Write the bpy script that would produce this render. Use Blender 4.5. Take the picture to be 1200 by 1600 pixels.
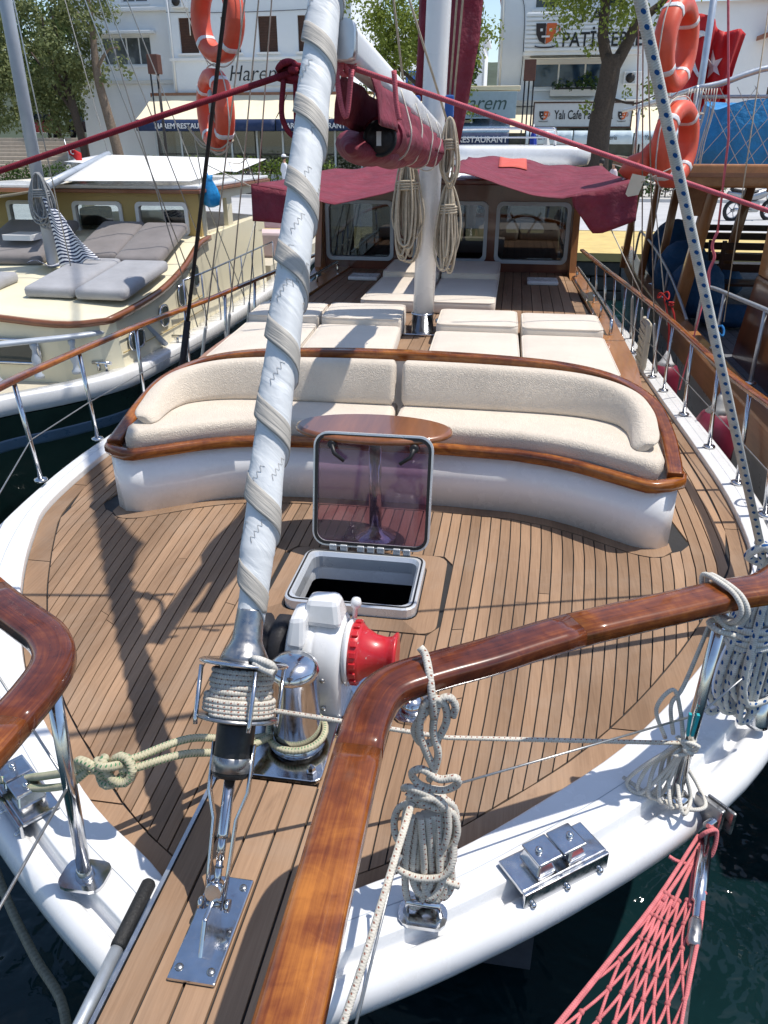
import bpy, bmesh, math, random
from math import sin, cos, pi, radians, sqrt, atan2
from mathutils import Vector, Matrix, Euler, noise as mnoise

for o in list(bpy.data.objects): bpy.data.objects.remove(o, do_unlink=True)
SC = bpy.context.scene
COL = SC.collection

# ------------------------------------------------------------------ camera
cd = bpy.data.cameras.new('camera'); cam = bpy.data.objects.new('camera', cd); COL.objects.link(cam)
cd.sensor_fit = 'VERTICAL'; cd.sensor_height = 24; cd.lens = 18.0
cd.clip_start = 0.05; cd.clip_end = 6000
cam.location = (0.607, 0.0, 1.9); cam.rotation_euler = (radians(64), 0, radians(9))
SC.camera = cam
SC.render.resolution_x = 768; SC.render.resolution_y = 1024
# ------------------------------------------------------------------ sky and sun
SUN = Vector((0.38, 0.085, 1.0)).normalized()
w = bpy.data.worlds.new('World'); SC.world = w; w.use_nodes = True
wn = w.node_tree; bg = wn.nodes['Background']
sky = wn.nodes.new('ShaderNodeTexSky'); sky.sky_type = 'NISHITA'; sky.sun_disc = False
sky.sun_elevation = math.asin(SUN.z); sky.sun_rotation = atan2(SUN.x, SUN.y)
sky.air_density = 1.0; sky.dust_density = 0.6; sky.ozone_density = 1.2
wn.links.new(sky.outputs[0], bg.inputs[0]); bg.inputs[1].default_value = 0.15
sl = bpy.data.lights.new('sun', 'SUN'); sl.energy = 4.1; sl.angle = radians(0.53); sl.color = (1.0, 0.945, 0.865)
so = bpy.data.objects.new('sun', sl); COL.objects.link(so); so.rotation_euler = SUN.to_track_quat('Z', 'Y').to_euler()
so.location = (10, 5, 30)
SC.view_settings.view_transform = 'Standard'; SC.view_settings.look = 'None'
SC.view_settings.exposure = 0.24; SC.view_settings.gamma = 1.0
try: SC.view_settings.use_curve_mapping = False
except Exception: pass
SC.render.engine = 'CYCLES'
SC.cycles.max_bounces = 7; SC.cycles.transparent_max_bounces = 16
SC.cycles.caustics_reflective = False; SC.cycles.caustics_refractive = False

# ------------------------------------------------------------------ materials
M = {}
def nt(name):
    m = bpy.data.materials.new(name); m.use_nodes = True
    t = m.node_tree; b = t.nodes['Principled BSDF']; M[name] = m
    return m, t, b
def N(t, typ, **kw):
    n = t.nodes.new(typ)
    for k, v in kw.items(): setattr(n, k, v)
    return n
def coords(t, scale=(1, 1, 1), kind='Object', rot=(0, 0, 0)):
    tc = N(t, 'ShaderNodeTexCoord'); mp = N(t, 'ShaderNodeMapping')
    mp.inputs['Scale'].default_value = scale; mp.inputs['Rotation'].default_value = rot
    t.links.new(tc.outputs[kind], mp.inputs[0]); return mp.outputs[0]
def noise(t, co, scale=5, detail=4, rough=.55, dist=0):
    n = N(t, 'ShaderNodeTexNoise'); n.inputs['Scale'].default_value = scale
    n.inputs['Detail'].default_value = detail; n.inputs['Roughness'].default_value = rough
    n.inputs['Distortion'].default_value = dist
    t.links.new(co, n.inputs['Vector']); return n.outputs['Fac']
def ramp(t, fac, stops):
    r = N(t, 'ShaderNodeValToRGB'); e = r.color_ramp.elements
    while len(e) < len(stops): e.new(.5)
    for i, (p, c) in enumerate(stops):
        e[i].position = p; e[i].color = (*c, 1) if len(c) == 3 else c
    t.links.new(fac, r.inputs[0]); return r.outputs[0]
def mix(t, fac, a, b, mode='MIX'):
    n = N(t, 'ShaderNodeMix', data_type='RGBA', blend_type=mode)
    for s, v in ((0, fac), (6, a), (7, b)):
        if hasattr(v, 'links'): t.links.new(v, n.inputs[s])
        else: n.inputs[s].default_value = v if not isinstance(v, tuple) else (*v, 1)
    return n.outputs[2]
def bump(t, b, h, strength=.3, dist=.01):
    n = N(t, 'ShaderNodeBump'); n.inputs['Strength'].default_value = strength
    n.inputs['Distance'].default_value = dist
    t.links.new(h, n.inputs['Height']); t.links.new(n.outputs[0], b.inputs['Normal'])
def objrand(t):
    return N(t, 'ShaderNodeObjectInfo').outputs['Random']
def sc(c, k): return tuple(min(1, x * k) for x in c)
def plain(name, col, rough=.5, metal=0, var=.12, nscale=6, bumps=None, coat=0, kind='Object', spec=None, rnd=0):
    """base colour broken up by two scales of noise, optional relief (scale, strength, distance)"""
    m, t, b = nt(name); co = coords(t, kind=kind)
    f = noise(t, co, nscale, 6, .62)
    c = ramp(t, f, [(.3, sc(col, 1 - var)), (.72, sc(col, 1 + var * .6))])
    if rnd:
        hs = N(t, 'ShaderNodeHueSaturation'); mr = N(t, 'ShaderNodeMapRange')
        mr.inputs[3].default_value = 1 - rnd; mr.inputs[4].default_value = 1 + rnd
        t.links.new(objrand(t), mr.inputs[0]); t.links.new(mr.outputs[0], hs.inputs['Value'])
        t.links.new(c, hs.inputs['Color']); c = hs.outputs[0]
    t.links.new(c, b.inputs['Base Color'])
    b.inputs['Roughness'].default_value = rough; b.inputs['Metallic'].default_value = metal
    b.inputs['Coat Weight'].default_value = coat; b.inputs['Coat Roughness'].default_value = .08
    if spec is not None: b.inputs['Specular IOR Level'].default_value = spec
    rr = ramp(t, noise(t, co, nscale * 2.3, 4), [(.3, (rough * .8,) * 3), (.75, (min(1, rough * 1.25),) * 3)])
    t.links.new(rr, b.inputs['Roughness'])
    if bumps: bump(t, b, noise(t, co, bumps[0], 5, .6), bumps[1], bumps[2])
    return m
def wood(name, a, bcol, rough=.5, stretch=(60, 3, 60), kind='Object', coat=0, rnd=.12, big=(4, .6, 4), bs=.15, spec=.4):
    m, t, b = nt(name)
    f = noise(t, coords(t, stretch, kind), 1.0, 6, .65, .4)
    g = noise(t, coords(t, big, kind), 1.0, 3, .5, .3)
    c = ramp(t, f, [(.28, a), (.7, bcol)])
    c = mix(t, .55, c, ramp(t, g, [(.3, sc(a, .9)), (.7, sc(bcol, 1.08))]))
    hs = N(t, 'ShaderNodeHueSaturation'); mr = N(t, 'ShaderNodeMapRange')
    mr.inputs[3].default_value = 1 - rnd; mr.inputs[4].default_value = 1 + rnd
    t.links.new(objrand(t), mr.inputs[0]); t.links.new(mr.outputs[0], hs.inputs['Value'])
    t.links.new(c, hs.inputs['Color']); t.links.new(hs.outputs[0], b.inputs['Base Color'])
    b.inputs['Roughness'].default_value = rough; b.inputs['Specular IOR Level'].default_value = spec
    b.inputs['Coat Weight'].default_value = coat; b.inputs['Coat Roughness'].default_value = .07
    bump(t, b, f, bs, .002)
    return m
wood('teak', (.180, .108, .064), (.365, .232, .143), .75, (120, 4.5, 40), rnd=.20, spec=.25)
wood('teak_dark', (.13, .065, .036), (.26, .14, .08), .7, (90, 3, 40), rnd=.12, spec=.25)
def varnish(name, dark, mid, bright, off=0.0):
    """glossy figured wood on rails: u metres along, v around; blotchy figure plus fine grain lines"""
    m, t, b = nt(name)
    g = noise(t, coords(t, (2.6, 1.6, 1), 'UV'), 1.0, 3, .6, 1.2); f = noise(t, coords(t, (3.5, 42, 1), 'UV'), 1.0, 6, .7, .5)
    f3 = noise(t, coords(t, (26, 5, 1), 'UV'), 1.0, 4, .6, .8)
    a1 = N(t, 'ShaderNodeMath', operation='MULTIPLY_ADD'); a1.inputs[1].default_value = .55; t.links.new(f, a1.inputs[0]); t.links.new(g, a1.inputs[2])
    a2 = N(t, 'ShaderNodeMath', operation='MULTIPLY_ADD'); a2.inputs[1].default_value = .35; t.links.new(f3, a2.inputs[0]); t.links.new(a1.outputs[0], a2.inputs[2])
    c = ramp(t, a2.outputs[0], [(.70 + off, dark), (.95 + off, mid), (1.0, bright)])
    mr = N(t, 'ShaderNodeMapRange'); mr.inputs[1].default_value = .55; mr.inputs[2].default_value = 1.30; t.links.new(a2.outputs[0], mr.inputs[0])
    rp = [n for n in t.nodes if n.type == 'VALTORGB'][-1]; t.links.new(mr.outputs[0], rp.inputs[0]); e = rp.color_ramp.elements
    e[0].position = .12; e[1].position = .48; e[2].position = .88
    t.links.new(c, b.inputs['Base Color']); b.inputs['Roughness'].default_value = .25; b.inputs['Specular IOR Level'].default_value = .3
    b.inputs['Coat Weight'].default_value = .65
    t.links.new(ramp(t, noise(t, coords(t), 38, 4), [(.4, (.03,) * 3), (.8, (.16,) * 3)]), b.inputs['Coat Roughness'])
    bump(t, b, f, .06, .002)
varnish('varnish', (.026, .006, .002), (.18, .046, .009), (.44, .155, .025))
varnish('varnish_dark', (.022, .005, .003), (.11, .025, .009), (.30, .085, .02))
wood('varnish_obj', (.10, .030, .010), (.31, .11, .032), .3, (22, 2.5, 22), 'Object', 1.0, .08, (4, .7, 4), .05)
wood('varnish_red', (.075, .016, .010), (.17, .045, .022), .3, (14, 14, 2), 'Object', .9, .1, (3, 3, .6), .05)
wood('iroko', (.22, .085, .028), (.46, .21, .075), .35, (30, 3, 30), 'Object', .6, .1, (4, .7, 4), .06)
wood('iroko_z', (.20, .08, .028), (.42, .19, .07), .35, (26, 26, 3), 'Object', .6, .1, (3, 3, .7), .06)
wood('bench_dark', (.030, .018, .014), (.075, .045, .032), .35, (40, 40, 40), 'Object', .5, .1)
plain('caulk', (.018, .017, .017), .7, var=.3)
plain('gelcoat', (.74, .745, .75), .26, var=.045, nscale=5, coat=.3)
def weather(name, tint, scale=(1, 1, 1), lo=.56, hi=.80, amount=.16, sz=2.4):
    """faint stains of their own shape over an existing paint"""
    t = M[name].node_tree; b = t.nodes['Principled BSDF']; l = b.inputs['Base Color'].links[0]; src = l.from_socket; t.links.remove(l)
    f = ramp(t, noise(t, coords(t, scale), sz, 7, .68, .6), [(lo, (0, 0, 0)), (hi, (amount,) * 3)])
    t.links.new(mix(t, f, src, tint), b.inputs['Base Color'])
weather('gelcoat', (.42, .36, .28), (1, 1, 2), .52, .78, .26, 3.2)
plain('bench_fill_white', (.88, .88, .885), .26, var=.03, nscale=5, coat=.3); weather('bench_fill_white', (.45, .40, .33), (1, 1, 2), .55, .8, .18, 3.0)  # bench gelcoat painted whiter, standing in for missing sky fill in its shade
weather('teak', (.34, .285, .23), (1, 1, 1), .48, .74, .30, 1.7); weather('teak', (.11, .068, .045), (1, .5, 1), .60, .78, .45, 6.0)
plain('white_paint', (.80, .80, .79), .35, var=.05, nscale=3)
plain('mast_white', (.80, .81, .82), .28, var=.05, nscale=3, coat=.2)
plain('alloy', (.55, .57, .60), .38, 1, var=.1, nscale=9)
plain('hatch_alloy', (.70, .72, .74), .3, .45, var=.03, nscale=4)
plain('galv', (.52, .56, .60), .42, .65, var=.14, nscale=14)
plain('grey_paint', (.40, .44, .49), .42, .1, var=.1, nscale=5)
plain('black_rubber', (.012, .012, .013), .45, var=.3, nscale=30, bumps=(60, .3, .002))
plain('black_cloth', (.012, .011, .014), .7, var=.3, nscale=30, bumps=(90, .4, .002))
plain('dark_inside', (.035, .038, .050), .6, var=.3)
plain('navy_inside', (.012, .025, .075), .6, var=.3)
plain('cream', (.77, .71, .52), .35, var=.05, nscale=2)
plain('cream_dark', (.50, .36, .13), .38, var=.08, nscale=2)
plain('cream_deck', (.58, .53, .42), .6, var=.15, nscale=7)
plain('trim_brown', (.24, .085, .035), .35, var=.2, nscale=9, coat=.5)
plain('green_hull', (.028, .052, .040), .16, var=.3, nscale=1.5, coat=.6)
plain('stripe_blue', (.10, .17, .26), .3, var=.15, nscale=4)
plain('grey_hull', (.30, .31, .33), .3, var=.12, nscale=2, coat=.3)
plain('canvas_burgundy', (.185, .018, .038), .78, var=.25, nscale=5, bumps=(5, .8, .05))
plain('canvas_bright', (.60, .10, .07), .75, var=.15, nscale=5)
plain('canvas_white', (.80, .79, .76), .75, var=.06, nscale=4, bumps=(5, .4, .03))
plain('canvas_beige', (.66, .60, .48), .8, var=.1, nscale=4, bumps=(5, .4, .03))
plain('lifebuoy', (.68, .10, .05), .45, var=.13, nscale=7, bumps=(30, .08, .004), rnd=.08)
plain('reflector', (.72, .73, .74), .35, var=.1, nscale=30)
plain('fender_burgundy', (.20, .018, .045), .45, var=.25, nscale=9, bumps=(20, .15, .004))
plain('fender_white', (.72, .72, .69), .5, var=.18, nscale=11, bumps=(14, .2, .006))
plain('blue_tarp', (.014, .24, .55), .5, var=.22, nscale=4, bumps=(6, .9, .04))
plain('blue_bag', (.014, .085, .20), .8, var=.25, nscale=6, bumps=(7, .7, .04))
plain('blue_plastic', (.02, .30, .68), .35, var=.2, nscale=12, bumps=(14, .8, .02))
plain('red_paint', (.50, .014, .020), .35, var=.16, nscale=16, coat=.3)
plain('flag_red', (.55, .012, .014), .7, var=.15, nscale=4, bumps=(5, .4, .03))
plain('flag_white', (.78, .76, .74), .7, var=.05)
plain('rubber_grip', (.012, .012, .012), .6, var=.3, nscale=80, bumps=(130, .9, .004))
weather('red_paint', (.42, .36, .34), (1, 1, 1), .62, .67, .8, 42)
plain('wire', (.45, .45, .44), .4, .9, var=.2, nscale=60)
plain('wall_white', (.87, .87, .86), .7, var=.05, nscale=.9, bumps=(18, .25, .01))
plain('wall_white2', (.83, .86, .88), .75, var=.06, nscale=.7, bumps=(14, .25, .01))
plain('wall_cream', (.76, .73, .66), .75, var=.07, nscale=.8, bumps=(14, .25, .01))
plain('awning_cream', (.80, .71, .52), .75, var=.05, nscale=3)
plain('awning_blue', (.012, .032, .10), .7, var=.15, nscale=3)
plain('awning_pale', (.62, .74, .82), .6, var=.06, nscale=3)
plain('shutter_brown', (.085, .034, .018), .6, var=.3, nscale=7, bumps=(30, .4, .01))
plain('sign_grey', (.62, .64, .65), .6, var=.05)
plain('sign_blue', (.36, .47, .54), .6, var=.08)
plain('letter_black', (.015, .016, .020), .5)
plain('letter_white', (.80, .80, .80), .5)
plain('letter_green', (.05, .10, .10), .5)
plain('logo_orange', (.68, .13, .03), .5)
plain('logo_dark', (.03, .02, .02), .5)
plain('blue_frame', (.02, .10, .36), .45)
plain('roof_tile', (.34, .13, .07), .7, var=.3, nscale=9)
plain('stone_step', (.46, .40, .33), .8, var=.15, nscale=5, bumps=(20, .3, .01), rnd=.06)
plain('ivory_umbrella', (.70, .70, .68), .8, var=.08)
plain('royal_blue', (.012, .045, .36), .7, var=.2, nscale=8)
plain('asphalt', (.46, .46, .465), .88, var=.14, nscale=1.3, bumps=(60, .3, .004))
plain('pavement', (.46, .445, .42), .85, var=.13, nscale=1.2, bumps=(40, .3, .004))
plain('paving_yellow', (.60, .45, .17), .85, var=.18, nscale=2.5, bumps=(40, .3, .006))
plain('kerb_stone', (.52, .51, .49), .8, var=.12, nscale=4, rnd=.08)
plain('quay_stone', (.085, .080, .070), .85, var=.4, nscale=4, bumps=(12, .6, .03), rnd=.25)
plain('seabed', (.05, .06, .05), .9)
plain('bark', (.070, .050, .036), .9, var=.4, nscale=14, bumps=(26, .9, .03))
plain('bark_pale', (.20, .15, .11), .9, var=.35, nscale=12, bumps=(22, .8, .03))
plain('car_dark', (.015, .017, .022), .2, coat=1)
plain('car_red', (.32, .02, .02), .25, coat=1)
plain('tyre', (.015, .015, .015), .8)
plain('moto_silver', (.35, .36, .38), .3, .8)
plain('skin', (.48, .26, .17), .55, var=.1)
plain('hair', (.012, .009, .008), .6)
plain('cloth_white', (.74, .75, .78), .85, var=.1)
plain('cloth_grey', (.17, .19, .21), .85, var=.15)
plain('cloth_pink', (.62, .50, .52), .85, var=.1)
plain('cloth_navy', (.02, .03, .06), .85, var=.1)
plain('lamp_box', (.10, .035, .022), .5, var=.2)
plain('lamp_post', (.022, .018, .018), .45)
plain('hill_green', (.045, .062, .035), .95, var=.4, nscale=.03)
plain('pot_black', (.02, .02, .02), .5)
plain('teal_plastic', (.02, .36, .40), .4)
plain('gear_grey', (.42, .42, .40), .5, .3, var=.2, nscale=25)

def cushion_mat(name, col, terry, var=.10):
    m, t, b = nt(name); co = coords(t)
    f = noise(t, co, 3.0, 5, .6); f2 = noise(t, co, 60, 4, .7, .4)
    c = ramp(t, f, [(.25, sc(col, 1 - var * 1.6)), (.7, sc(col, 1.06))])
    c = mix(t, .15, c, ramp(t, f2, [(.3, sc(col, 1 - var)), (.7, sc(col, 1.05))]))
    t.links.new(c, b.inputs['Base Color']); b.inputs['Roughness'].default_value = .95
    b.inputs['Specular IOR Level'].default_value = .1
    b.inputs['Sheen Weight'].default_value = .25
    wv = N(t, 'ShaderNodeTexWave', bands_direction='X'); wv.inputs['Scale'].default_value = 21
    wv.inputs['Distortion'].default_value = 26; wv.inputs['Detail'].default_value = 3; wv.inputs['Detail Scale'].default_value = 1.6
    t.links.new(co, wv.inputs[0])
    ad = N(t, 'ShaderNodeMath', operation='MULTIPLY_ADD'); ad.inputs[1].default_value = terry
    t.links.new(wv.outputs['Fac'], ad.inputs[0]); t.links.new(f2, ad.inputs[2])
    bump(t, b, ad.outputs[0], .45, .008)
cushion_mat('cushion', (.71, .62, .51), .8)
cushion_mat('cushion_flat', (.70, .62, .52), .3, .09)
cushion_mat('cushion_grey', (.37, .37, .385), .05, .2)
cushion_mat('cushion_brown', (.22, .20, .195), .05, .2)

def steel(name, col=(.66, .67, .69), rough=.13):
    m, t, b = nt(name); co = coords(t)
    f = noise(t, co, 20, 5, .6)
    t.links.new(ramp(t, f, [(.3, sc(col, .82)), (.7, col)]), b.inputs['Base Color'])
    t.links.new(ramp(t, noise(t, co, 45, 4), [(.3, (rough * .6,) * 3), (.75, (rough * 1.9,) * 3)]), b.inputs['Roughness'])
    b.inputs['Metallic'].default_value = 1
    bump(t, b, noise(t, co, 9, 2), .06, .01)
steel('steel'); steel('steel_dull', (.40, .40, .40), .32)

def rope_mat(name, base, fleck=None, thr=.62, braid=260, fl=(38, 9)):
    """UV: u metres along the rope, v around it"""
    m, t, b = nt(name); b.inputs['Roughness'].default_value = .92; b.inputs['Specular IOR Level'].default_value = .15
    tc = N(t, 'ShaderNodeTexCoord'); sp = N(t, 'ShaderNodeSeparateXYZ'); t.links.new(tc.outputs['UV'], sp.inputs[0])
    def strand(a, bb):
        p = N(t, 'ShaderNodeMath', operation='MULTIPLY'); p.inputs[1].default_value = a; t.links.new(sp.outputs[0], p.inputs[0])
        q = N(t, 'ShaderNodeMath', operation='MULTIPLY_ADD'); q.inputs[1].default_value = bb
        t.links.new(sp.outputs[1], q.inputs[0]); t.links.new(p.outputs[0], q.inputs[2])
        s_ = N(t, 'ShaderNodeMath', operation='SINE'); t.links.new(q.outputs[0], s_.inputs[0]); return s_.outputs[0]
    s1 = strand(braid, 4 * pi); s2 = strand(-braid, 4 * pi)
    mx = N(t, 'ShaderNodeMath', operation='MAXIMUM'); t.links.new(s1, mx.inputs[0]); t.links.new(s2, mx.inputs[1])
    n = noise(t, coords(t), 30, 4, .6)
    c = ramp(t, n, [(.3, sc(base, .72)), (.7, base)])
    dk = ramp(t, mx.outputs[0], [(0, (.82, .81, .79)), (.6, (1, 1, 1))])
    c = mix(t, 1, c, dk, 'MULTIPLY')
    if fleck:
        f1 = strand(fl[0] * 2 * pi, 2 * pi * 2); f2 = strand(fl[0] * 2 * pi * 1.0, -2 * pi)
        a = N(t, 'ShaderNodeMath', operation='MULTIPLY'); t.links.new(f1, a.inputs[0]); t.links.new(f2, a.inputs[1])
        g = N(t, 'ShaderNodeMath', operation='GREATER_THAN'); g.inputs[1].default_value = thr; t.links.new(a.outputs[0], g.inputs[0])
        c = mix(t, g.outputs[0], c, fleck)
    t.links.new(c, b.inputs['Base Color']); bump(t, b, mx.outputs[0], .3, .0015)
rope_mat('rope_red_fleck', (.70, .66, .58), (.26, .10, .07), .80, 900, (30, 9))
rope_mat('rope_blue_fleck', (.70, .70, .66), (.02, .09, .26), .66, 900, (13, 9))
rope_mat('rope_white', (.72, .69, .62), None, .6, 900)
rope_mat('rope_tan', (.56, .48, .37), None, .6, 900)
rope_mat('rope_green', (.58, .54, .38), (.10, .23, .12), .66, 620, (48, 9))
rope_mat('rope_burgundy', (.27, .035, .055), None, .6, 900)
rope_mat('rope_pink', (.66, .16, .20), None, .6, 900)
rope_mat('rope_net', (.70, .21, .22), None, .6, 900)
rope_mat('rope_blue', (.03, .17, .42), None, .6, 900)
rope_mat('rope_red', (.45, .04, .04), None, .6, 900)
rope_mat('rope_grey', (.34, .35, .36), None, .6, 900)
rope_mat('rope_old', (.26, .25, .20), None, .6, 300)

def glass(name, tint=(.8, .85, .85), rough=.02, refl=.12, opac=0, opcol=(.1, .1, .1)):
    m = bpy.data.materials.new(name); m.use_nodes = True; M[name] = m; t = m.node_tree; t.nodes.clear()
    out = N(t, 'ShaderNodeOutputMaterial'); tr = N(t, 'ShaderNodeBsdfTransparent'); gl = N(t, 'ShaderNodeBsdfGlossy')
    tr.inputs[0].default_value = (*tint, 1); gl.inputs['Roughness'].default_value = rough
    fr = N(t, 'ShaderNodeFresnel'); fr.inputs[0].default_value = 1.5
    mr = N(t, 'ShaderNodeMapRange'); mr.inputs[3].default_value = refl * .5; mr.inputs[4].default_value = 1
    t.links.new(fr.outputs[0], mr.inputs[0])
    mxs = N(t, 'ShaderNodeMixShader'); t.links.new(mr.outputs[0], mxs.inputs[0])
    t.links.new(tr.outputs[0], mxs.inputs[1]); t.links.new(gl.outputs[0], mxs.inputs[2])
    fin = mxs.outputs[0]
    if opac:
        df = N(t, 'ShaderNodeBsdfDiffuse'); df.inputs[0].default_value = (*opcol, 1)
        nn = noise(t, coords(t), 5, 4)
        rr = ramp(t, nn, [(.35, (opac * .7,) * 3), (.75, (min(1, opac * 1.5),) * 3)])
        m2 = N(t, 'ShaderNodeMixShader'); t.links.new(rr, m2.inputs[0])
        t.links.new(fin, m2.inputs[1]); t.links.new(df.outputs[0], m2.inputs[2]); fin = m2.outputs[0]
    t.links.new(fin, out.inputs[0])
glass('pane_dark', (.45, .50, .52), .02, .16)
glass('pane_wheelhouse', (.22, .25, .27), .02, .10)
glass('pane_clear', (.78, .84, .84), .02, .12)
glass('acrylic_plum', (.64, .50, .62), .05, .03, .07, (.30, .22, .30))
glass('net_haze', (.8, .8, .8))
def shop_glass(name, col, rough=.06):
    m, t, b = nt(name); co = coords(t, (1, 1, 1))
    t.links.new(ramp(t, noise(t, co, 1.3, 3), [(.3, sc(col, .5)), (.7, sc(col, 1.5))]), b.inputs['Base Color'])
    b.inputs['Roughness'].default_value = rough; b.inputs['Specular IOR Level'].default_value = .6
shop_glass('shop_glass', (.035, .045, .042)); shop_glass('win_blue', (.02, .05, .10)); shop_glass('win_grey', (.10, .11, .12))

def water_mat():
    m, t, b = nt('water'); co = coords(t)
    b.inputs['Base Color'].default_value = (.004, .018, .020, 1)
    t.links.new(ramp(t, noise(t, co, .5, 3), [(.35, (.003, .012, .015)), (.7, (.006, .026, .027))]), b.inputs['Base Color'])
    b.inputs['Roughness'].default_value = .03; b.inputs['IOR'].default_value = 1.33
    h1 = noise(t, coords(t, (1, 1, 1)), 1.7, 3, .5, .8); h2 = noise(t, coords(t, (1, 1.3, 1)), 6.0, 2, .5, .4)
    ad = N(t, 'ShaderNodeMath', operation='MULTIPLY_ADD'); ad.inputs[1].default_value = .22
    t.links.new(h2, ad.inputs[0]); t.links.new(h1, ad.inputs[2])
    bump(t, b, ad.outputs[0], .55, .16)
water_mat()
def leaf_mat(name, a, bcol, trans=.25):
    m, t, b = nt(name); co = coords(t)
    f = noise(t, co, 1.6, 3); f2 = noise(t, co, 14, 2)
    c = mix(t, .5, ramp(t, f, [(.3, a), (.7, bcol)]), ramp(t, f2, [(.3, sc(a, .8)), (.7, sc(bcol, 1.15))]))
    t.links.new(c, b.inputs['Base Color']); b.inputs['Roughness'].default_value = .55
    b.inputs['Specular IOR Level'].default_value = .3
    tl = N(t, 'ShaderNodeBsdfTranslucent'); t.links.new(c, tl.inputs[0])
    mxs = N(t, 'ShaderNodeMixShader'); mxs.inputs[0].default_value = trans
    t.links.new(b.outputs[0], mxs.inputs[1]); t.links.new(tl.outputs[0], mxs.inputs[2])
    t.links.new(mxs.outputs[0], t.nodes['Material Output'].inputs[0])
leaf_mat('leaf_olive', (.11, .14, .05), (.235, .265, .105), .35); leaf_mat('leaf_lime', (.12, .16, .024), (.27, .33, .06), .38)
leaf_mat('leaf_dark', (.028, .06, .014), (.085, .14, .03)); leaf_mat('leaf_hedge', (.055, .10, .014), (.16, .22, .03))
def towel_mat():
    m, t, b = nt('towel'); tc = N(t, 'ShaderNodeTexCoord')
    mp = N(t, 'ShaderNodeMapping'); mp.inputs['Scale'].default_value = (1, 1, 1); t.links.new(tc.outputs['UV'], mp.inputs[0])
    ck = N(t, 'ShaderNodeTexWave', bands_direction='Y', wave_profile='SIN'); ck.inputs['Scale'].default_value = 5.6
    ck.inputs['Distortion'].default_value = 1.2; ck.inputs['Detail Scale'].default_value = 4
    t.links.new(mp.outputs[0], ck.inputs[0])
    t.links.new(ramp(t, ck.outputs['Fac'], [(.42, (.02, .03, .075)), (.5, (.74, .75, .78))]), b.inputs['Base Color'])
    b.inputs['Roughness'].default_value = .95
towel_mat()
def sail_mat(name, col, stitch=True):
    m, t, b = nt(name); co = coords(t, kind='UV')
    c = ramp(t, noise(t, co, 3, 5), [(.3, sc(col, .88)), (.7, sc(col, 1.03))])
    t.links.new(c, b.inputs['Base Color']); b.inputs['Roughness'].default_value = .6
    h = noise(t, coords(t, (7, 2.5, 1), 'UV'), 1.3, 4, .5, .8)
    bump(t, b, h, .35, .02)
sail_mat('sail_white', (.66, .68, .69)); sail_mat('sail_strip', (.40, .375, .335))

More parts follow.
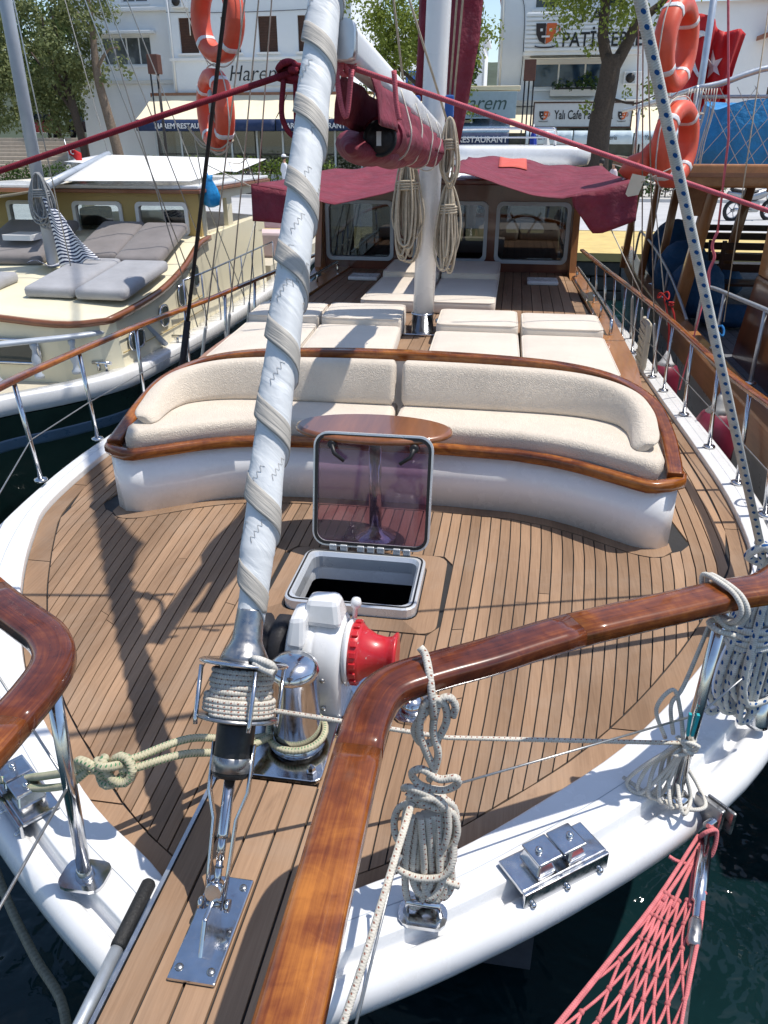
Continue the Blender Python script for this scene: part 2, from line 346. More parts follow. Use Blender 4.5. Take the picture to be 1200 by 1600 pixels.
# ------------------------------------------------------------------ mesh building
class MB:
    def __init__(s): s.v = []; s.f = []; s.uv = []; s.sm = []
    def face(s, idx, uv=None, smooth=False): s.f.append(tuple(idx)); s.uv.append(uv); s.sm.append(smooth)
    def hexa(s, p, smooth=False):
        b = len(s.v); s.v += [tuple(q) for q in p]
        for f in ((3, 2, 1, 0), (4, 5, 6, 7), (0, 1, 5, 4), (1, 2, 6, 5), (2, 3, 7, 6), (3, 0, 4, 7)):
            s.face([b + i for i in f], None, smooth)
        return s
    def box(s, c, d, R=None):
        hx, hy, hz = d[0] / 2, d[1] / 2, d[2] / 2
        p = [Vector(q) for q in ((-hx, -hy, -hz), (hx, -hy, -hz), (hx, hy, -hz), (-hx, hy, -hz), (-hx, -hy, hz), (hx, -hy, hz), (hx, hy, hz), (-hx, hy, hz))]
        if R is not None: p = [R @ q for q in p]
        return s.hexa([q + Vector(c) for q in p])
    def b2(s, x0, x1, y0, y1, z0, z1): return s.box(((x0 + x1) / 2, (y0 + y1) / 2, (z0 + z1) / 2), (x1 - x0, y1 - y0, z1 - z0))
    def prism(s, poly, z0, z1, smooth=False):
        """poly counter-clockwise seen from above; z0/z1 numbers or per-point lists"""
        n = len(poly); b = len(s.v)
        Z0 = z0 if isinstance(z0, (list, tuple)) else [z0] * n; Z1 = z1 if isinstance(z1, (list, tuple)) else [z1] * n
        s.v += [(x, y, Z0[i]) for i, (x, y) in enumerate(poly)] + [(x, y, Z1[i]) for i, (x, y) in enumerate(poly)]
        s.face([b + i for i in reversed(range(n))]); s.face([b + n + i for i in range(n)])
        for i in range(n):
            j = (i + 1) % n; s.face((b + i, b + j, b + n + j, b + n + i), None, smooth)
        return s
    def rings(s, rs, closed=True, cap=True, smooth=True, uvs=None):
        """rs: list of rings (lists of points, same count)"""
        n = len(rs[0]); b = len(s.v)
        for r in rs: s.v += [tuple(q) for q in r]
        m = n if closed else n - 1
        for i in range(len(rs) - 1):
            for j in range(m):
                k = (j + 1) % n
                u = None
                if uvs: u = [(uvs[i], j / m), (uvs[i], (j + 1) / m), (uvs[i + 1], (j + 1) / m), (uvs[i + 1], j / m)]
                s.face((b + i * n + j, b + i * n + k, b + (i + 1) * n + k, b + (i + 1) * n + j), u, smooth)
        if cap and closed:
            s.face([b + j for j in reversed(range(n))]); s.face([b + (len(rs) - 1) * n + j for j in range(n)])
        return s
    def tube(s, pts, r, n=8, closed=False, cap=True, prof=None, up=None, twist=0, wob=0):
        """pts: path; r: radius or list; prof: list of (side, up) offsets replacing the circle (scaled by r)"""
        P = [Vector(p) for p in pts]; L = len(P)
        R = r if isinstance(r, (list, tuple)) else [r] * L
        pr = prof or [(cos(2 * pi * k / n), sin(2 * pi * k / n)) for k in range(n)]
        T = []
        for i in range(L):
            if closed: d = P[(i + 1) % L] - P[i - 1]
            else: d = P[min(i + 1, L - 1)] - P[max(i - 1, 0)]
            T.append(d.normalized() if d.length > 1e-9 else Vector((0, 0, 1)))
        rs = []; us = []; acc = 0
        if up is None:
            a = Vector((0, 0, 1)) if abs(T[0].z) < .9 else Vector((1, 0, 0))
            nx = T[0].cross(a).normalized()
        for i in range(L):
            if up is not None:
                nx = T[i].cross(Vector(up)).normalized(); ny = nx.cross(T[i])
            else:
                nx = (nx - T[i] * nx.dot(T[i])); nx = nx.normalized() if nx.length > 1e-6 else T[i].orthogonal().normalized(); ny = nx.cross(T[i])
            if i: acc += (P[i] - P[i - 1]).length
            us.append(acc); tw = twist * acc; ca, sa = cos(tw), sin(tw)
            rs.append([P[i] + (nx * (a * ca - b_ * sa) + ny * (a * sa + b_ * ca)) * R[i] for a, b_ in pr])
        if closed:
            rs.append(rs[0]); us.append(acc + (P[0] - P[-1]).length)
        # orientation: profile counter-clockwise about the path
        rs = [list(reversed(q)) for q in rs]
        return s.rings(rs, True, cap and not closed, True, us)
    def lathe(s, prof, o=(0, 0, 0), axis=(0, 0, 1), n=16, smooth=True):
        q = Vector(axis).normalized().to_track_quat('Z', 'Y'); o = Vector(o)
        rs = [[o + q @ Vector((r * cos(2 * pi * k / n), r * sin(2 * pi * k / n), h)) for k in range(n)] for r, h in prof]
        return s.rings(rs, True, True, smooth)
    def ball(s, c, r, n=10, m=6, sq=(1, 1, 1)):
        rs = [[(c[0] + sq[0] * r * sin(a) * cos(2 * pi * k / n), c[1] + sq[1] * r * sin(a) * sin(2 * pi * k / n), c[2] - sq[2] * r * cos(a)) for k in range(n)] for a in [pi * (i + .02) / (m + .04) for i in range(m + 1)]]
        return s.rings(rs)
    def grid(s, fn, nu, nv, smooth=True, flip=False):
        b = len(s.v)
        for i in range(nu + 1):
            for j in range(nv + 1): s.v.append(tuple(fn(i / nu, j / nv)))
        for i in range(nu):
            for j in range(nv):
                q = [b + i * (nv + 1) + j, b + (i + 1) * (nv + 1) + j, b + (i + 1) * (nv + 1) + j + 1, b + i * (nv + 1) + j + 1]
                u = [(i / nu, j / nv), ((i + 1) / nu, j / nv), ((i + 1) / nu, (j + 1) / nv), (i / nu, (j + 1) / nv)]
                if flip: q.reverse(); u.reverse()
                s.face(q, u, smooth)
        return s
    def sheet(s, fn, nu, nv, th=.004):
        """thin two-sided cloth with real thickness (offset along z)"""
        s.grid(fn, nu, nv); return s.grid(lambda a, b_: Vector(fn(a, b_)) - Vector((0, 0, th)), nu, nv, True, True)
    def mesh(s, name):
        me = bpy.data.meshes.new(name); me.from_pydata(s.v, [], s.f)
        me.polygons.foreach_set('use_smooth', s.sm)
        if any(u is not None for u in s.uv):
            l = me.uv_layers.new(name='UVMap'); data = []
            for f, u in zip(s.f, s.uv):
                if u is None: data += [0.0, 0.0] * len(f)
                else:
                    for a in u: data += [a[0], a[1]]
            l.data.foreach_set('uv', data)
        me.update(); return me
    def build(s, name, mat, parent=None, bevel=0, seg=2, solid=0):
        me = s.mesh(name); me.materials.append(M[mat]); o = bpy.data.objects.new(name, me); COL.objects.link(o)
        if parent is not None: o.parent = parent
        if solid:
            md = o.modifiers.new('s', 'SOLIDIFY'); md.thickness = solid
        if bevel:
            md = o.modifiers.new('b', 'BEVEL'); md.width = bevel; md.segments = seg; md.limit_method = 'ANGLE'; md.angle_limit = radians(32)
        return o
def obj(name, me, parent=None, loc=None, rot=None):
    o = bpy.data.objects.new(name, me); COL.objects.link(o)
    if parent is not None: o.parent = parent
    if loc is not None: o.location = loc
    if rot is not None: o.rotation_euler = rot
    return o
def tag(o, label, cat, group=None):
    o['label'] = label; o['category'] = cat
    if group: o['group'] = group
    return o
def thing(name, label, cat, group=None, loc=(0, 0, 0), rz=0):
    o = bpy.data.objects.new(name, None); COL.objects.link(o); o.location = loc; o.rotation_euler = (0, 0, rz); o.empty_display_size = .1
    return tag(o, label, cat, group)
def struct(o, kind='structure'): o['kind'] = kind; return o
def spl(pts, k=6, closed=False):
    """Catmull-Rom through points"""
    P = [Vector(p) for p in pts]; n = len(P); out = []
    rng = range(n if closed else n - 1)
    for i in rng:
        if closed: a, b, c, d = P[i - 1], P[i], P[(i + 1) % n], P[(i + 2) % n]
        else:
            b, c = P[i], P[i + 1]; a = P[i - 1] if i else b * 2 - c; d = P[i + 2] if i + 2 < n else c * 2 - b
        for j in range(k):
            t = j / k
            out.append(.5 * ((2 * b) + (c - a) * t + (2 * a - 5 * b + 4 * c - d) * t * t + (3 * b - a - 3 * c + d) * t ** 3))
    if not closed: out.append(P[-1])
    return out
def interp(tab, y):
    """tab: list of (y, x) sorted"""
    if y <= tab[0][0]: return tab[0][1]
    for (a, b), (c, d) in zip(tab, tab[1:]):
        if y <= c: return b + (d - b) * (y - a) / (c - a)
    return tab[-1][1]
def rrect(w, h, r, k=5):
    p = []
    for cx, cy, a0 in ((w / 2 - r, h / 2 - r, 0), (-w / 2 + r, h / 2 - r, 90), (-w / 2 + r, -h / 2 + r, 180), (w / 2 - r, -h / 2 + r, 270)):
        for i in range(k + 1):
            a = radians(a0 + 90 * i / k); p.append((cx + r * cos(a), cy + r * sin(a)))
    return p
def inset(poly, d):
    n = len(poly); out = []
    for i in range(n):
        p = Vector(poly[i]); a = (p - Vector(poly[i - 1])); b = (Vector(poly[(i + 1) % n]) - p)
        a = a.normalized() if a.length > 1e-9 else b.normalized(); b = b.normalized() if b.length > 1e-9 else a
        na, nb = Vector((-a.y, a.x)), Vector((-b.y, b.x)); m = na + nb
        m = m.normalized() if m.length > 1e-6 else na
        out.append(tuple(p + m * d / max(.45, m.dot(na))))
    return out
def pad(mb, poly, z0, z1, r=.03, puff=.012, tilt=None):
    """upholstered cushion: poly is an outline, or (w, l, corner radius, cx, cy) for a domed rectangle"""
    prof = [(r, z0), (r * .3, z0 + r * .3), (0, z0 + r), (0, z1 - r), (r * .3, z1 - r * .35), (r, z1)]
    rect = not hasattr(poly[0], '__len__')
    if rect: prof += [(r + .03, z1 + puff * .5), (r + .08, z1 + puff), (min(poly[0], poly[1]) * .36, z1 + puff * 1.3)]
    rs = []
    for d, z in prof:
        if rect: q = [(x + poly[3] + wob(poly, x, y), y + poly[4]) for x, y in rrect(poly[0] - 2 * d, poly[1] - 2 * d, max(.004, poly[2] - d), 4)]
        else: q = inset(poly, d)
        rs.append([(x, y, z + (tilt(x, y) if tilt else 0)) for x, y in q])
    return mb.rings(rs, True, True, True)
def wob(p, x, y): return (p[5] * (y + p[4]) if len(p) > 5 else 0)
def rope(mb, pts, r, n=8, k=6, closed=False): return mb.tube(spl(pts, k, closed), r, n, closed)
def cyl(mb, a, b, r, n=10): return mb.tube([a, b], r, n)
rnd = random.Random(7)
def coil_path(top, length, width, loops, rr, seed=1, depth=None, yaw=0, sway=0):
    """hanging hank of rope: narrow loops one beside another"""
    r_ = random.Random(seed); P = []; depth = depth or width * .5; top = Vector(top)
    ca, sa = cos(yaw), sin(yaw)
    for i in range(loops):
        L = length * r_.uniform(.80, 1.06); W = width * r_.uniform(.18, .95); dx = r_.uniform(-.2, .2) * width; dy = (i / max(1, loops - 1) - .5) * depth
        for k, (fx, fz) in enumerate(((0, -.02), (.22, -.12), (.42, -.45), (.5, -.75), (.3, -.97), (0, -1.02), (-.3, -.96), (-.5, -.75), (-.42, -.45), (-.22, -.12))):
            x = fx * W + dx * min(1, -fz * 2) + r_.uniform(-.05, .05) * W; y = dy * (.3 + .7 * min(1, -fz * 2)) + r_.uniform(-.004, .004)
            P.append(top + Vector((x * ca - y * sa + sway * fz * fz * length, x * sa + y * ca, fz * L)))
    return P
def hank(name, label, mat, top, length, width, loops, r, seed=1, yaw=0, wrap=True, n=7, group=None, depth=None, wrapz=.28, sway=0, extra=None):
    mb = MB(); mb.tube(spl(coil_path(top, length, width, loops, r, seed, depth, yaw, sway), 3), r, n)
    if wrap:
        c = Vector(top) - Vector((0, 0, length * wrapz)); P = []
        W = width * .30 + r * 2; ca, sa = cos(yaw), sin(yaw); dd = (depth or width * .5) * .35 + r * 1.5
        for i in range(4 * 10):
            a = 2 * pi * i / 10; x = W * cos(a); y = dd * sin(a)
            P.append(c + Vector((x * ca - y * sa + sway * wrapz * wrapz * length, x * sa + y * ca, (i / 40 - .5) * r * 8)))
        mb.tube(P, r, n)
    for e in (extra or []): rope(mb, e, r, n)
    return tag(mb.build(name, mat), label, 'rope', group)
def text_obj(name, body, mat, size, parent, loc, rot=(pi / 2, 0, 0), ext=.008, font_shear=0, align='CENTER', space=1.0, xs=1.0, bold=0):
    """lettering as solid mesh"""
    cu = bpy.data.curves.new(name, 'FONT'); cu.body = body; cu.size = size; cu.extrude = ext; cu.align_x = align; cu.shear = font_shear
    cu.space_character = space; cu.offset = bold; cu.resolution_u = 3
    tmp = bpy.data.objects.new(name, cu); COL.objects.link(tmp)
    dg = bpy.context.evaluated_depsgraph_get(); me = bpy.data.meshes.new_from_object(tmp.evaluated_get(dg))
    bpy.data.objects.remove(tmp); me.materials.clear(); me.materials.append(M[mat])
    o = bpy.data.objects.new(name, me); COL.objects.link(o); o.parent = parent; o.location = loc; o.rotation_euler = rot; o.scale = (xs, 1, 1)
    return o
# ================================================================== SETTING
WZ = -1.5                                     # water level
QZ = -0.5                                     # quay level
mb = MB(); mb.grid(lambda a, b: (-260 + 520 * a, -260 + 279.3 * b, WZ), 2, 2, False); struct(mb.build('water', 'water'))
mb = MB(); mb.grid(lambda a, b: (-2500 + 5000 * a, 19.6 + 3000 * b, -0.64), 2, 2, False); struct(mb.build('ground', 'pavement'))
mb = MB(); mb.grid(lambda a, b: (-60 + 120 * a, -30 + 50 * b, -6), 1, 1, False); struct(mb.build('seabed', 'seabed'))
mb = MB(); mb.b2(-90, 90, 19.0, 19.6, -6, QZ - .16); qw = struct(mb.build('quay_wall', 'quay_stone'))
def block(w_, d_, h_, ch=.03):
    m = MB(); m.prism(rrect(w_, d_, ch, 1), -h_ / 2, h_ / 2); return m
for r_ in range(3):                           # stones of the quay face
    x = -20.0 + (r_ % 2) * .4
    while x < 12:
        L = rnd.uniform(.75, 1.15)
        m = MB(); m.b2(x + .012, x + L - .012, 18.9 + rnd.uniform(-.03, .02), 19.05, QZ - .16 - .33 * (r_ + 1) + .01, QZ - .16 - .33 * r_ - .01)
        m.build('stone', 'quay_stone', qw, .02, 1); x += L
mb = MB(); mb.b2(-90, 90, 18.85, 19.35, QZ - .15, QZ + .03); cope = struct(mb.build('quay_edge', 'paving_yellow'))
mb = MB(); mb.b2(-90, 90, 19.35, 23.9, QZ - .14, QZ); struct(mb.build('pavement', 'paving_yellow'))
mb = MB(); mb.b2(-90, 90, 24.15, 36.2, QZ - .13, QZ - .06); struct(mb.build('road', 'asphalt'))
kb = MB(); kb.b2(-90, 90, 23.9, 24.15, QZ - .14, QZ + .02); kb1 = struct(kb.build('kerb', 'kerb_stone'))
kb = MB(); kb.b2(-90, 90, 36.2, 36.42, QZ - .14, QZ + .07); struct(kb.build('kerb', 'kerb_stone'))
mb = MB(); mb.b2(-90, 90, 36.42, 46.5, QZ - .14, QZ + .06); struct(mb.build('sidewalk', 'pavement'))
# far hill behind the town
def hillz(a, b):
    x = -900 + 1800 * a; y = 420 + 700 * b
    h = 62 + 22 * mnoise.noise((x * .004, 3.1, 0)) + 9 * mnoise.noise((x * .018, 1, y * .01))
    return (x, y, -2 + h * math.sin(min(1, b * 1.6) * pi / 2) * (1 + .25 * mnoise.noise((x * .02, y * .02, 5))))
mb = MB(); mb.grid(hillz, 120, 24); struct(mb.build('hill', 'hill_green'))

def facade(mb, x0, x1, z0, z1, y, th, holes):
    """wall of boxes left standing round rectangular openings; front face at y"""
    xs = sorted({x0, x1, *[h[0] for h in holes], *[h[1] for h in holes]}); zs = sorted({z0, z1, *[h[2] for h in holes], *[h[3] for h in holes]})
    for a, b in zip(xs, xs[1:]):
        run = None
        for c, d in zip(zs, zs[1:]):
            mx, mz = (a + b) / 2, (c + d) / 2
            solid = not any(h[0] < mx < h[1] and h[2] < mz < h[3] for h in holes)
            if solid: run = [run[0], d] if run else [c, d]
            if (not solid or d == zs[-1]) and run:
                mb.b2(a, b, y, y + th, run[0], run[1]); run = None
    return mb
def window(parent, x0, x1, z0, z1, y, frame='white_paint', pane='win_grey', bars=1, fr=.08, depth=.12, sill=True):
    m = MB(); m.b2(x0, x0 + fr, y, y + .08, z0, z1).b2(x1 - fr, x1, y, y + .08, z0, z1).b2(x0 + fr, x1 - fr, y, y + .08, z0, z0 + fr).b2(x0 + fr, x1 - fr, y, y + .08, z1 - fr, z1)
    for i in range(1, bars):
        x = x0 + (x1 - x0) * i / bars; m.b2(x - fr * .4, x + fr * .4, y + .005, y + .075, z0 + fr, z1 - fr)
    o = m.build('window', frame, parent)
    for i in range(bars):
        a = x0 + (x1 - x0) * i / bars + fr * .4; b = x0 + (x1 - x0) * (i + 1) / bars - fr * .4
        MB().b2(a, b, y + .05, y + .065, z0 + fr * .8, z1 - fr * .8).build('pane', pane, o)
    if sill: MB().b2(x0 - .1, x1 + .1, y - depth - .08, y + .02, z0 - .1, z0 - .002).build('sill', 'wall_white', o)
    return o
GZ = QZ + .06
# ---- building with a row of windows over the steps
B = thing('apartment_building', 'white apartment building with a band of four windows beside the stone steps', 'building', loc=(0, 0, 0))
m = MB(); facade(m, -24.0, -18.15, GZ, 9.8, 46, .3, [(-22.4, -19.5, 5.45, 6.85), (-20.9, -19.4, 8.35, 9.5)])
m.b2(-24.0, -23.7, 46.3, 58, GZ, 9.8).b2(-18.45, -18.15, 46.3, 58, GZ, 9.8).b2(-23.7, -18.45, 57.7, 58, GZ, 9.8); m.build('wall', 'wall_white', B)
MB().b2(-24.1, -18.05, 45.9, 58.1, 9.8, 10.05).build('roof', 'wall_white2', B)
MB().b2(-24.06, -18.09, 45.72, 45.998, 7.95, 8.12).build('cornice', 'wall_white', B, .02)
MB().b2(-23.0, -19.1, 45.62, 45.998, 6.92, 7.06).build('window_hood', 'wall_white', B, .02)
MB().b2(-24.06, -18.09, 45.86, 45.998, 4.55, 4.75).build('band', 'wall_cream', B, .02)
window(B, -22.4, -19.5, 5.45, 6.85, 46.12, bars=4); window(B, -20.9, -19.4, 8.35, 9.5, 46.12, bars=2)
MB().b2(-24, -18.2, 47, 57, 2.5, 2.6).build('floor_slab', 'wall_white2', B)
# ---- steps
S = thing('stone_stairs', 'wide flight of pale stone steps beside the white building', 'stairs')
for i in range(11):
    MB().b2(-40, -25.15, 46.0 + .55 * i, 52.4, GZ + .21 * i + .001, GZ + .21 * (i + 1)).build('step', 'stone_step', S, .015, 1)
m = MB(); m.hexa([(-25.1, 45.0, GZ), (-24.75, 45.0, GZ), (-24.75, 52.3, GZ), (-25.1, 52.3, GZ), (-25.1, 45.0, GZ + .9), (-24.75, 45.0, GZ + .9), (-24.75, 52.3, GZ + 3.2), (-25.1, 52.3, GZ + 3.2)]); m.build('side_wall', 'wall_cream', S, .03)
m = MB(); m.tube([(-24.92, 45.2, GZ + .95), (-24.92, 45.2, GZ + 1.5), (-24.92, 52, GZ + 3.8), (-24.92, 52, GZ + 3.3)], .03); m.build('handrail', 'galv', S)
mb = MB(); mb.b2(-60, -25.2, 52.42, 90, GZ, GZ + 2.28); struct(mb.build('upper_terrace', 'pavement'))
# ---- parked cars on the terrace
def car(name, label, mat, loc, rz, group=None):
    c = thing(name, label, 'car', group, loc, rz)
    prof = [(-2.1, .35), (2.1, .35), (2.15, .75), (1.9, .95), (1.0, 1.05), (.55, 1.55), (-1.5, 1.62), (-2.05, 1.05), (-2.15, .8)]
    m = MB(); rs = []
    for y, k, dz in ((-.86, .96, 0), (-.8, 1, 0), (.8, 1, 0), (.86, .96, 0)): rs.append([(x * k, y * (.82 if z > 1.3 else 1), z) for x, z in prof])
    m.rings(rs, True, True, False); m.build('body', mat, c, .05)
    MB().hexa([(-1.4, -.74, 1.1), (.8, -.80, 1.1), (.5, -.735, 1.5), (-1.3, -.70, 1.5), (-1.4, -.90, 1.1), (.8, -.89, 1.1), (.5, -.76, 1.5), (-1.3, -.76, 1.5)]).build('side_window', 'shop_glass', c)
    MB().hexa([(1.02, -.68, 1.08), (1.02, .68, 1.08), (.60, .6, 1.5), (.60, -.6, 1.5), (1.06, -.68, 1.10), (1.06, .68, 1.10), (.64, .6, 1.52), (.64, -.6, 1.52)]).build('windscreen', 'shop_glass', c)
    for x in (-1.35, 1.35):
        for y in (-.8, .8):
            wl = MB().lathe([(.2, -.1), (.33, -.1), (.34, -.05), (.34, .05), (.33, .1), (.2, .1)], (x, y, .34), (0, 1, 0), 18).build('wheel', 'tyre', c)
            MB().lathe([(.02, -.11), (.2, -.105), (.2, .105), (.02, .11)], (x, y, .34), (0, 1, 0), 12).build('rim', 'moto_silver', wl)
    for y in (-.6, .6): MB().ball((2.12, y, .8), .12, 8, 5, (.5, 1.3, .7)).build('headlight', 'reflector', c)
    return c
car('parked_car', 'dark car parked at the top of the stone steps', 'car_dark', (-27.9, 54.2, GZ + 2.28), -.6)
car('parked_car', 'red car parked at the top of the steps, left of the dark car', 'car_red', (-31.6, 53.8, GZ + 2.28), -.9)

# ---- restaurant building
B = thing('restaurant_building', 'white restaurant with brown shutters and a long cream awning over its glass front', 'building')
m = MB(); hs = [(-17.4, -16.4, 5.9, 7.5), (-15.1, -14.1, 5.9, 7.5), (-13.1, -12.1, 5.9, 7.5), (-11.0, -10.0, 5.9, 7.5)]
facade(m, -18.0, -8.2, 3.9, 9.6, 45, .3, hs); m.b2(-18.0, -17.7, 45.3, 55, 3.9, 9.6).b2(-8.5, -8.2, 45.3, 55, 3.9, 9.6).b2(-17.7, -8.5, 54.7, 55, 3.9, 9.6)
m.b2(-19.2, -1.0, 45.05, 54, 3.55, 3.898); m.build('wall', 'wall_white2', B)
MB().b2(-18.2, -8.0, 44.8, 55.2, 9.6, 9.85).build('roof', 'wall_white', B)
MB().b2(-18.05, -8.15, 44.88, 44.998, 5.55, 5.68).build('ledge', 'wall_white', B)
for a, b_, c, d in hs:
    w_ = MB().b2(a, b_, 45.12, 45.18, c, d).build('shutter', 'shutter_brown', B)
    for k in range(12): MB().b2(a + .06, b_ - .06, 45.095, 45.125, c + .08 + k * .12, c + .15 + k * .12).build('slat', 'shutter_brown', w_)
    MB().b2(a - .12, b_ + .12, 44.86, 45.1, c - .1, c - .003).build('sill', 'wall_white', B)
sg = MB().b2(-15.4, -10.3, 44.93, 44.985, 4.35, 5.45).build('sign', 'sign_grey', B, .01)
text_obj('lettering', 'Harem', 'letter_black', 1.05, sg, (-14.9, 44.92, 4.6), align='LEFT', font_shear=.25, xs=1.0, bold=-.008)
text_obj('lettering', 'restaurant', 'letter_black', .34, sg, (-11.3, 44.92, 4.47), font_shear=.2)
# glass front
for i in range(13):
    x = -18.9 + i * 1.42
    if i < 12:
        g = MB().b2(x + .05, x + 1.37, 44.0, 44.03, GZ + .55, 2.7).build('glass_panel', 'pane_dark', B)
        MB().b2(x + .05, x + 1.37, 43.98, 44.05, GZ + 1.5, GZ + 1.56).build('rail', 'lamp_post', g)
        MB().b2(x + .05, x + 1.37, 43.9, 44.1, GZ, GZ + .548).build('plinth_panel', 'wall_cream', B)
    MB().b2(x - .05, x + .05, 43.94, 44.08, GZ, 2.75).build('mullion', 'galv', B)
MB().b2(-19.1, -1.1, 50, 50.2, GZ, 3.5).build('back_wall', 'wall_cream', B)
MB().b2(-19.1, -1.1, 44.1, 50, GZ + .002, GZ + .06).build('floor_slab', 'stone_step', B)
for i in range(5): MB().b2(-18.4 + i * 3.6, -18.05 + i * 3.6, 44.2, 44.55, GZ + .06, 3.5).build('column', 'wall_white', B)
# awning
A = MB().b2(-19.3, -4.0, 44.75, 44.93, 3.86, 4.06).build('awning_box', 'trim_brown', B)
def aw(x0, x1, nm, mat, y0=44.8, z0=3.95, y1=42.3, z1=2.72):
    m = MB(); m.sheet(lambda a, b: (x0 + (x1 - x0) * a, y0 + (y1 - y0) * b, z0 + (z1 - z0) * b - .06 * sin(pi * b) * (1 + .4 * sin(a * 24))), 24, 5, .01); return m.build(nm, mat, B)
aw(-19.2, -11.7, 'awning', 'awning_cream'); aw(-11.65, -4.1, 'awning', 'awning_cream')
def valance(x0, x1, y, z1, z0, mat, parent, amp=.02):
    m = MB(); m.grid(lambda a, b: (x0 + (x1 - x0) * a, y + amp * sin(a * 37) * b, z1 + (z0 - z1) * b), 30, 2); return m.build('valance', mat, parent, solid=.01)
va = valance(-19.2, -11.7, 42.3, 2.74, 2.2, 'awning_blue', B); vb = valance(-11.65, -4.1, 42.3, 2.74, 2.2, 'awning_blue', B)
for p_, xx in ((va, -16.5), (vb, -9.7), (vb, -5.9)):
    text_obj('lettering', 'HAREM RESTAURANT', 'letter_white', .34, p_, (xx, 42.255, 2.32), bold=.006)
for x in (-19.1, -15.4, -11.68, -8, -4.2): MB().tube([(x, 44.9, 3.0), (x, 42.35, 2.74)], .035).build('awning_arm', 'wall_white', B)
# eastern wing: pale green sign over a blue awning
vc = valance(-3.9, .1, 42.5, 2.1, 1.55, 'awning_blue', B)
m = MB(); m.sheet(lambda a, b: (-3.95 + 4.05 * a, 44.6 - 2.1 * b, 2.75 - .63 * b), 8, 3, .01); m.build('awning', 'stripe_blue', B)
text_obj('lettering', 'HAREM RESTAURANT', 'letter_white', .40, vc, (-1.9, 42.43, 1.68), bold=.006)
sg = MB().b2(-3.2, .35, 43.6, 43.68, 2.75, 3.95).build('sign', 'sign_blue', B, .01)
text_obj('lettering', 'Harem', 'letter_green', .92, sg, (-1.45, 43.59, 3.15), font_shear=.3)
text_obj('lettering', 'restaurant', 'letter_green', .32, sg, (-1.3, 43.59, 2.84), font_shear=.2)
MB().b2(-4.1, .5, 43.7, 45.0, 4.0, 4.2).build('canopy', 'awning_cream', B, .03)
for i in range(4): MB().b2(-4.0 + i * 1.3, -2.75 + i * 1.3 + .05, 44.2, 44.25, GZ, 2.5).build('glass_panel', 'shop_glass', B)

def air_unit(parent, x, y, z):
    o = MB().b2(x, x + .85, y - .32, y - .002, z, z + .58).build('air_conditioner', 'wall_white', parent, .02)
    m = MB()
    for k in range(7): m.b2(x + .06, x + .56, y - .335, y - .322, z + .06 + k * .07, z + .095 + k * .07)
    m.build('grille', 'grey_paint', o); MB().lathe([(.22, 0), (.22, .012), (.03, .014)], (x + .31, y - .336, z + .29), (0, -1, 0), 18).build('fan', 'lamp_post', o)
    MB().tube(spl([(x + .8, y - .1, z), (x + .82, y - .05, z - .4), (x + .82, y - .04, z - 1.2)], 4), .03, 6).build('pipe', 'wall_cream', o)
air_unit(B, -9.7, 44.998, 6.2); air_unit(B, -17.6, 44.998, 7.9)
MB().tube([(-17.85, 44.93, 9.6), (-17.85, 44.93, 4.1)], .055, 8).build('drainpipe', 'wall_white', B)
MB().tube(spl([(-18.0, 44.95, 7.75), (-14.5, 44.94, 7.68), (-11, 44.94, 7.72), (-8.2, 44.95, 7.8)], 5), .014, 5).build('cable', 'lamp_post', B)
for i, x in enumerate((-17.2, -15.0, -12.6, -10.2, -7.9)):
    t_ = thing('cafe_table', ['white cafe table at the left end of the restaurant terrace', 'white cafe table second from the left on the restaurant terrace', 'white cafe table in the middle of the restaurant terrace', 'white cafe table second from the right on the restaurant terrace', 'white cafe table nearest the walking person in white'][i], 'table', 'tables on the restaurant terrace', (x, 41.0, GZ))
    MB().prism(rrect(1.1, .75, .04, 2), .72, .75).build('table_top', 'white_paint', t_)
    for dx in (-.45, .45):
        for dy in (-.3, .3): MB().b2(dx - .03, dx + .03, dy - .03, dy + .03, 0, .719).build('leg', 'white_paint', t_)
# ---- white house with blue frames behind the middle tree
B = thing('white_house', 'white house with blue window frames behind the middle tree', 'house')
m = MB(); hs = [(-4.3, -3.0, 3.9, 5.8), (-6.6, -5.6, 4.2, 5.6)]
facade(m, -8.1, -1.9, GZ, 7.4, 54, .3, hs); m.b2(-8.1, -7.8, 54.3, 62, GZ, 7.4).b2(-2.2, -1.9, 54.3, 62, GZ, 7.4).b2(-7.8, -2.2, 61.7, 62, GZ, 7.4); m.build('wall', 'wall_white', B)
MB().b2(-8.3, -1.7, 53.8, 62.2, 7.4, 7.6).build('roof', 'wall_white2', B)
for a, b_, c, d in hs: window(B, a, b_, c, d, 54.1, 'blue_frame', 'win_grey', 2, .12)

# ---- patisserie building
B = thing('patisserie_building', 'white gabled patisserie building with a slatted sign balcony behind the dark tree', 'building')
m = MB(); hs = [(.9, 2.0, 7.65, 8.9), (1.05, 5.0, 4.15, 5.35), (4.2, 5.2, 7.65, 8.9)]
facade(m, -.75, 7.2, 2.7, 9.0, 46, .3, hs); m.b2(-.75, -.45, 46.3, 57, GZ, 9).b2(6.9, 7.2, 46.3, 57, GZ, 9).b2(-.45, 6.9, 56.7, 57, GZ, 9)
b0 = len(m.v); m.prism([(-.75, 46), (7.2, 46), (7.2, 46.3), (-.75, 46.3)], 9.0, [9.001, 9.001, 9.001, 9.001]); m.build('wall', 'wall_white2', B)
m = MB(); m.hexa([(-.75, 46, 9.0), (7.2, 46, 9.0), (7.2, 46.3, 9.0), (-.75, 46.3, 9.0), (3.2, 46, 11.2), (3.25, 46, 11.2), (3.25, 46.3, 11.2), (3.2, 46.3, 11.2)]); m.build('gable', 'wall_white2', B)
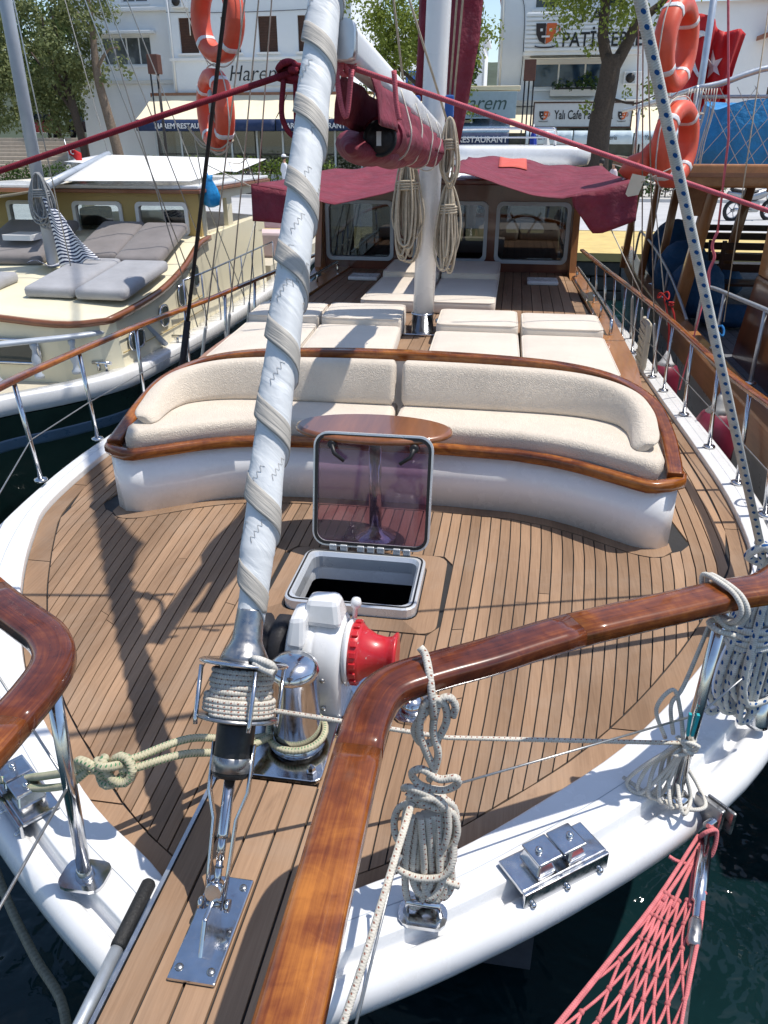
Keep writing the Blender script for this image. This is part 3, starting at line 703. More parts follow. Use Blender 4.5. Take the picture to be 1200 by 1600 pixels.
m = MB(); m.hexa([(-1.0, 45.8, 8.85), (3.2, 45.8, 11.2), (3.2, 57.2, 11.2), (-1.0, 57.2, 8.85), (-1.0, 45.8, 9.0), (3.2, 45.8, 11.38), (3.2, 57.2, 11.38), (-1.0, 57.2, 9.0)])
m.hexa([(3.25, 45.8, 11.2), (7.45, 45.8, 8.85), (7.45, 57.2, 8.85), (3.25, 57.2, 11.2), (3.25, 45.8, 11.38), (7.45, 45.8, 9.0), (7.45, 57.2, 9.0), (3.25, 57.2, 11.38)]); m.build('roof', 'roof_tile', B)
window(B, .9, 2.0, 7.65, 8.9, 46.1, 'white_paint', 'shop_glass', 1); window(B, 4.2, 5.2, 7.65, 8.9, 46.1, 'white_paint', 'shop_glass', 1)
window(B, 1.05, 5.0, 4.15, 5.35, 46.05, 'white_paint', 'win_blue', 3, .1)
sb = MB().b2(.6, 6.2, 45.3, 45.36, 5.75, 7.45).build('sign_balcony', 'wall_white', B)
for k in range(9): MB().b2(.55, 6.25, 45.22, 45.298, 5.78 + k * .185, 5.90 + k * .185).build('slat', 'wall_white2', sb, .01)
MB().b2(.5, 6.3, 45.3, 46, 5.6, 5.748).build('balcony_floor', 'wall_white', B)
text_obj('lettering', 'PATİSSERİE', 'letter_black', .86, sb, (2.35, 45.2, 5.95), align='LEFT', bold=.012, xs=.86, space=1.02)
text_obj('lettering', 'YALI', 'letter_black', .86, sb, (3.0, 45.2, 6.95), align='LEFT', bold=.012, space=1.3)
air_unit(B, 5.6, 45.998, 4.3); MB().tube([(-.6, 45.93, 9.0), (-.6, 45.93, 3.7)], .055, 8).build('drainpipe', 'wall_cream', B)
MB().tube(spl([(-.7, 45.95, 8.2), (.3, 45.94, 8.1), (.5, 45.94, 6.0), (.45, 45.94, 4.2)], 5), .016, 5).build('cable', 'lamp_post', B)
# cup logo: two-coloured shield with handle and saucer
m = MB(); sh = [(0, .55), (.05, .22), (.28, .02), (.5, 0), (.5, .62), (0, .62)]
def logo(parent, x, y, z, s):
    L1 = [(0, .9), (.03, .45), (.2, .15), (.48, .02), (.48, .9)]; L2 = [(.52, .9), (.52, .02), (.8, .15), (.97, .45), (1.0, .9)]
    for L, mt, dy in ((L1, 'logo_dark', 0), (L2, 'logo_orange', 0)):
        mm = MB(); b = len(mm.v); pts = [(x + p * s, z + q * s) for p, q in L]
        mm.rings([[(a, y, c) for a, c in pts], [(a, y - .02, c) for a, c in pts]], True, True, False); mm.build('logo', mt, parent)
    mm = MB(); mm.tube([(x + s * (.5 + .5 * cos(t)), y - .02, z - .05 * s + .08 * s * sin(t)) for t in [pi + pi * k / 8 for k in range(9)]], .03 * s, 6); mm.build('logo', 'logo_dark', parent)
    mm = MB(); mm.tube([(x + s * (1.0 + .16 * sin(t)), y - .01, z + s * (.6 + .2 * cos(t))) for t in [pi * k / 8 for k in range(9)]], .03 * s, 6); mm.build('logo', 'logo_orange', parent)
    for u in (.28, .72):
        mm = MB(); mm.box((x + u * s, y - .022, z + .62 * s), (.12 * s, .02, .12 * s)); mm.build('logo', 'letter_white', parent)
    mm = MB(); mm.box((x + .5 * s, y - .022, z + .34 * s), (.4 * s, .02, .08 * s)); mm.build('logo', 'letter_white', parent)
logo(sb, 1.05, 45.2, 6.05, 1.0)
m = MB(); m.sheet(lambda a, b: (.85 + 4.5 * a, 45.95 - 1.0 * b, 5.58 - .16 * b), 6, 2, .02); m.build('window_awning', 'awning_cream', B)
pl = MB().b2(2.0, 4.3, 45.55, 45.9, 3.8, 4.1).build('planter', 'wall_cream', B)
MB().b2(-.9, 7.4, 45.4, 46.0, 3.35, 3.62).build('cornice', 'wall_cream', B, .03)
sg = MB().b2(1.25, 5.95, 43.7, 43.8, 2.38, 3.42).build('sign', 'sign_grey', B, .01)
m = MB(); m.b2(1.2, 6.0, 43.66, 43.84, 3.42, 3.48).b2(1.2, 6.0, 43.66, 43.84, 2.32, 2.38).b2(1.2, 1.25, 43.66, 43.84, 2.38, 3.42).b2(5.95, 6.0, 43.66, 43.84, 2.38, 3.42); m.build('frame', 'shutter_brown', sg)
text_obj('lettering', 'Yalı Cafe Patisseria', 'letter_black', .56, sg, (3.66, 43.69, 2.72), xs=.66, bold=.008)
logo(sg, 1.5, 43.69, 2.66, .45); logo(sg, 5.3, 43.69, 2.66, .42)
for x_, w_ in ((-.2, 1.4), (6.0, 2.1)): m = MB(); m.sheet(lambda a, b: (x_ + w_ * a, 45.4 - 2.2 * b, 3.3 - 1.2 * b), 4, 3, .01); m.build('awning', 'awning_cream', B)
for i, (a, b_) in enumerate(((.9, 3.2), (3.25, 6.1), (6.3, 8.3))):
    v_ = valance(a, b_, 43.2, 2.2, 1.6, 'awning_pale', B)
    text_obj('lettering', 'Yalı Patisseria', 'letter_black', .3, v_, ((a + b_) / 2, 43.14, 1.8), xs=.8)
MB().b2(-.4, 6.85, 46.5, 46.6, GZ, 2.7).build('shop_back', 'shop_glass', B)
for x in (-.3, 1.9, 4.2, 6.4): MB().b2(x, x + .16, 44.6, 44.8, GZ, 2.7).build('column', 'wall_white', B)
for x in (.0, 2.2, 4.5): MB().b2(x, x + 1.7, 44.68, 44.72, GZ + .1, 2.4).build('glass_panel', 'shop_glass', B)
# ---- gabled white house on the right
B = thing('gabled_house', 'white gabled house with terracotta eaves at the right edge behind the flag', 'house')
m = MB(); hs = [(10.2, 11.2, 3.0, 4.3), (13.4, 14.6, 3.0, 4.3)]; facade(m, 8.6, 17, GZ, 8.2, 49, .3, hs); m.b2(8.6, 8.9, 49.3, 58, GZ, 8.2); m.b2(16.7, 17, 49.3, 58, GZ, 8.2); m.build('wall', 'wall_white', B)
m = MB(); m.hexa([(8.2, 48.6, 8.2), (17.4, 48.6, 8.2), (17.4, 53.5, 10.2), (8.2, 53.5, 10.2), (8.2, 48.6, 8.4), (17.4, 48.6, 8.4), (17.4, 53.5, 10.4), (8.2, 53.5, 10.4)]); m.build('roof', 'roof_tile', B)
m = MB(); m.hexa([(12.4, 47.6, 6.4), (17.4, 47.6, 7.6), (17.4, 49.2, 7.6), (12.4, 49.2, 6.4), (12.4, 47.6, 6.6), (17.4, 47.6, 7.8), (17.4, 49.2, 7.8), (12.4, 49.2, 6.6)]); m.build('porch_roof', 'roof_tile', B)
for a, b_, c, d in hs: window(B, a, b_, c, d, 49.1, 'shutter_brown', 'shop_glass', 2)

# ------------------------------------------------------------------ vegetation
def leaves(mb, centres, per, spread, size, seed, aspect=.55, flat=0.0):
    r_ = random.Random(seed)
    for c, rad in centres:
        for _ in range(int(per * (rad / spread) ** 2)):
            d = Vector((r_.gauss(0, 1), r_.gauss(0, 1), r_.gauss(0, .8)))
            d = d.normalized() * (r_.random() ** .45) * rad
            p = Vector(c) + d
            n = (d.normalized() + Vector((r_.uniform(-1, 1), r_.uniform(-1, 1), r_.uniform(-.4, 1.2)))).normalized()
            a = n.orthogonal().normalized(); a = (Matrix.Rotation(r_.uniform(0, 6.28), 3, n) @ a); b = n.cross(a)
            s_ = size * r_.uniform(.6, 1.35); b0 = len(mb.v)
            mb.v += [tuple(p - a * s_), tuple(p + b * s_ * aspect + n * s_ * .15), tuple(p + a * s_), tuple(p - b * s_ * aspect + n * s_ * .15)]
            mb.face((b0, b0 + 1, b0 + 2, b0 + 3))
    return mb
def tree(name, label, base, trunk, limbs, crown, leafmat, bark='bark', size=.10, per=260, seed=1, group=None):
    """trunk: [(point, radius)], limbs: list of such lists, crown: [(centre, radius)]"""
    t = thing(name, label, 'tree', group, base)
    m = MB(); m.tube(spl([p for p, _ in trunk], 4), [r for i in range(len(trunk) - 1) for r in [trunk[i][1] + (trunk[i + 1][1] - trunk[i][1]) * k / 4 for k in range(4)]] + [trunk[-1][1]], 10); m.build('trunk', bark, t)
    for L in limbs:
        m = MB(); m.tube(spl([p for p, _ in L], 4), [r for i in range(len(L) - 1) for r in [L[i][1] + (L[i + 1][1] - L[i][1]) * k / 4 for k in range(4)]] + [L[-1][1]], 7); m.build('limb', bark, t)
    m = leaves(MB(), crown, per, 1.0, size, seed); m.build('crown', leafmat, t)
    return t
def clumps(c, R, n, r0, r1, seed, sq=(1, 1, 1)):
    r_ = random.Random(seed); out = []
    for _ in range(n):
        d = Vector((r_.gauss(0, 1), r_.gauss(0, 1), r_.gauss(0, 1))).normalized() * (r_.random() ** .4)
        out.append((Vector(c) + Vector((d.x * R * sq[0], d.y * R * sq[1], d.z * R * sq[2])), r_.uniform(r0, r1)))
    return out
tree('tree', 'bushy grey-green tree with a dark trunk in front of the stone steps', (-21.9, 41.5, GZ),
     [((0, 0, 0), .26), ((.05, 0, 1.8), .22), ((-.2, 0, 3.6), .2), ((-.5, .2, 5.6), .14), ((-.7, .2, 8), .06)],
     [[((-.15, 0, 3.4), .14), ((-1.2, .2, 4.8), .1), ((-2.2, .3, 6.2), .05)], [((-.3, 0, 4.2), .12), ((-.9, -.3, 6), .08), ((-.9, -.4, 7.6), .04)]],
     clumps((-3.0, .3, 6.0), 3.8, 110, .45, .95, 3, (1.1, .8, .95)) + clumps((-.9, 0, 4.2), 1.5, 12, .35, .6, 4), 'leaf_olive', 'bark', .105, 330, 11)
tree('tree', 'dense tree at the far left behind the bushy tree above the steps', (-31, 55, GZ + 2.28),
     [((0, 0, 0), .3), ((0, 0, 2), .25), ((.3, 0, 4), .2), ((0, 0, 7), .1)], [[((.1, 0, 3), .14), ((1.4, 0, 4.5), .09), ((2.4, 0, 6), .04)], [((.1, 0, 2.6), .14), ((-1.4, 0, 4.5), .09), ((-2.4, 0, 6), .04)]],
     clumps((.8, 0, 5.6), 4.6, 70, .6, 1.3, 23, (1.3, .8, .8)), 'leaf_dark', 'bark', .17, 130, 24)
tree('tree', 'tall pale-barked tree with a thin crown in front of the white wall', (-20.0, 41.5, GZ),
     [((0, 0, 0), .34), ((0, 0, 1.5), .27), ((-.25, 0, 3.2), .24), ((-.55, 0, 5.2), .2), ((-.5, .1, 7.5), .13), ((-.6, .1, 9.4), .06)],
     [[((-.55, 0, 5.4), .1), ((.3, -.2, 6.2), .06), ((.9, -.3, 6.3), .03)], [((-.5, .1, 7), .1), ((-1.4, .2, 8), .06)]],
     clumps((-.7, 0, 8.2), 1.8, 20, .35, .7, 5) + [((.9, -.3, 5.6), .45), ((1.3, -.3, 5.2), .35), ((.5, 0, 6.4), .4), ((-.2, 0, 4.9), .35)], 'leaf_olive', 'bark_pale', .11, 210, 12)
tree('tree', 'light green tree with an open crown between the masts and the blue framed windows', (-3.6, 41.0, GZ),
     [((0, 0, 0), .24), ((.05, 0, 1.6), .21), ((.1, 0, 3.0), .19), ((0, 0, 4.1), .17), ((-.5, 0, 5.4), .11), ((-.8, 0, 7.2), .05)],
     [[((.05, 0, 3.6), .13), ((.7, .1, 5.0), .09), ((1.3, .1, 6.8), .04)], [((0, 0, 4.0), .11), ((-1.5, -.1, 5.2), .07), ((-2.6, -.2, 6.0), .03)], [((.3, 0, 4.3), .07), ((1.5, 0, 5.1), .03)]],
     clumps((-.9, 0, 6.7), 3.5, 96, .4, .85, 6, (1.05, .8, .66)) + [((-3.0, 0, 4.7), .7), ((-3.3, 0, 3.6), .6), ((1.6, 0, 4.3), .6), ((-2.3, 0, 5.4), .8), ((1.9, 0, 3.4), .4)], 'leaf_lime', 'bark', .088, 290, 13)
tree('tree', 'big dark forked tree in front of the patisserie sign', (4.0, 37.6, GZ),
     [((0, 0, 0), .62), ((0, 0, 1.2), .52), ((-.05, 0, 2.8), .47), ((.1, 0, 4.4), .42), ((.15, 0, 5.4), .40)],
     [[((.05, 0, 5.0), .26), ((-.3, 0, 6.0), .22), ((-.35, 0, 7.4), .18), ((-.3, 0, 9.2), .08)], [((.2, 0, 4.8), .28), ((.75, 0, 5.9), .23), ((1.0, 0, 6.5), .20), ((1.9, .1, 7.2), .13), ((3.0, .2, 8.4), .06)],
      [((1.0, 0, 6.4), .12), ((1.0, -.1, 7.6), .09), ((.7, -.1, 9), .04)], [((.0, 0, 3.9), .06), ((1.2, -.2, 3.6), .04), ((2.0, -.3, 3.9), .02)], [((.9, 0, 6.1), .07), ((2.0, -.2, 5.9), .05), ((2.9, -.2, 5.0), .02)]],
     clumps((.3, 0, 8.4), 3.4, 66, .4, .9, 8, (1.15, .7, .62)) + [((-1.6, -.2, 6.5), .55), ((-2.1, -.2, 6.1), .45), ((-.8, -.3, 5.6), .4), ((1.9, -.3, 4.2), .6), ((2.3, -.3, 3.7), .5), ((2.6, -.3, 4.6), .45), ((1.5, -.2, 3.3), .3), ((-1.1, -.3, 6.9), .6), ((.9, -.5, 4.0), .3), ((-.7, -.4, 3.5), .35), ((2.2, -.2, 6.6), .6)], 'leaf_lime', 'bark', .088, 270, 14)
t = thing('climbing_plant', 'green climbing plant growing up between the restaurant and the patisserie', 'plant', None, (-2.0, 44.6, GZ))
m = MB(); m.tube(spl([(0, 0, 0), (.1, 0, 2.5), (-.1, 0, 5), (.1, 0, 8)], 5), .06, 6); m.build('stem', 'bark', t)
leaves(MB(), [((rnd.uniform(-.35, .35), rnd.uniform(-.15, .15), .6 + i * .27), .45) for i in range(32)], 420, 1.0, .11, 21).build('foliage', 'leaf_dark', t)
def hedge(label, x0, x1, y, h, mat, seed, d=.8, cat='hedge'):
    r_ = random.Random(seed); t = thing('hedge', label, cat, None, ((x0 + x1) / 2, y, GZ))
    c = []; n = int((x1 - x0) / .32)
    for i in range(n):
        for z in (.25, .6, .95):
            if z < h: c.append((((x0 - x1) / 2 + (i + .5) * (x1 - x0) / n + r_.uniform(-.1, .1), r_.uniform(-d / 3, d / 3), z * h / 1.0 * r_.uniform(.8, 1.08)), r_.uniform(.3, .42)))
    leaves(MB(), c, 330, 1.0, .075, seed).build('foliage', mat, t)
    m = MB()
    for i in range(n): m.tube([((x0 - x1) / 2 + (i + .5) * (x1 - x0) / n, 0, 0), ((x0 - x1) / 2 + (i + .5) * (x1 - x0) / n, .03, h * .7)], .03, 5)
    m.build('stems', 'bark', t)
hedge('bright clipped hedge in front of the glass restaurant front', -18.5, -7.6, 37.4, 1.3, 'leaf_hedge', 31)
hedge('dark low hedge below the stone steps', -27.5, -17.2, 38.0, 1.0, 'leaf_dark', 32)
hedge('green hedge across the road behind the awning on the right', 4.9, 9.6, 37.8, 1.4, 'leaf_dark', 33)
hedge('leafy hedge seen through the wheelhouse windows', -6.5, 2.6, 37.4, .9, 'leaf_dark', 34)
for x in (2.2, 2.7, 3.3, 3.9):
    pass
t = thing('potted_plant', 'leafy plants in the planter of the patisserie balcony', 'plant', None, (3.2, 45.6, 4.1))
leaves(MB(), [((-.8, 0, .2), .35), ((-.3, 0, .15), .3), ((.3, 0, .3), .4), ((.9, 0, .3), .45), ((.6, 0, .6), .3)], 420, 1.0, .09, 35).build('foliage', 'leaf_dark', t)
MB().b2(-1.0, 1.1, -.04, .1, .002, .1).build('soil_box', 'pot_black', t)

# ------------------------------------------------------------------ street furniture
def lamp(label, x, y, h):
    t = thing('street_lamp', label, 'street lamp', 'square street lamps along the promenade', (x, y, GZ))
    MB().b2(-.24, .24, -.24, .24, h - .75, h).build('lamp_head', 'lamp_box', t, .02)
    for dx, dy in ((-.18, -.12), (.18, -.12), (0, .16)): MB().tube([(dx, dy, 0), (dx, dy, h - .74)], .035, 6).build('pole', 'lamp_post', t)
    MB().b2(-.3, .3, -.28, .28, 0, .12).build('base', 'lamp_post', t)
lamp('square brown lamp on three thin poles in front of the white building corner', -15.45, 36.9, 5.6)
lamp('square brown lamp on three thin poles beside the patisserie sign', .85, 36.9, 5.2)
def parasol(label, x, y, h, mat):
    t = thing('closed_parasol', label, 'parasol', None, (x, y, GZ))
    m = MB(); rs = []
    for z, r in ((.75, .10), (.8, .26), (1.5, .24), (h - .5, .14), (h - .1, .05), (h, .02)):
        rs.append([(r * (1 + .22 * cos(5 * a)) * cos(a), r * (1 + .22 * cos(5 * a)) * sin(a), z) for a in [2 * pi * k / 20 for k in range(20)]])
    m.rings(rs); m.build('canopy', mat, t)
    MB().tube([(0, 0, 0), (0, 0, h + .1)], .025, 6).build('pole', 'galv', t); MB().lathe([(.28, 0), (.28, .06), (.05, .09)], n=14).build('base', 'lamp_post', t)
parasol('closed royal blue parasol outside the restaurant', 1.25, 41.5, 2.8, 'royal_blue')
parasol('closed white parasol beside the blue parasol', 1.9, 41.3, 2.5, 'ivory_umbrella')
def qbollard(label, x, y, mat, h=.5, r=.1):
    MBo = MB().lathe([(r * 1.5, 0), (r * 1.5, .05), (r, .09), (r * .85, h * .55), (r * 1.3, h * .75), (r * 1.35, h * .85), (r * .6, h)], (x, y, QZ + (.062 if y > 36 else .002)), n=14)
    tag(MBo.build('bollard', mat), label, 'bollard')
qbollard('black ornamental bollard on the kerb in front of the hedge', -11.4, 36.75, 'lamp_post', .95, .16)
qbollard('grey mooring bollard on the yellow quay at the left', -9.2, 19.9, 'galv', .55, .16)
qbollard('yellow mooring bollard on the quay edge at the left', -8.9, 19.5, 'paving_yellow', .3, .16)
qbollard('yellow mooring bollard on the quay beside the wooden wheelhouse', 1.95, 19.6, 'paving_yellow', .35, .14)

# ------------------------------------------------------------------ people
def person(label, loc, rz, shirt, trousers, hat=None, hair='hair', step=.18, arm=.15, long_hair=False, female=False):
    P = thing('person', label, 'person', None, loc, rz)
    me = bpy.data.meshes.new('body')
    V = [((0, 0, .95), .15), ((0, 0, 1.15), .14), ((0, .0, 1.36), .165), ((0, 0, 1.47), .075), ((0, -.01, 1.54), .06), ((0, -.02, 1.63), .098), ((0, -.02, 1.71), .07),
         ((.10, 0, .9), .105), ((.11, -step * .5, .5), .07), ((.11, -step * .9, .1), .05), ((.12, -step * .9 - .15, .03), .04),
         ((-.10, 0, .9), .105), ((-.11, step * .3, .5), .07), ((-.11, step * 1.1, .1), .05), ((-.12, step * 1.1 - .15, .03), .04),
         ((.20, 0, 1.38), .07), ((.25, arm * .4, 1.12), .05), ((.25, -arm, .88), .038), ((.24, -arm - .05, .78), .035),
         ((-.20, 0, 1.38), .07), ((-.25, -arm * .2, 1.12), .05), ((-.24, -arm * 1.2, .9), .038), ((-.23, -arm * 1.4, .8), .035)]
    E_ = [(0, 1), (1, 2), (2, 3), (3, 4), (4, 5), (5, 6), (0, 7), (7, 8), (8, 9), (9, 10), (0, 11), (11, 12), (12, 13), (13, 14), (2, 15), (15, 16), (16, 17), (17, 18), (2, 19), (19, 20), (20, 21), (21, 22)]
    me.from_pydata([v for v, _ in V], E_, []); o = obj('body', me, P)
    sk = o.modifiers.new('skin', 'SKIN'); lay = me.skin_vertices[0] if me.skin_vertices else None
    if lay is None:
        me.attributes  # skin layer is created by the modifier
    for i, (_, r) in enumerate(V): me.skin_vertices[0].data[i].radius = (r, r * .8)
    me.skin_vertices[0].data[0].use_root = True
    ss = o.modifiers.new('sub', 'SUBSURF'); ss.levels = 2; ss.render_levels = 2
    mt, t, b = nt('clothes_' + shirt + trousers); sp = N(t, 'ShaderNodeSeparateXYZ'); t.links.new(coords(t), sp.inputs[0])
    base = {k: M[k].node_tree.nodes['Principled BSDF'].inputs['Base Color'] for k in ()}
    col = {'cloth_white': (.74, .75, .78), 'cloth_grey': (.17, .19, .21), 'cloth_pink': (.62, .50, .52), 'cloth_navy': (.02, .03, .06)}
    t.links.new(ramp(t, sp.outputs[2], [(0, (.04, .03, .03)), (.045, col[trousers]), (.535, col[shirt]), (.83, (.48, .26, .17))]), b.inputs['Base Color'])
    mr = N(t, 'ShaderNodeMapRange'); mr.inputs[2].default_value = 1.75; t.links.new(sp.outputs[2], mr.inputs[0])
    rp = [n for n in t.nodes if n.type == 'VALTORGB'][-1]; rp.color_ramp.interpolation = 'CONSTANT'; t.links.new(mr.outputs[0], rp.inputs[0])
    b.inputs['Roughness'].default_value = .85; me.materials.append(mt)
    m = MB(); m.ball((0, .005, 1.675), .108, 12, 8, (.95, 1.02, 1.0) if not long_hair else (1.0, 1.05, 1.0))
    if long_hair: m.ball((0, .05, 1.55), .09, 10, 6, (1, .6, 1.5))
    m.build('hair', hair, P)
    if hat: 
        m = MB(); m.lathe([(.112, 0), (.11, .05), (.08, .1), (.02, .12)], (0, 0, 1.69), n=14); m.box((0, -.14, 1.70), (.15, .14, .015)); m.build('cap', hat, P)
    return P
person('person in white clothes and a white cap walking past the hedge', (-9.55, 36.0, QZ - .06), 2.2, 'cloth_white', 'cloth_white', 'cloth_white')
person('man in a grey shirt walking on the road right of the wooden wheelhouse', (3.6, 31.2, QZ - .06), -1.3, 'cloth_grey', 'cloth_navy')
person('dark-haired woman in a pale pink top walking beside the man in grey', (3.98, 30.6, QZ - .06), -1.3, 'cloth_pink', 'cloth_navy', None, 'hair', .15, .1, True, True)
# ------------------------------------------------------------------ motorcycle on the quay
mo = thing('motorcycle', 'silver motorcycle parked on the road behind the wooden boat at the right', 'motorcycle', None, (8.3, 28.6, QZ - .06), .35)
for x in (-.68, .68):
    wl = MB().tube([(x + .29 * cos(a), 0, .31 + .29 * sin(a)) for a in [2 * pi * k / 24 for k in range(24)]], .06, 8, True).build('wheel', 'tyre', mo)
    m = MB(); m.lathe([(.05, -.06), (.05, .06)], (x, 0, .31), (0, 1, 0), 10)
    for k in range(5): m.tube([(x, 0, .31), (x + .25 * cos(k * 2 * pi / 5), 0, .31 + .25 * sin(k * 2 * pi / 5))], .014, 5)
    m.tube([(x + .235 * cos(a), 0, .31 + .235 * sin(a)) for a in [2 * pi * k / 20 for k in range(20)]], .02, 6, True); m.build('rim', 'moto_silver', wl)
m = MB(); m.tube(spl([(.62, 0, .95), (.3, 0, .82), (-.1, 0, .72), (-.55, 0, .78), (-.95, 0, .86)], 4), [.05, .08, .11, .13, .15, .16, .16, .15, .14, .13, .12, .12, .11, .1, .09, .07, .05], 10); m.build('body', 'moto_silver', mo)
m = MB(); m.tube(spl([(.1, 0, .86), (-.25, 0, .85), (-.6, 0, .9), (-.85, 0, .95)], 4), .10, 8, prof=[(1.1, 0), (.8, .45), (0, .6), (-.8, .45), (-1.1, 0), (0, -.5)], up=(0, 0, 1)); m.build('seat', 'black_rubber', mo)
MB().box((0, 0, .42), (.42, .26, .34)).build('engine', 'gear_grey', mo, .05)
m = MB(); m.tube([(.68, -.09, .31), (.45, -.09, 1.0)], .028, 6).tube([(.68, .09, .31), (.45, .09, 1.0)], .028, 6); m.build('fork', 'steel', mo)
m = MB(); m.tube(spl([(.3, -.36, 1.08), (.42, -.2, 1.06), (.45, 0, 1.02), (.42, .2, 1.06), (.3, .36, 1.08)], 4), .018, 6); m.build('handlebar', 'black_rubber', mo)
MB().ball((.58, 0, .92), .1, 10, 6).build('headlight', 'reflector', mo); m = MB(); m.tube([(-.1, -.14, .3), (-.75, -.16, .36)], .05, 8); m.build('exhaust', 'steel', mo)
# ================================================================== OUR BOAT
BOAT = thing('sailing_boat', 'white hulled wooden sailing boat with teak foredeck, curved bench and varnished wheelhouse', 'boat', None, (0, 4, WZ))
def PT(mb, name, mat, parent=None, **k):
    """part of the boat: built in world coordinates, parented with the offset taken out"""
    o = mb.build(name, mat, None, **k); p = parent or BOAT; o.parent = p
    if p is BOAT: o.matrix_parent_inverse = Matrix.Translation((0, -4, -WZ))
    return o
OUT = [(0, .93), (.15, 1.0), (.305, 1.115), (.57, 1.28), (.91, 1.52), (1.27, 1.825), (1.59, 2.18), (1.86, 2.65), (2.04, 3.2), (2.12, 3.8), (2.15, 4.4), (2.12, 5.2), (2.06, 6.2), (1.99, 7.4), (1.9, 9.4), (1.78, 12), (1.55, 15)]
INN = [(0, 1.25), (.14, 1.3), (.3, 1.42), (.55, 1.58), (.82, 1.82), (1.095, 2.1), (1.35, 2.45), (1.6, 2.87), (1.79, 3.28), (1.90, 3.62), (1.945, 4.3), (1.92, 5.1), (1.87, 6.1), (1.82, 7.3), (1.74, 9.3), (1.63, 11.9), (1.4, 14.9)]
OUTs = [(p.x, p.y) for p in spl([(a, b, 0) for a, b in OUT], 4)]; INNs = [(p.x, p.y) for p in spl([(a, b, 0) for a, b in INN], 4)]
HBT = sorted([(y, x) for x, y in INNs])
def hb(y): return interp(HBT, y) if y > 1.25 else 0.0
# hull with moulded bulwark cap, one continuous skin round the bow
CS = [(0, -.03), (0, .026), (.004, .034), (.02, .036), (.05, .0365), (.30, .0385), (.58, .0385), (.605, .038), (.615, .034), (.625, .002), (.632, -.014), (.645, -.018), (.67, -.019), (.70, -.019), (.715, -.015), (.735, -.003), (.765, .006), (.81, .009), (.87, .006), (.93, -.006), (.98, -.025), (1.0, -.05), (.99, -.08), (.95, -.105), (.90, -.115), (.80, -.125)]
ring = []
for i, ((ox, oy), (ix, iy)) in enumerate(zip(OUTs, INNs)):
    row = [(ix + (ox - ix) * s_, iy + (oy - iy) * s_, z) for s_, z in CS]
    k = max(0, 1 - oy / 6)
    k2 = max(0, 1 - oy / 5) ** .7
    for z, f in ((-.2, .10), (-.5, .42), (-1.0, .85), (-1.6, 1.25), (-2.2, 1.55)):      # strong flare under the bow
        bx, by, _ = row[len(CS) - 1]
        row.append((bx * (1 - .06 * f - .42 * f * k2), by + f * 1.15 * k2, z))
    ring.append(row)
full = [[(-x, y, z) for x, y, z in r] for r in reversed(ring[1:])] + ring
mb = MB(); mb.rings(full, False, False, True)
HULL = PT(mb, 'hull', 'gelcoat')
for sg in (-1, 1):                           # seam along the cap
    P_ = [(sg * (ix + (ox - ix) * .33), iy + (oy - iy) * .33, .0383) for (ox, oy), (ix, iy) in zip(OUTs[6:], INNs[6:])]
    PT(MB().tube(P_, .0016, 5), 'cap_seam', 'grey_paint', HULL)
# ---- deck: dark caulking bed, teak planks on it
mb = MB(); ys = sorted([1.26 + .06 * i for i in range(30)] + [2.835, 2.8351, 3.265, 3.2651] + [3.1 + .1 * i for i in range(1, 70)])
for a, b in zip(ys, ys[1:]):
    ha, hb_ = hb(a) + .01, hb(b) + .01
    if 2.83 < (a + b) / 2 < 3.266 and b - a > 1e-5 and a >= 2.835 and b <= 3.2651:
        for sg in (-1, 1):
            q = [(sg * .265, a), (sg * ha, a), (sg * hb_, b), (sg * .265, b)]
            n0 = len(mb.v); mb.v += [(x, y, -.008) for x, y in q]; mb.face([n0, n0 + 1, n0 + 2, n0 + 3] if sg > 0 else [n0 + 3, n0 + 2, n0 + 1, n0])
    else:
        n0 = len(mb.v); mb.v += [(-ha, a, -.008), (ha, a, -.008), (hb_, b, -.008), (-hb_, b, -.008)]; mb.face([n0, n0 + 1, n0 + 2, n0 + 3])
DECK = PT(mb, 'deck', 'caulk')
BFT = [(0, 3.98), (.35, 3.98), (.7, 3.955), (.9, 3.90), (1.05, 3.83), (1.2, 3.73), (1.33, 3.645), (1.42, 3.625), (1.49, 3.65), (1.53, 3.72)]
def bf(x): return interp(BFT, abs(x))
def marg(y): return hb(y) - (.125 if y < 3 else .125 - .04 * min(1, y - 3))
def plank_x(u, y):
    k = 1 - min(1, hb(min(max(y, 1.7), 4.3)) / 1.945)
    x = u * (1 - (.18 + .30 * abs(u) / 1.9) * k)
    if y > 4.3: x += (hb(y) - 1.945) * u / 1.9
    return x
def allowed(x, y, g=.003):
    if abs(x) > marg(y) - g: return False
    if abs(x) < .40 + g and 2.70 - g < y < 3.385 + g: return False
    if abs(x) < 1.60 and y > bf(x) - .085 - g: return False
    return True
def plank_mesh(u0, u1, a0, b0, a1, b1, t0, t1):
    c0, d0 = a0 + (b0 - a0) * t0, a0 + (b0 - a0) * t1; c1, d1 = a1 + (b1 - a1) * t0, a1 + (b1 - a1) * t1
    n = max(2, int((d0 - c0) / .22)); m = MB(); z = rnd.uniform(-.0007, .0007)
    for t in range(n + 1):
        ya, yb = c0 + (d0 - c0) * t / n, c1 + (d1 - c1) * t / n; lx_, rx_ = plank_x(u0, ya), plank_x(u1, yb)
        m.v += [(lx_, ya, -.02), (rx_, yb, -.02), (rx_, yb, z), (lx_, ya, z)]
    for t in range(n):
        q = t * 4; m.face((q + 3, q + 2, q + 6, q + 7)); m.face((q, q + 3, q + 7, q + 4)); m.face((q + 1, q + 5, q + 6, q + 2))
    m.face((0, 1, 2, 3)); q = n * 4; m.face((q + 3, q + 2, q + 1, q)); PT(m, 'plank', 'teak', DECK)
PW = .0545; planks = 0
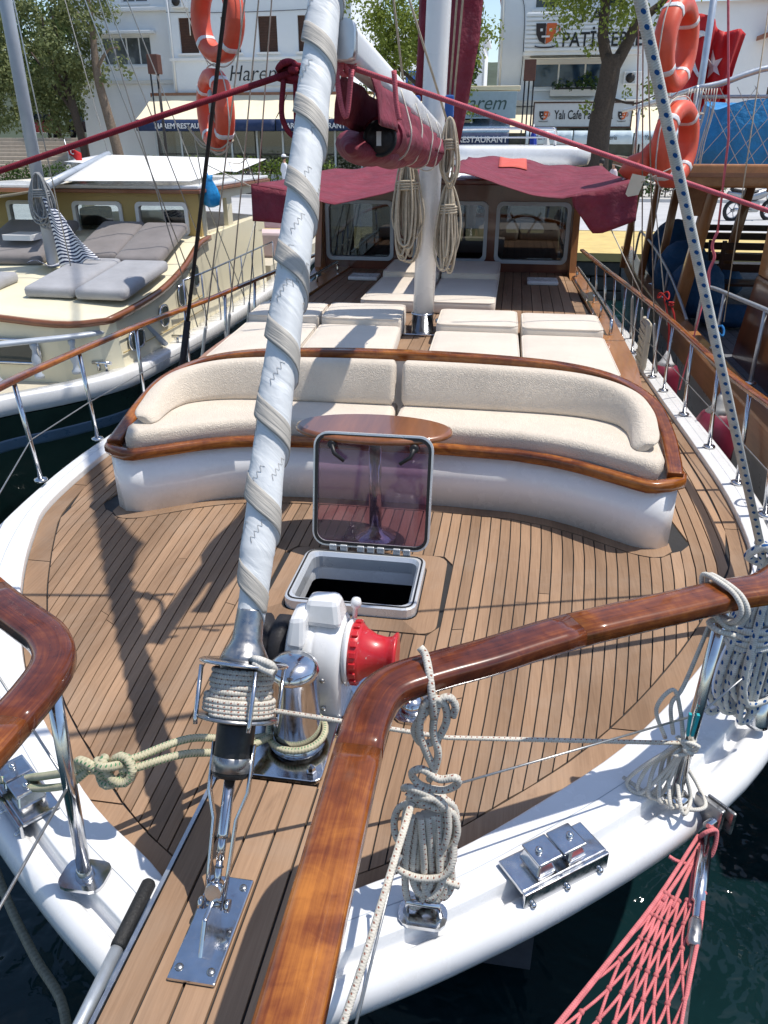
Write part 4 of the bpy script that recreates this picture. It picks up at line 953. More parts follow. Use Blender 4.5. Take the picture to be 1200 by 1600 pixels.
for i in range(-36, 36):
    u0, u1 = i * PW + .0032, (i + 1) * PW - .0032; uc = (u0 + u1) / 2
    yy = [1.30 + .02 * k for k in range(385)]; inside = [allowed(plank_x(uc, y), y) for y in yy]
    k = 0
    while k < len(yy):
        if inside[k]:
            j = k
            while j + 1 < len(yy) and inside[j + 1]: j += 1
            a, b = yy[k], yy[j]
            if b - a > .06:
                def edge(u, y, out):
                    c = y
                    for _ in range(14):
                        if allowed(plank_x(u, c), c): break
                        c -= out * .012
                    for _ in range(14):
                        if not allowed(plank_x(u, c + out * .006), c + out * .006): break
                        c += out * .006
                    return c
                a0, a1 = edge(u0, a, -1), edge(u1, a, -1); b0, b1 = edge(u0, b, 1), edge(u1, b, 1)
                cuts = [0.0]
                if b - a > 1.5 and rnd.random() < .28: cuts.append(rnd.uniform(.28, .72))
                cuts.append(1.0)
                for t0, t1 in zip(cuts, cuts[1:]):
                    plank_mesh(u0, u1, a0, b0, a1, b1, t0 + (.0012 if t0 else 0), t1 - (.0012 if t1 < 1 else 0))
            k = j + 1
            continue
        else: k += 1
def strip(outer, inner, nm='plank', z=.0005, parent=None, mat='teak', gap=.003, zb=-.02):
    """one flat board between two lines"""
    m = MB(); b = len(m.v)
    for (ox, oy), (ix, iy) in zip(outer, inner): m.v += [(ox, oy, zb), (ix, iy, zb), (ix, iy, z), (ox, oy, z)]
    n = len(outer)
    for t in range(n - 1):
        q = b + t * 4; m.face((q + 3, q + 2, q + 6, q + 7)); m.face((q, q + 3, q + 7, q + 4)); m.face((q + 1, q + 5, q + 6, q + 2))
    m.face((b, b + 1, b + 2, b + 3)); q = b + (n - 1) * 4; m.face((q + 3, q + 2, q + 1, q)); return PT(m, nm, mat, parent or DECK)
# margin boards along the hull
for sg in (-1, 1):
    ysm = [1.33 + .1 * k for k in range(77)]; cut = [0, 3, 9, 17, 26, 42, 59, 76]
    for a, b in zip(cut, cut[1:]):
        yl = [ysm[k] for k in range(a, b + 1)]; yl[0] += .003; yl[-1] -= .003
        strip([(sg * (hb(y) - .004), y) for y in yl], [(sg * max(.0, marg(y) + .004), y) for y in yl])
# board round the bench foot
fx = [-1.52 + 3.04 * k / 60 for k in range(61)]
for a, b in ((0, 20), (20, 40), (40, 60)):
    xs_ = fx[a:b + 1]; strip([(x, bf(x) + .01) for x in xs_], [(x, bf(x) - .082) for x in xs_], z=.0008)
# boards framing the hatch
rr = lambda w_, h_, r: [(x, y + 3.0425) for x, y in rrect(w_, h_, r, 4)]
o_, i_ = rr(.797, .682, .07), rr(.612, .5, .06); n = len(o_)
for a, b in ((0, 5), (5, 10), (10, 15), (15, 20)):
    idx = [k % n for k in range(a, b + 1)]; strip([o_[k] for k in idx], [i_[k] for k in idx], z=.0012)
# ---- bowsprit platform
bz = lambda y: .115 - .04 * (y - .5)
mb = MB(); mb.hexa([(-.215, -1.6, bz(-1.6) - .1), (.215, -1.6, bz(-1.6) - .1), (.215, 1.74, -.03), (-.215, 1.74, -.03), (-.215, -1.6, bz(-1.6) - .012), (.215, -1.6, bz(-1.6) - .012), (.215, 1.74, bz(1.74) - .012), (-.215, 1.74, bz(1.74) - .012)])
BS = PT(mb, 'bowsprit', 'caulk')
for i in range(5):
    a, b = -.205 + i * .082 + .004, -.205 + (i + 1) * .082 - .004
    PT(MB().hexa([(a, -1.6, bz(-1.6) - .02), (b, -1.6, bz(-1.6) - .02), (b, 1.735, bz(1.735) - .02), (a, 1.735, bz(1.735) - .02), (a, -1.6, bz(-1.6)), (b, -1.6, bz(-1.6)), (b, 1.735, bz(1.735)), (a, 1.735, bz(1.735))]), 'plank', 'teak', BS)
for sg in (-1, 1):
    x0, x1 = sorted((sg * .2055, sg * .2175))
    PT(MB().hexa([(x0, -1.6, bz(-1.6) - .11), (x1, -1.6, bz(-1.6) - .11), (x1, 1.745, -.028), (x0, 1.745, -.028), (x0, -1.6, bz(-1.6) + .004), (x1, -1.6, bz(-1.6) + .004), (x1, 1.745, bz(1.745) + .004), (x0, 1.745, bz(1.745) + .004)]), 'edge_strip', 'alloy', BS)
# ---- curved bench
fr = [(x, bf(x)) for x in [-1.51 + 3.02 * k / 48 for k in range(49)]]
poly = fr + [(1.51, 4.3), (1.40, 4.54), (1.15, 4.6), (-1.15, 4.6), (-1.40, 4.54), (-1.51, 4.3)]
mb = MB(); mb.prism(poly, -.005, .325, True); BENCH = PT(mb, 'bench', 'bench_fill_white')
railp = [(1.49, 3.70, .375), (1.50, 3.85, .40), (1.495, 4.08, .465), (1.43, 4.32, .56), (1.24, 4.46, .64), (.95, 4.51, .69), (.5, 4.525, .715), (0, 4.53, .722)]
RP = spl(railp + [(-x, y, z) for x, y, z in reversed(railp[:-1])], 8)
rprof = [(.042 * cos(a) * (1 if abs(cos(a)) < .8 else .96), .030 * sin(a)) for a in [2 * pi * k / 16 for k in range(16)]]
rprof = [(max(-.038, min(.038, a * 1.25)), max(-.026, min(.026, b * 1.25))) for a, b in rprof]
PT(MB().tube(RP, 1, prof=rprof, up=(0, 0, 1)), 'back_rail', 'varnish', BENCH)
# rim board along the front of the seat
rimp = [(x, bf(x) - .012, .352) for x in [-1.51 + 3.02 * k / 48 for k in range(49)]]
rimp = [(-1.515, 3.95, .352), (-1.522, 3.80, .352), (-1.518, 3.70, .352)] + rimp[2:-2] + [(1.518, 3.70, .352), (1.522, 3.80, .352), (1.515, 3.95, .352)]
PT(MB().tube(spl(rimp, 2), 1, prof=[(max(-.03, min(.03, .036 * cos(a))), max(-.03, min(.03, .036 * sin(a)))) for a in [2 * pi * k / 16 for k in range(16)]], up=(0, 0, 1)), 'seat_rim', 'varnish', BENCH)
# back panel between seat and rail
def bp(off):
    out = []
    for i, p in enumerate(RP):
        d = (RP[min(i + 1, len(RP) - 1)] - RP[max(i - 1, 0)]); d.z = 0; d.normalize(); nrm = Vector((-d.y, d.x, 0)); out.append(p + nrm * off)
    return out
o1, o2 = bp(-.018), bp(.018)
mb = MB(); mb.rings([[(a.x, a.y, .0), (a.x, a.y, a.z), (b.x, b.y, b.z), (b.x, b.y, .0)] for a, b in zip(o1, o2)], True, True, False); PT(mb, 'back_panel', 'bench_fill_white', BENCH)
# ---- coachroof behind the bench
CR = [(1.42, 4.62), (1.47, 5.2), (1.47, 7.0), (1.40, 9.1), (1.38, 9.6)]
poly = [(-x, y) for x, y in CR] ; poly = CR + list(reversed(poly))
mb = MB(); mb.prism(poly, -.01, .50); ROOF = PT(mb, 'coachroof', 'gelcoat')
for sg in (-1, 1):
    yl = [4.6 + .25 * k for k in range(21)]; T = [(y, x) for x, y in CR]
    o = [(sg * (interp(T, y) + .02), y) for y in yl]; i2 = [(sg * (interp(T, y) - .14), y) for y in yl]; strip(o, i2, 'edge_board', .535, ROOF, 'iroko', zb=.46)
for i in range(-14, 14):
    a, b = i * .092 + .003, (i + 1) * .092 - .003
    if abs(a + b) / 2 > 1.30: continue
    m = MB(); m.b2(a, b, 4.66, 9.2, .49, .518 + rnd.uniform(-.0006, .0006)); PT(m, 'plank', 'teak', ROOF)
PT(MB().b2(-1.32, 1.32, 4.65, 9.2, .488, .506), 'caulk_bed', 'caulk', ROOF)
# grab rails on the coachroof edge
for sg in (1, -1):
    m = MB(); m.tube(spl([(sg * 1.40, 6.1, .54), (sg * 1.40, 6.12, .62), (sg * 1.40, 6.3, .64), (sg * 1.37, 7.6, .64), (sg * 1.33, 8.7, .64), (sg * 1.33, 8.85, .62), (sg * 1.33, 8.86, .54)], 5), .014, 8)
    for y in (6.75, 7.4, 8.1): m.tube([(sg * 1.385, y, .535), (sg * 1.385, y, .64)], .011, 6)
    PT(m, 'grab_rail', 'steel', ROOF)
    m = MB(); m.b2(sg * .95 - .16, sg * .95 + .16, 8.35, 8.62, .519, .56); PT(m, 'deck_vent', 'gelcoat', ROOF, bevel=.015)
# ---- wheelhouse
cz0, cz1 = .46, 1.44
WX = [(-1.50, -.76), (-.50, .30), (.44, 1.20)]
hs = [(a, b, .64, 1.24) for a, b in WX]
mb = MB(); facade(mb, -1.62, 1.32, cz0, cz1, 9.2, .07, hs); CAB = PT(mb, 'wheelhouse', 'varnish_red')
for a, b in WX:
    pts = [((a + b) / 2 + x, z + .94) for x, z in rrect(b - a + .05, .65, .07, 4)]; pin = [((a + b) / 2 + x, z + .94) for x, z in rrect(b - a - .03, .57, .05, 4)]
    m = MB(); m.rings([[(x, 9.195, z) for x, z in pts], [(x, 9.165, z) for x, z in pts], [(x, 9.165, z) for x, z in pin], [(x, 9.26, z) for x, z in pin], [(x, 9.195, z) for x, z in pts]], True, False, False)
    PT(m, 'window_frame', 'grey_paint', CAB)
    PT(MB().b2(a - .005, b + .005, 9.22, 9.228, .635, 1.245), 'pane', 'pane_wheelhouse', CAB)
for sg, x in ((-1, -1.62), (1, 1.25)):
    m = MB(); facade(m, 0, 4.2, -.3, cz1, 0, .07, [(.35, 1.5, .66, 1.24), (1.7, 3.6, -.2, 1.24)]); m.v = [(x + vy, 9.272 + vx, vz) for vx, vy, vz in m.v]; m.f = [tuple(reversed(f)) for f in m.f]; PT(m, 'side_wall', 'iroko_z', CAB)
    PT(MB().hexa([(x, 8.62, .50), (x + .07, 8.62, .50), (x + .07, 9.196, .50), (x, 9.196, .50), (x, 8.95, .56), (x + .07, 8.95, .56), (x + .07, 9.196, 1.40), (x, 9.196, 1.40)]), 'corner_bracket', 'iroko_z', CAB)
    PT(MB().b2(x + .02, x + .035, 9.62, 10.77, .66, 1.24), 'pane', 'pane_wheelhouse', CAB)
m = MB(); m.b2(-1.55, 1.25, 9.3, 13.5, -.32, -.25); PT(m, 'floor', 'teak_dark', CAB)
m = MB(); facade(m, -1.55, 1.25, -.3, cz1, 13.4, .07, [(-1.35, -.5, .5, 1.28), (-.3, .35, -.2, 1.28), (.5, 1.1, .5, 1.28)]); PT(m, 'rear_wall', 'varnish_red', CAB)
m = MB(); m.hexa([(-1.78, 8.98, 1.44), (1.46, 8.98, 1.44), (1.46, 13.7, 1.40), (-1.78, 13.7, 1.40), (-1.78, 8.98, 1.50), (1.46, 8.98, 1.50), (1.46, 13.7, 1.46), (-1.78, 13.7, 1.46)]); RF = PT(m, 'roof', 'varnish_red', CAB, bevel=.015)
for i in range(34):
    a = -1.70 + i * .0915
    PT(MB().hexa([(a + .004, 9.05, 1.49), (a + .088, 9.05, 1.49), (a + .088, 13.6, 1.45), (a + .004, 13.6, 1.45), (a + .004, 9.05, 1.512), (a + .088, 9.05, 1.512), (a + .088, 13.6, 1.472), (a + .004, 13.6, 1.472)]), 'roof_slat', 'canvas_white', CAB)
# helm inside
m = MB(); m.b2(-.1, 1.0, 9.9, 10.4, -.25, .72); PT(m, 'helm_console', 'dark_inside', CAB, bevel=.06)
m = MB(); m.tube([(.75 + .3 * cos(a), 10.5, .72 + .3 * sin(a)) for a in [2 * pi * k / 20 for k in range(20)]], .02, 6, True)
for k in range(6): m.tube([(.75, 10.5, .72), (.75 + .38 * cos(k * pi / 3), 10.5, .72 + .38 * sin(k * pi / 3))], .014, 5)
PT(m, 'steering_wheel', 'bench_dark', CAB)
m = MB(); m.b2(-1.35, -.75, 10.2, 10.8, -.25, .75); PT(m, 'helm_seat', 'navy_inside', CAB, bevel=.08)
# white hardtop with rail farther aft
m = MB(); pol = [(x + .62, y + 14.4) for x, y in rrect(2.2, 2.6, .35, 5)]
m.rings([[(x, y, 1.50) for x, y in inset(pol, .12)], [(x, y, 1.52) for x, y in inset(pol, .03)], [(x, y, 1.60) for x, y in pol], [(x, y, 1.72) for x, y in pol], [(x, y, 1.78) for x, y in inset(pol, .05)]]); HT = PT(m, 'hardtop', 'gelcoat')
m = MB(); m.tube(spl([(-.35, 13.6, 1.78), (-.35, 13.6, 1.97), (-.25, 13.6, 2.02), (1.0, 13.6, 2.02), (1.15, 13.62, 2.0), (1.17, 13.65, 1.9), (1.17, 13.7, 1.78)], 4), .022, 8)
m.tube([(-.3, 13.6, 1.9), (1.15, 13.62, 1.9)], .014, 6); PT(m, 'hardtop_rail', 'steel', HT)
for x, y in ((-.3, 13.4), (1.5, 13.4), (-.3, 15.4), (1.5, 15.4)): PT(MB().tube([(x, y, -.2), (x, y, 1.51)], .03, 8), 'hardtop_post', 'steel', HT)
# ---- hatch
fo, fi = rr(.60, .485, .06), rr(.52, .405, .045)
m = MB(); m.rings([[(x, y, .0) for x, y in fo], [(x, y, .045) for x, y in fo], [(x, y, .05) for x, y in inset(fo, .006)], [(x, y, .05) for x, y in inset(fi, -.012)], [(x, y, .03) for x, y in fi], [(x, y, -.03) for x, y in fi]], True, False, False); HT_ = PT(m, 'hatch', 'hatch_alloy')
m = MB(); m.rings([[(x, y, .053) for x, y in inset(fo, .012)], [(x, y, .053) for x, y in inset(fo, .02)], [(x, y, .049) for x, y in inset(fo, .02)], [(x, y, .049) for x, y in inset(fo, .012)], [(x, y, .053) for x, y in inset(fo, .012)]], True, False, True); PT(m, 'gasket', 'black_rubber', HT_)
m = MB(); fi2 = rr(.53, .41, .04); m.rings([[(x, y, .028) for x, y in fi2], [(x, y, -.10) for x, y in fi2]], True, False, False); PT(m, 'well', 'gelcoat', HT_)
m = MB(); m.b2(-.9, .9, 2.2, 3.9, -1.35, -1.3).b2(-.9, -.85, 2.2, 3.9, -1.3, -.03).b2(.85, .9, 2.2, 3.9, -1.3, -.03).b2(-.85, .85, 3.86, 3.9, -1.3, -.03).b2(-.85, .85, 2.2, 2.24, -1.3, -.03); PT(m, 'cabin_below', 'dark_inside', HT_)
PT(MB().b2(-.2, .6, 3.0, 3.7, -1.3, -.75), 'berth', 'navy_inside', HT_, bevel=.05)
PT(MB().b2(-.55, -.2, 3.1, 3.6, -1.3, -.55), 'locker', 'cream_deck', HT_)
# lid standing open, leaning a little aft
LR = Matrix.Translation((.015, 3.298, .062)) @ Matrix.Rotation(radians(-13.0), 4, 'X')
def lid(m): m.v = [tuple(LR @ Vector(v)) for v in m.v]; return m
lo = [(x, z + .29) for x, z in rrect(.585, .57, .07, 6)]; li = [(x, z + .29) for x, z in rrect(.54, .525, .052, 6)]
m = MB(); m.rings([[(x, -.012, z) for x, z in lo], [(x, .014, z) for x, z in lo], [(x, .014, z) for x, z in li], [(x, -.012, z) for x, z in li], [(x, -.012, z) for x, z in lo]], True, False, False); LID = PT(lid(m), 'hatch_lid', 'hatch_alloy', None, bevel=.003)
lg, lh = [(x, z + .29) for x, z in rrect(.566, .551, .062, 6)], [(x, z + .29) for x, z in rrect(.538, .523, .05, 6)]
m = MB(); m.rings([[(x, -.012, z) for x, z in lg], [(x, -.018, z) for x, z in lg], [(x, -.018, z) for x, z in lh], [(x, -.010, z) for x, z in lh]], True, False, False); PT(lid(m), 'gasket', 'black_rubber', LID)
m = MB(); m.rings([[(x, -.002, z) for x, z in li], [(x, .006, z) for x, z in li]], True, True, False); PT(lid(m), 'acrylic_pane', 'acrylic_plum', LID)
for sg in (-1, 1):
    m = MB(); m.lathe([(.022, -.004), (.022, .022), (.016, .03)], (sg * .20, -.004, .515), (0, -1, 0), 14)
    m.hexa([(sg * .20 - .012, -.036, .50), (sg * .20 + .012, -.036, .50), (sg * .20 + .012, -.02, .50), (sg * .20 - .012, -.02, .50), (sg * .20 - .012, -.036, .53), (sg * .20 + .012, -.036, .53), (sg * .20 + .012, -.02, .53), (sg * .20 - .012, -.02, .53)])
    m.tube([(sg * .20, -.03, .515), (sg * .185, -.035, .475), (sg * .135, -.04, .44)], [.012, .011, .009], 8); PT(lid(m), 'lid_handle', 'black_rubber', LID)
for x in (-.17, -.115, -.03, .02, .07, .15, .20):
    PT(MB().b2(x - .018, x + .018, 3.275, 3.305, .046, .083), 'hinge', 'hatch_alloy', HT_, bevel=.004)
# ---- mast
ML = lambda z: Vector((-.045 + .028 * (z - .53), 6.05 + .012 * (z - .53), z))
m = MB(); m.tube([ML(z) for z in (.60, 2, 6, 13)], [.080, .084, .084, .07], 20); MAST = PT(m, 'mast', 'mast_white')
m = MB(); m.lathe([(.086, .0), (.086, .125), (.090, .125), (.090, .135), (.06, .14)], ML(.535), (0, 0, 1), 20); PT(m, 'mast_collar', 'steel', MAST)
m = MB(); m.prism([(x - .045, y + 6.05) for x, y in rrect(.46, .30, .05, 4)], .519, .535); PT(m, 'mast_plate', 'steel', MAST, bevel=.004)
for dx, dy in ((-.18, -.08), (.2, -.05), (.17, .08), (.23, .03), (-.2, .06), (.14, -.1)):
    m = MB(); m.lathe([(.02, 0), (.02, .03), (.012, .04), (.012, .08), (.03, .085), (.03, .11), (.012, .12)], (-.045 + dx, 6.05 + dy, .535), n=10); PT(m, 'mast_block', 'steel', MAST)
for x in (-.115, .118): PT(MB().b2(x - .03, x + .03, 5.93, 6.0, 2.02, 2.16), 'mast_cleat', 'blue_frame', MAST, bevel=.01)
# ---- handrails on stanchions
hr = [(.051 * a, .0275 * b) for a, b in [(max(-1, min(1, 1.25 * cos(t))), max(-1, min(1, 1.2 * sin(t)))) for t in [2 * pi * k / 18 for k in range(18)]]]
def rail(pts, scale, name='handrail'):
    P = spl(pts, 6); n = len(P); S = []
    for i in range(n):
        t = i / 6; k = min(int(t), len(scale) - 2); S.append(scale[k] + (scale[k + 1] - scale[k]) * (t - k))
    root = None; ks = [0, 19, 48, n - 1]           # scarfed lengths: bow piece, darker corner piece, side piece
    for q, (a, b) in enumerate(zip(ks, ks[1:])):
        o = PT(MB().tube(P[a:b + 1], S[a:b + 1], prof=hr, up=(0, 0, 1)), name if q == 0 else 'rail_length', 'varnish_dark' if q == 1 else 'varnish', root)
        root = root or o
    return root
RR = [(.365, -1.4, .78), (.365, -.3, .76), (.365, .65, .745), (.362, 1.15, .74), (.366, 1.33, .74), (.40, 1.43, .74), (.50, 1.505, .74), (.62, 1.58, .74), (.84, 1.73, .74), (1.26, 1.965, .74), (1.45, 2.09, .74), (1.78, 2.6, .73), (1.98, 3.3, .70), (2.02, 4.1, .63), (1.97, 4.9, .60), (1.90, 6.4, .59), (1.80, 7.6, .59), (1.69, 8.7, .59), (1.58, 9.7, .60), (1.5, 10.6, .6)]
SR = [1] * 11 + [.9, .7, .52, .5] + [.5] * 5
RAILR = rail(RR, SR)
RL = [(-.42, -1.4, .78), (-.42, -.3, .76), (-.42, .65, .745), (-.415, 1.12, .74), (-.415, 1.28, .74), (-.435, 1.39, .74), (-.50, 1.475, .74), (-.60, 1.54, .74), (-.78, 1.65, .74), (-1.25, 1.98, .74), (-1.45, 2.15, .74), (-1.82, 2.7, .73), (-2.02, 3.2, .70), (-2.14, 3.85, .66), (-2.13, 4.6, .65), (-2.06, 5.5, .65), (-1.96, 6.4, .64), (-1.86, 7.6, .64), (-1.76, 8.7, .64), (-1.66, 9.8, .64)]
SL = [1] * 11 + [.9, .75, .6, .56] + [.56] * 5
RAILL = rail(RL, SL)
def zr(P, y): return interp(sorted([(b, c) for a, b, c in P if b > 1.3]), y)
def stan(base, top, rl, r=.0165, foot='plate'):
    m = MB(); m.tube([base, top], r, 12); o = PT(m, 'stanchion', 'steel', rl)
    m = MB(); b = Vector(base)
    if foot == 'plate':
        m.prism([(b.x + x, b.y + y) for x, y in rrect(.13, .10, .03, 3)], b.z - .006, b.z + .006); m.lathe([(.026, 0), (.026, .012), (.02, .03), (.0175, .034)], b, n=14)
    elif foot == 'cone': m.lathe([(.042, -.004), (.04, .012), (.026, .10), (.018, .105)], b, n=16)
    else: m.lathe([(.04, -.004), (.038, .008), (.02, .012)], b, n=12)
    PT(m, 'stanchion_foot', 'steel', rl)
stan((1.232, 1.895, .045), (1.275, 1.975, .72), RAILR, .0185, 'disc'); stan((1.575, 2.29, .045), (1.60, 2.32, .72), RAILR, .018, 'cone')
stan((1.90, 3.0, .045), (1.92, 3.0, .70), RAILR)
for x, y in ((2.045, 4.05), (2.005, 4.48), (1.97, 5.08), (1.93, 5.75), (1.88, 6.35), (1.85, 6.75), (1.82, 7.15), (1.79, 7.6), (1.75, 8.1), (1.72, 8.6), (1.68, 9.1), (1.63, 9.6)):
    tx = interp(sorted([(b, a) for a, b, c in RR if b > 1.9]), y); stan((x + .03, y, .045), (tx, y, zr(RR, y) - .01), RAILR, .012 if y > 6 else .014, 'small')
stan((-.45, 1.335, .045), (-.405, 1.325, .72), RAILL, .0185, 'plate'); stan((-1.42, 2.2, .045), (-1.44, 2.18, .72), RAILL)
for x, y in ((-1.95, 3.1), (-2.10, 3.87), (-2.105, 4.58), (-2.09, 5.3), (-2.03, 6.05), (-1.97, 6.8), (-1.92, 7.5), (-1.86, 8.3), (-1.8, 9.1)):
    tx = interp(sorted([(b, a) for a, b, c in RL if b > 1.9]), y); stan((x, y, .045), (tx, y, zr(RL, y) - .01), RAILL, .014, 'small')
# guard wires
m = MB(); m.tube([(.50, 1.475, .375), (1.25, 1.93, .34)], .0035, 5); m.tube([(1.255, 1.935, .33), (1.585, 2.30, .36), (1.91, 3.0, .34), (2.04, 4.05, .30), (1.97, 5.1, .30), (1.88, 6.4, .30), (1.7, 8.6, .30)], .0035, 5); PT(m, 'guard_wire', 'wire', RAILR)
m = MB(); m.tube([(-.46, .45, .2), (-.425, 1.322, .40)], .0045, 6); m.tube([(-.425, 1.325, .40), (-1.43, 2.19, .36), (-2.11, 3.87, .30), (-2.11, 4.58, .31), (-2.06, 5.5, .31), (-1.95, 6.8, .31), (-1.8, 9, .31)], .004, 5); PT(m, 'guard_wire', 'wire', RAILL)
# ---- mooring chocks let into the cap
def chock(c, d, n):
    """c centre on the cap, d along the cap, n outward"""
    d = Vector(d).normalized(); n = Vector(n).normalized(); R = Matrix((d, n, Vector((0, 0, 1)))).transposed()
    def tr(m): m.v = [tuple(Vector(c) + R @ Vector(v)) for v in m.v]; return m
    base = PT(tr(MB().box((0, 0, .0), (.30, .115, .014))), 'mooring_chock', 'steel', None, bevel=.004)
    PT(tr(MB().box((0, .064, -.03), (.30, .012, .07))), 'chock_flange', 'steel', base, bevel=.003)
    for x in (-.055, .055):
        m = MB(); s_ = 1 if x > 0 else -1
        m.hexa([(x - .034, -.045, .005), (x + .034, -.045, .005), (x + .034, .045, .005), (x - .034, .045, .005), (x - .02, -.035, .044), (x + .02, -.035, .044), (x + .02, .035, .044), (x - .02, .035, .044)])
        PT(tr(m), 'chock_horn', 'steel', base, bevel=.006)
        PT(tr(MB().box((x - s_ * .012, 0, .048), (.082, .085, .010))), 'chock_lip', 'steel', base, bevel=.004)
        PT(tr(MB().lathe([(.011, 0), (.010, .01), (.004, .014)], (x, 0, .052), n=10)), 'bolt', 'steel', base)
    for x in (-.12, 0, .12): PT(tr(MB().lathe([(.009, 0), (.008, .008), (.003, .011)], (x, .07, -.045), (0, 1, 0), 10)), 'bolt', 'steel', base)
chock((.842, 1.598, .052), (.80, .60, 0), (.60, -.80, 0)); chock((-.80, 1.595, .052), (-.80, .60, 0), (-.60, -.80, 0))
# small deck fitting below the hanging coil
m = MB(); m.prism([(x + .495, y + 1.365) for x, y in rrect(.13, .08, .03, 3)], .036, .048); m.tube([(.45, 1.365, .048), (.455, 1.365, .085), (.535, 1.365, .085), (.54, 1.365, .048)], .009, 8); PT(m, 'deck_eye', 'steel')
# ---- bollard with base plate
zb_ = .045
m = MB(); m.prism([(x - .03, y + 1.95) for x, y in [(p[0], p[1]) for p in rrect(.30, .36, .03, 3)]], zb_ - .012, zb_ + .004); BO = PT(m, 'mooring_bollard', 'steel', None, bevel=.004)
m = MB(); m.lathe([(.10, 0), (.084, .014), (.081, .03), (.081, .285), (.085, .29), (.085, .305), (.077, .322), (.05, .340), (.01, .346)], (.0, 1.95, zb_), n=32); PT(m, 'post', 'steel', BO)
for dx, dy in ((-.12, -.15), (.115, -.15), (.115, .15), (-.12, .15)):
    m = MB(); m.lathe([(.017, 0), (.017, .018), (.013, .02), (.013, .034), (.004, .042)], (-.03 + dx, 1.95 + dy, zb_ + .003), n=6, smooth=False); PT(m, 'bolt', 'steel', BO)
# ---- windlass: white housing, black gypsy on the left, red warping drum on the right
wx, wy, wz = .035, 2.20, 0.0
prof = [(-.13, .0), (.13, .0), (.135, .12), (.15, .20), (.14, .30), (.09, .38), (.02, .40), (-.07, .37), (-.135, .29), (-.145, .18), (-.135, .1)]
m = MB(); m.rings([[(wx + x, wy + y * k, z * kz) for y, z in prof] for x, k, kz in ((-.118, .74, .84), (-.117, .78, .88), (-.108, .90, .97), (-.095, .96, .99), (-.04, 1, 1), (-.02, 1, 1), (-.016, .975, .99), (-.008, .975, .99), (-.004, 1, 1), (.04, 1, 1), (.072, .97, .99), (.086, .88, .96), (.090, .80, .90))], True, True, True); WL = PT(m, 'windlass', 'gelcoat', None)
WL.modifiers.new('s', 'SUBSURF').levels = 1; WL.modifiers['s'].render_levels = 2
m = MB(); m.hexa([(wx - .06, wy - .06, .38), (wx + .085, wy - .07, .38), (wx + .085, wy + .10, .36), (wx - .06, wy + .09, .36), (wx - .045, wy - .03, .475), (wx + .07, wy - .035, .48), (wx + .065, wy + .05, .47), (wx - .04, wy + .05, .465)]); PT(m, 'gearbox_cap', 'gelcoat', WL, bevel=.022)
m = MB(); m.hexa([(wx - .10, wy - .13, .33), (wx - .03, wy - .14, .33), (wx - .03, wy + .04, .36), (wx - .10, wy + .04, .36), (wx - .09, wy - .09, .43), (wx - .035, wy - .09, .44), (wx - .035, wy + .02, .44), (wx - .09, wy + .02, .43)]); PT(m, 'side_cap', 'gelcoat', WL, bevel=.018)
m = MB(); m.prism([(wx + x, wy + y) for x, y in rrect(.34, .34, .03, 3)], -.002, .014); PT(m, 'base_plate', 'steel', WL, bevel=.003)
m = MB(); m.lathe([(.02, .0), (.09, .0), (.112, .015), (.112, .05), (.085, .065), (.085, .075), (.112, .09), (.112, .11), (.05, .125)], (wx - .115, wy, .25), (-1, 0, 0), 22); PT(m, 'gypsy', 'black_cloth', WL)
m = MB(); m.lathe([(.11, 0), (.122, .012), (.122, .02), (.05, .022)], (wx + .088, wy, .25), (1, 0, 0), 26); PT(m, 'drum_bearing', 'gelcoat', WL)
m = MB(); m.lathe([(.04, .02), (.105, .022), (.108, .028), (.108, .055), (.10, .062), (.088, .075), (.070, .11), (.064, .145), (.068, .165), (.082, .176), (.083, .184), (.06, .188), (.03, .182)], (wx + .085, wy, .25), (1, 0, 0), 30); DR = PT(m, 'warping_drum', 'red_paint', WL)
for k in range(18):
    a = 2 * pi * k / 18; R_ = Matrix.Rotation(a, 3, 'X')
    PT(MB().box(Vector((wx + .127, wy, .25)) + R_ @ Vector((0, 0, .110)), (.024, .022, .014), R_), 'drum_lug', 'red_paint', WL, bevel=.003)
m = MB(); m.lathe([(.009, 0), (.009, .04), (.017, .046), (.020, .062), (.015, .077), (.004, .082)], (wx + .110, wy + .05, .365), (0.1, 0, 1), 12); PT(m, 'release_knob', 'gelcoat', WL)
for dx, dy in ((-.14, -.14), (.14, -.14)):
    m = MB(); m.lathe([(.016, 0), (.016, .016), (.012, .018), (.012, .034), (.003, .04)], (wx + dx, wy + dy, .012), n=6, smooth=False); PT(m, 'bolt', 'steel', WL)
for sx_ in (-.07, .03):
    for zz in (.10, .22): PT(MB().lathe([(.010, 0), (.009, .006), (.003, .008)], (wx + sx_, wy - .138, zz), (0, -1, .1), 8), 'bolt', 'steel_dull', WL)
m = MB(); m.prism([(.36 + x, 2.22 + y) for x, y in rrect(.12, .17, .04, 3)], -.002, .012); m.lathe([(.05, .0), (.045, .03), (.02, .045)], (.36, 2.22, .012), n=16); PT(m, 'chain_pipe', 'steel')
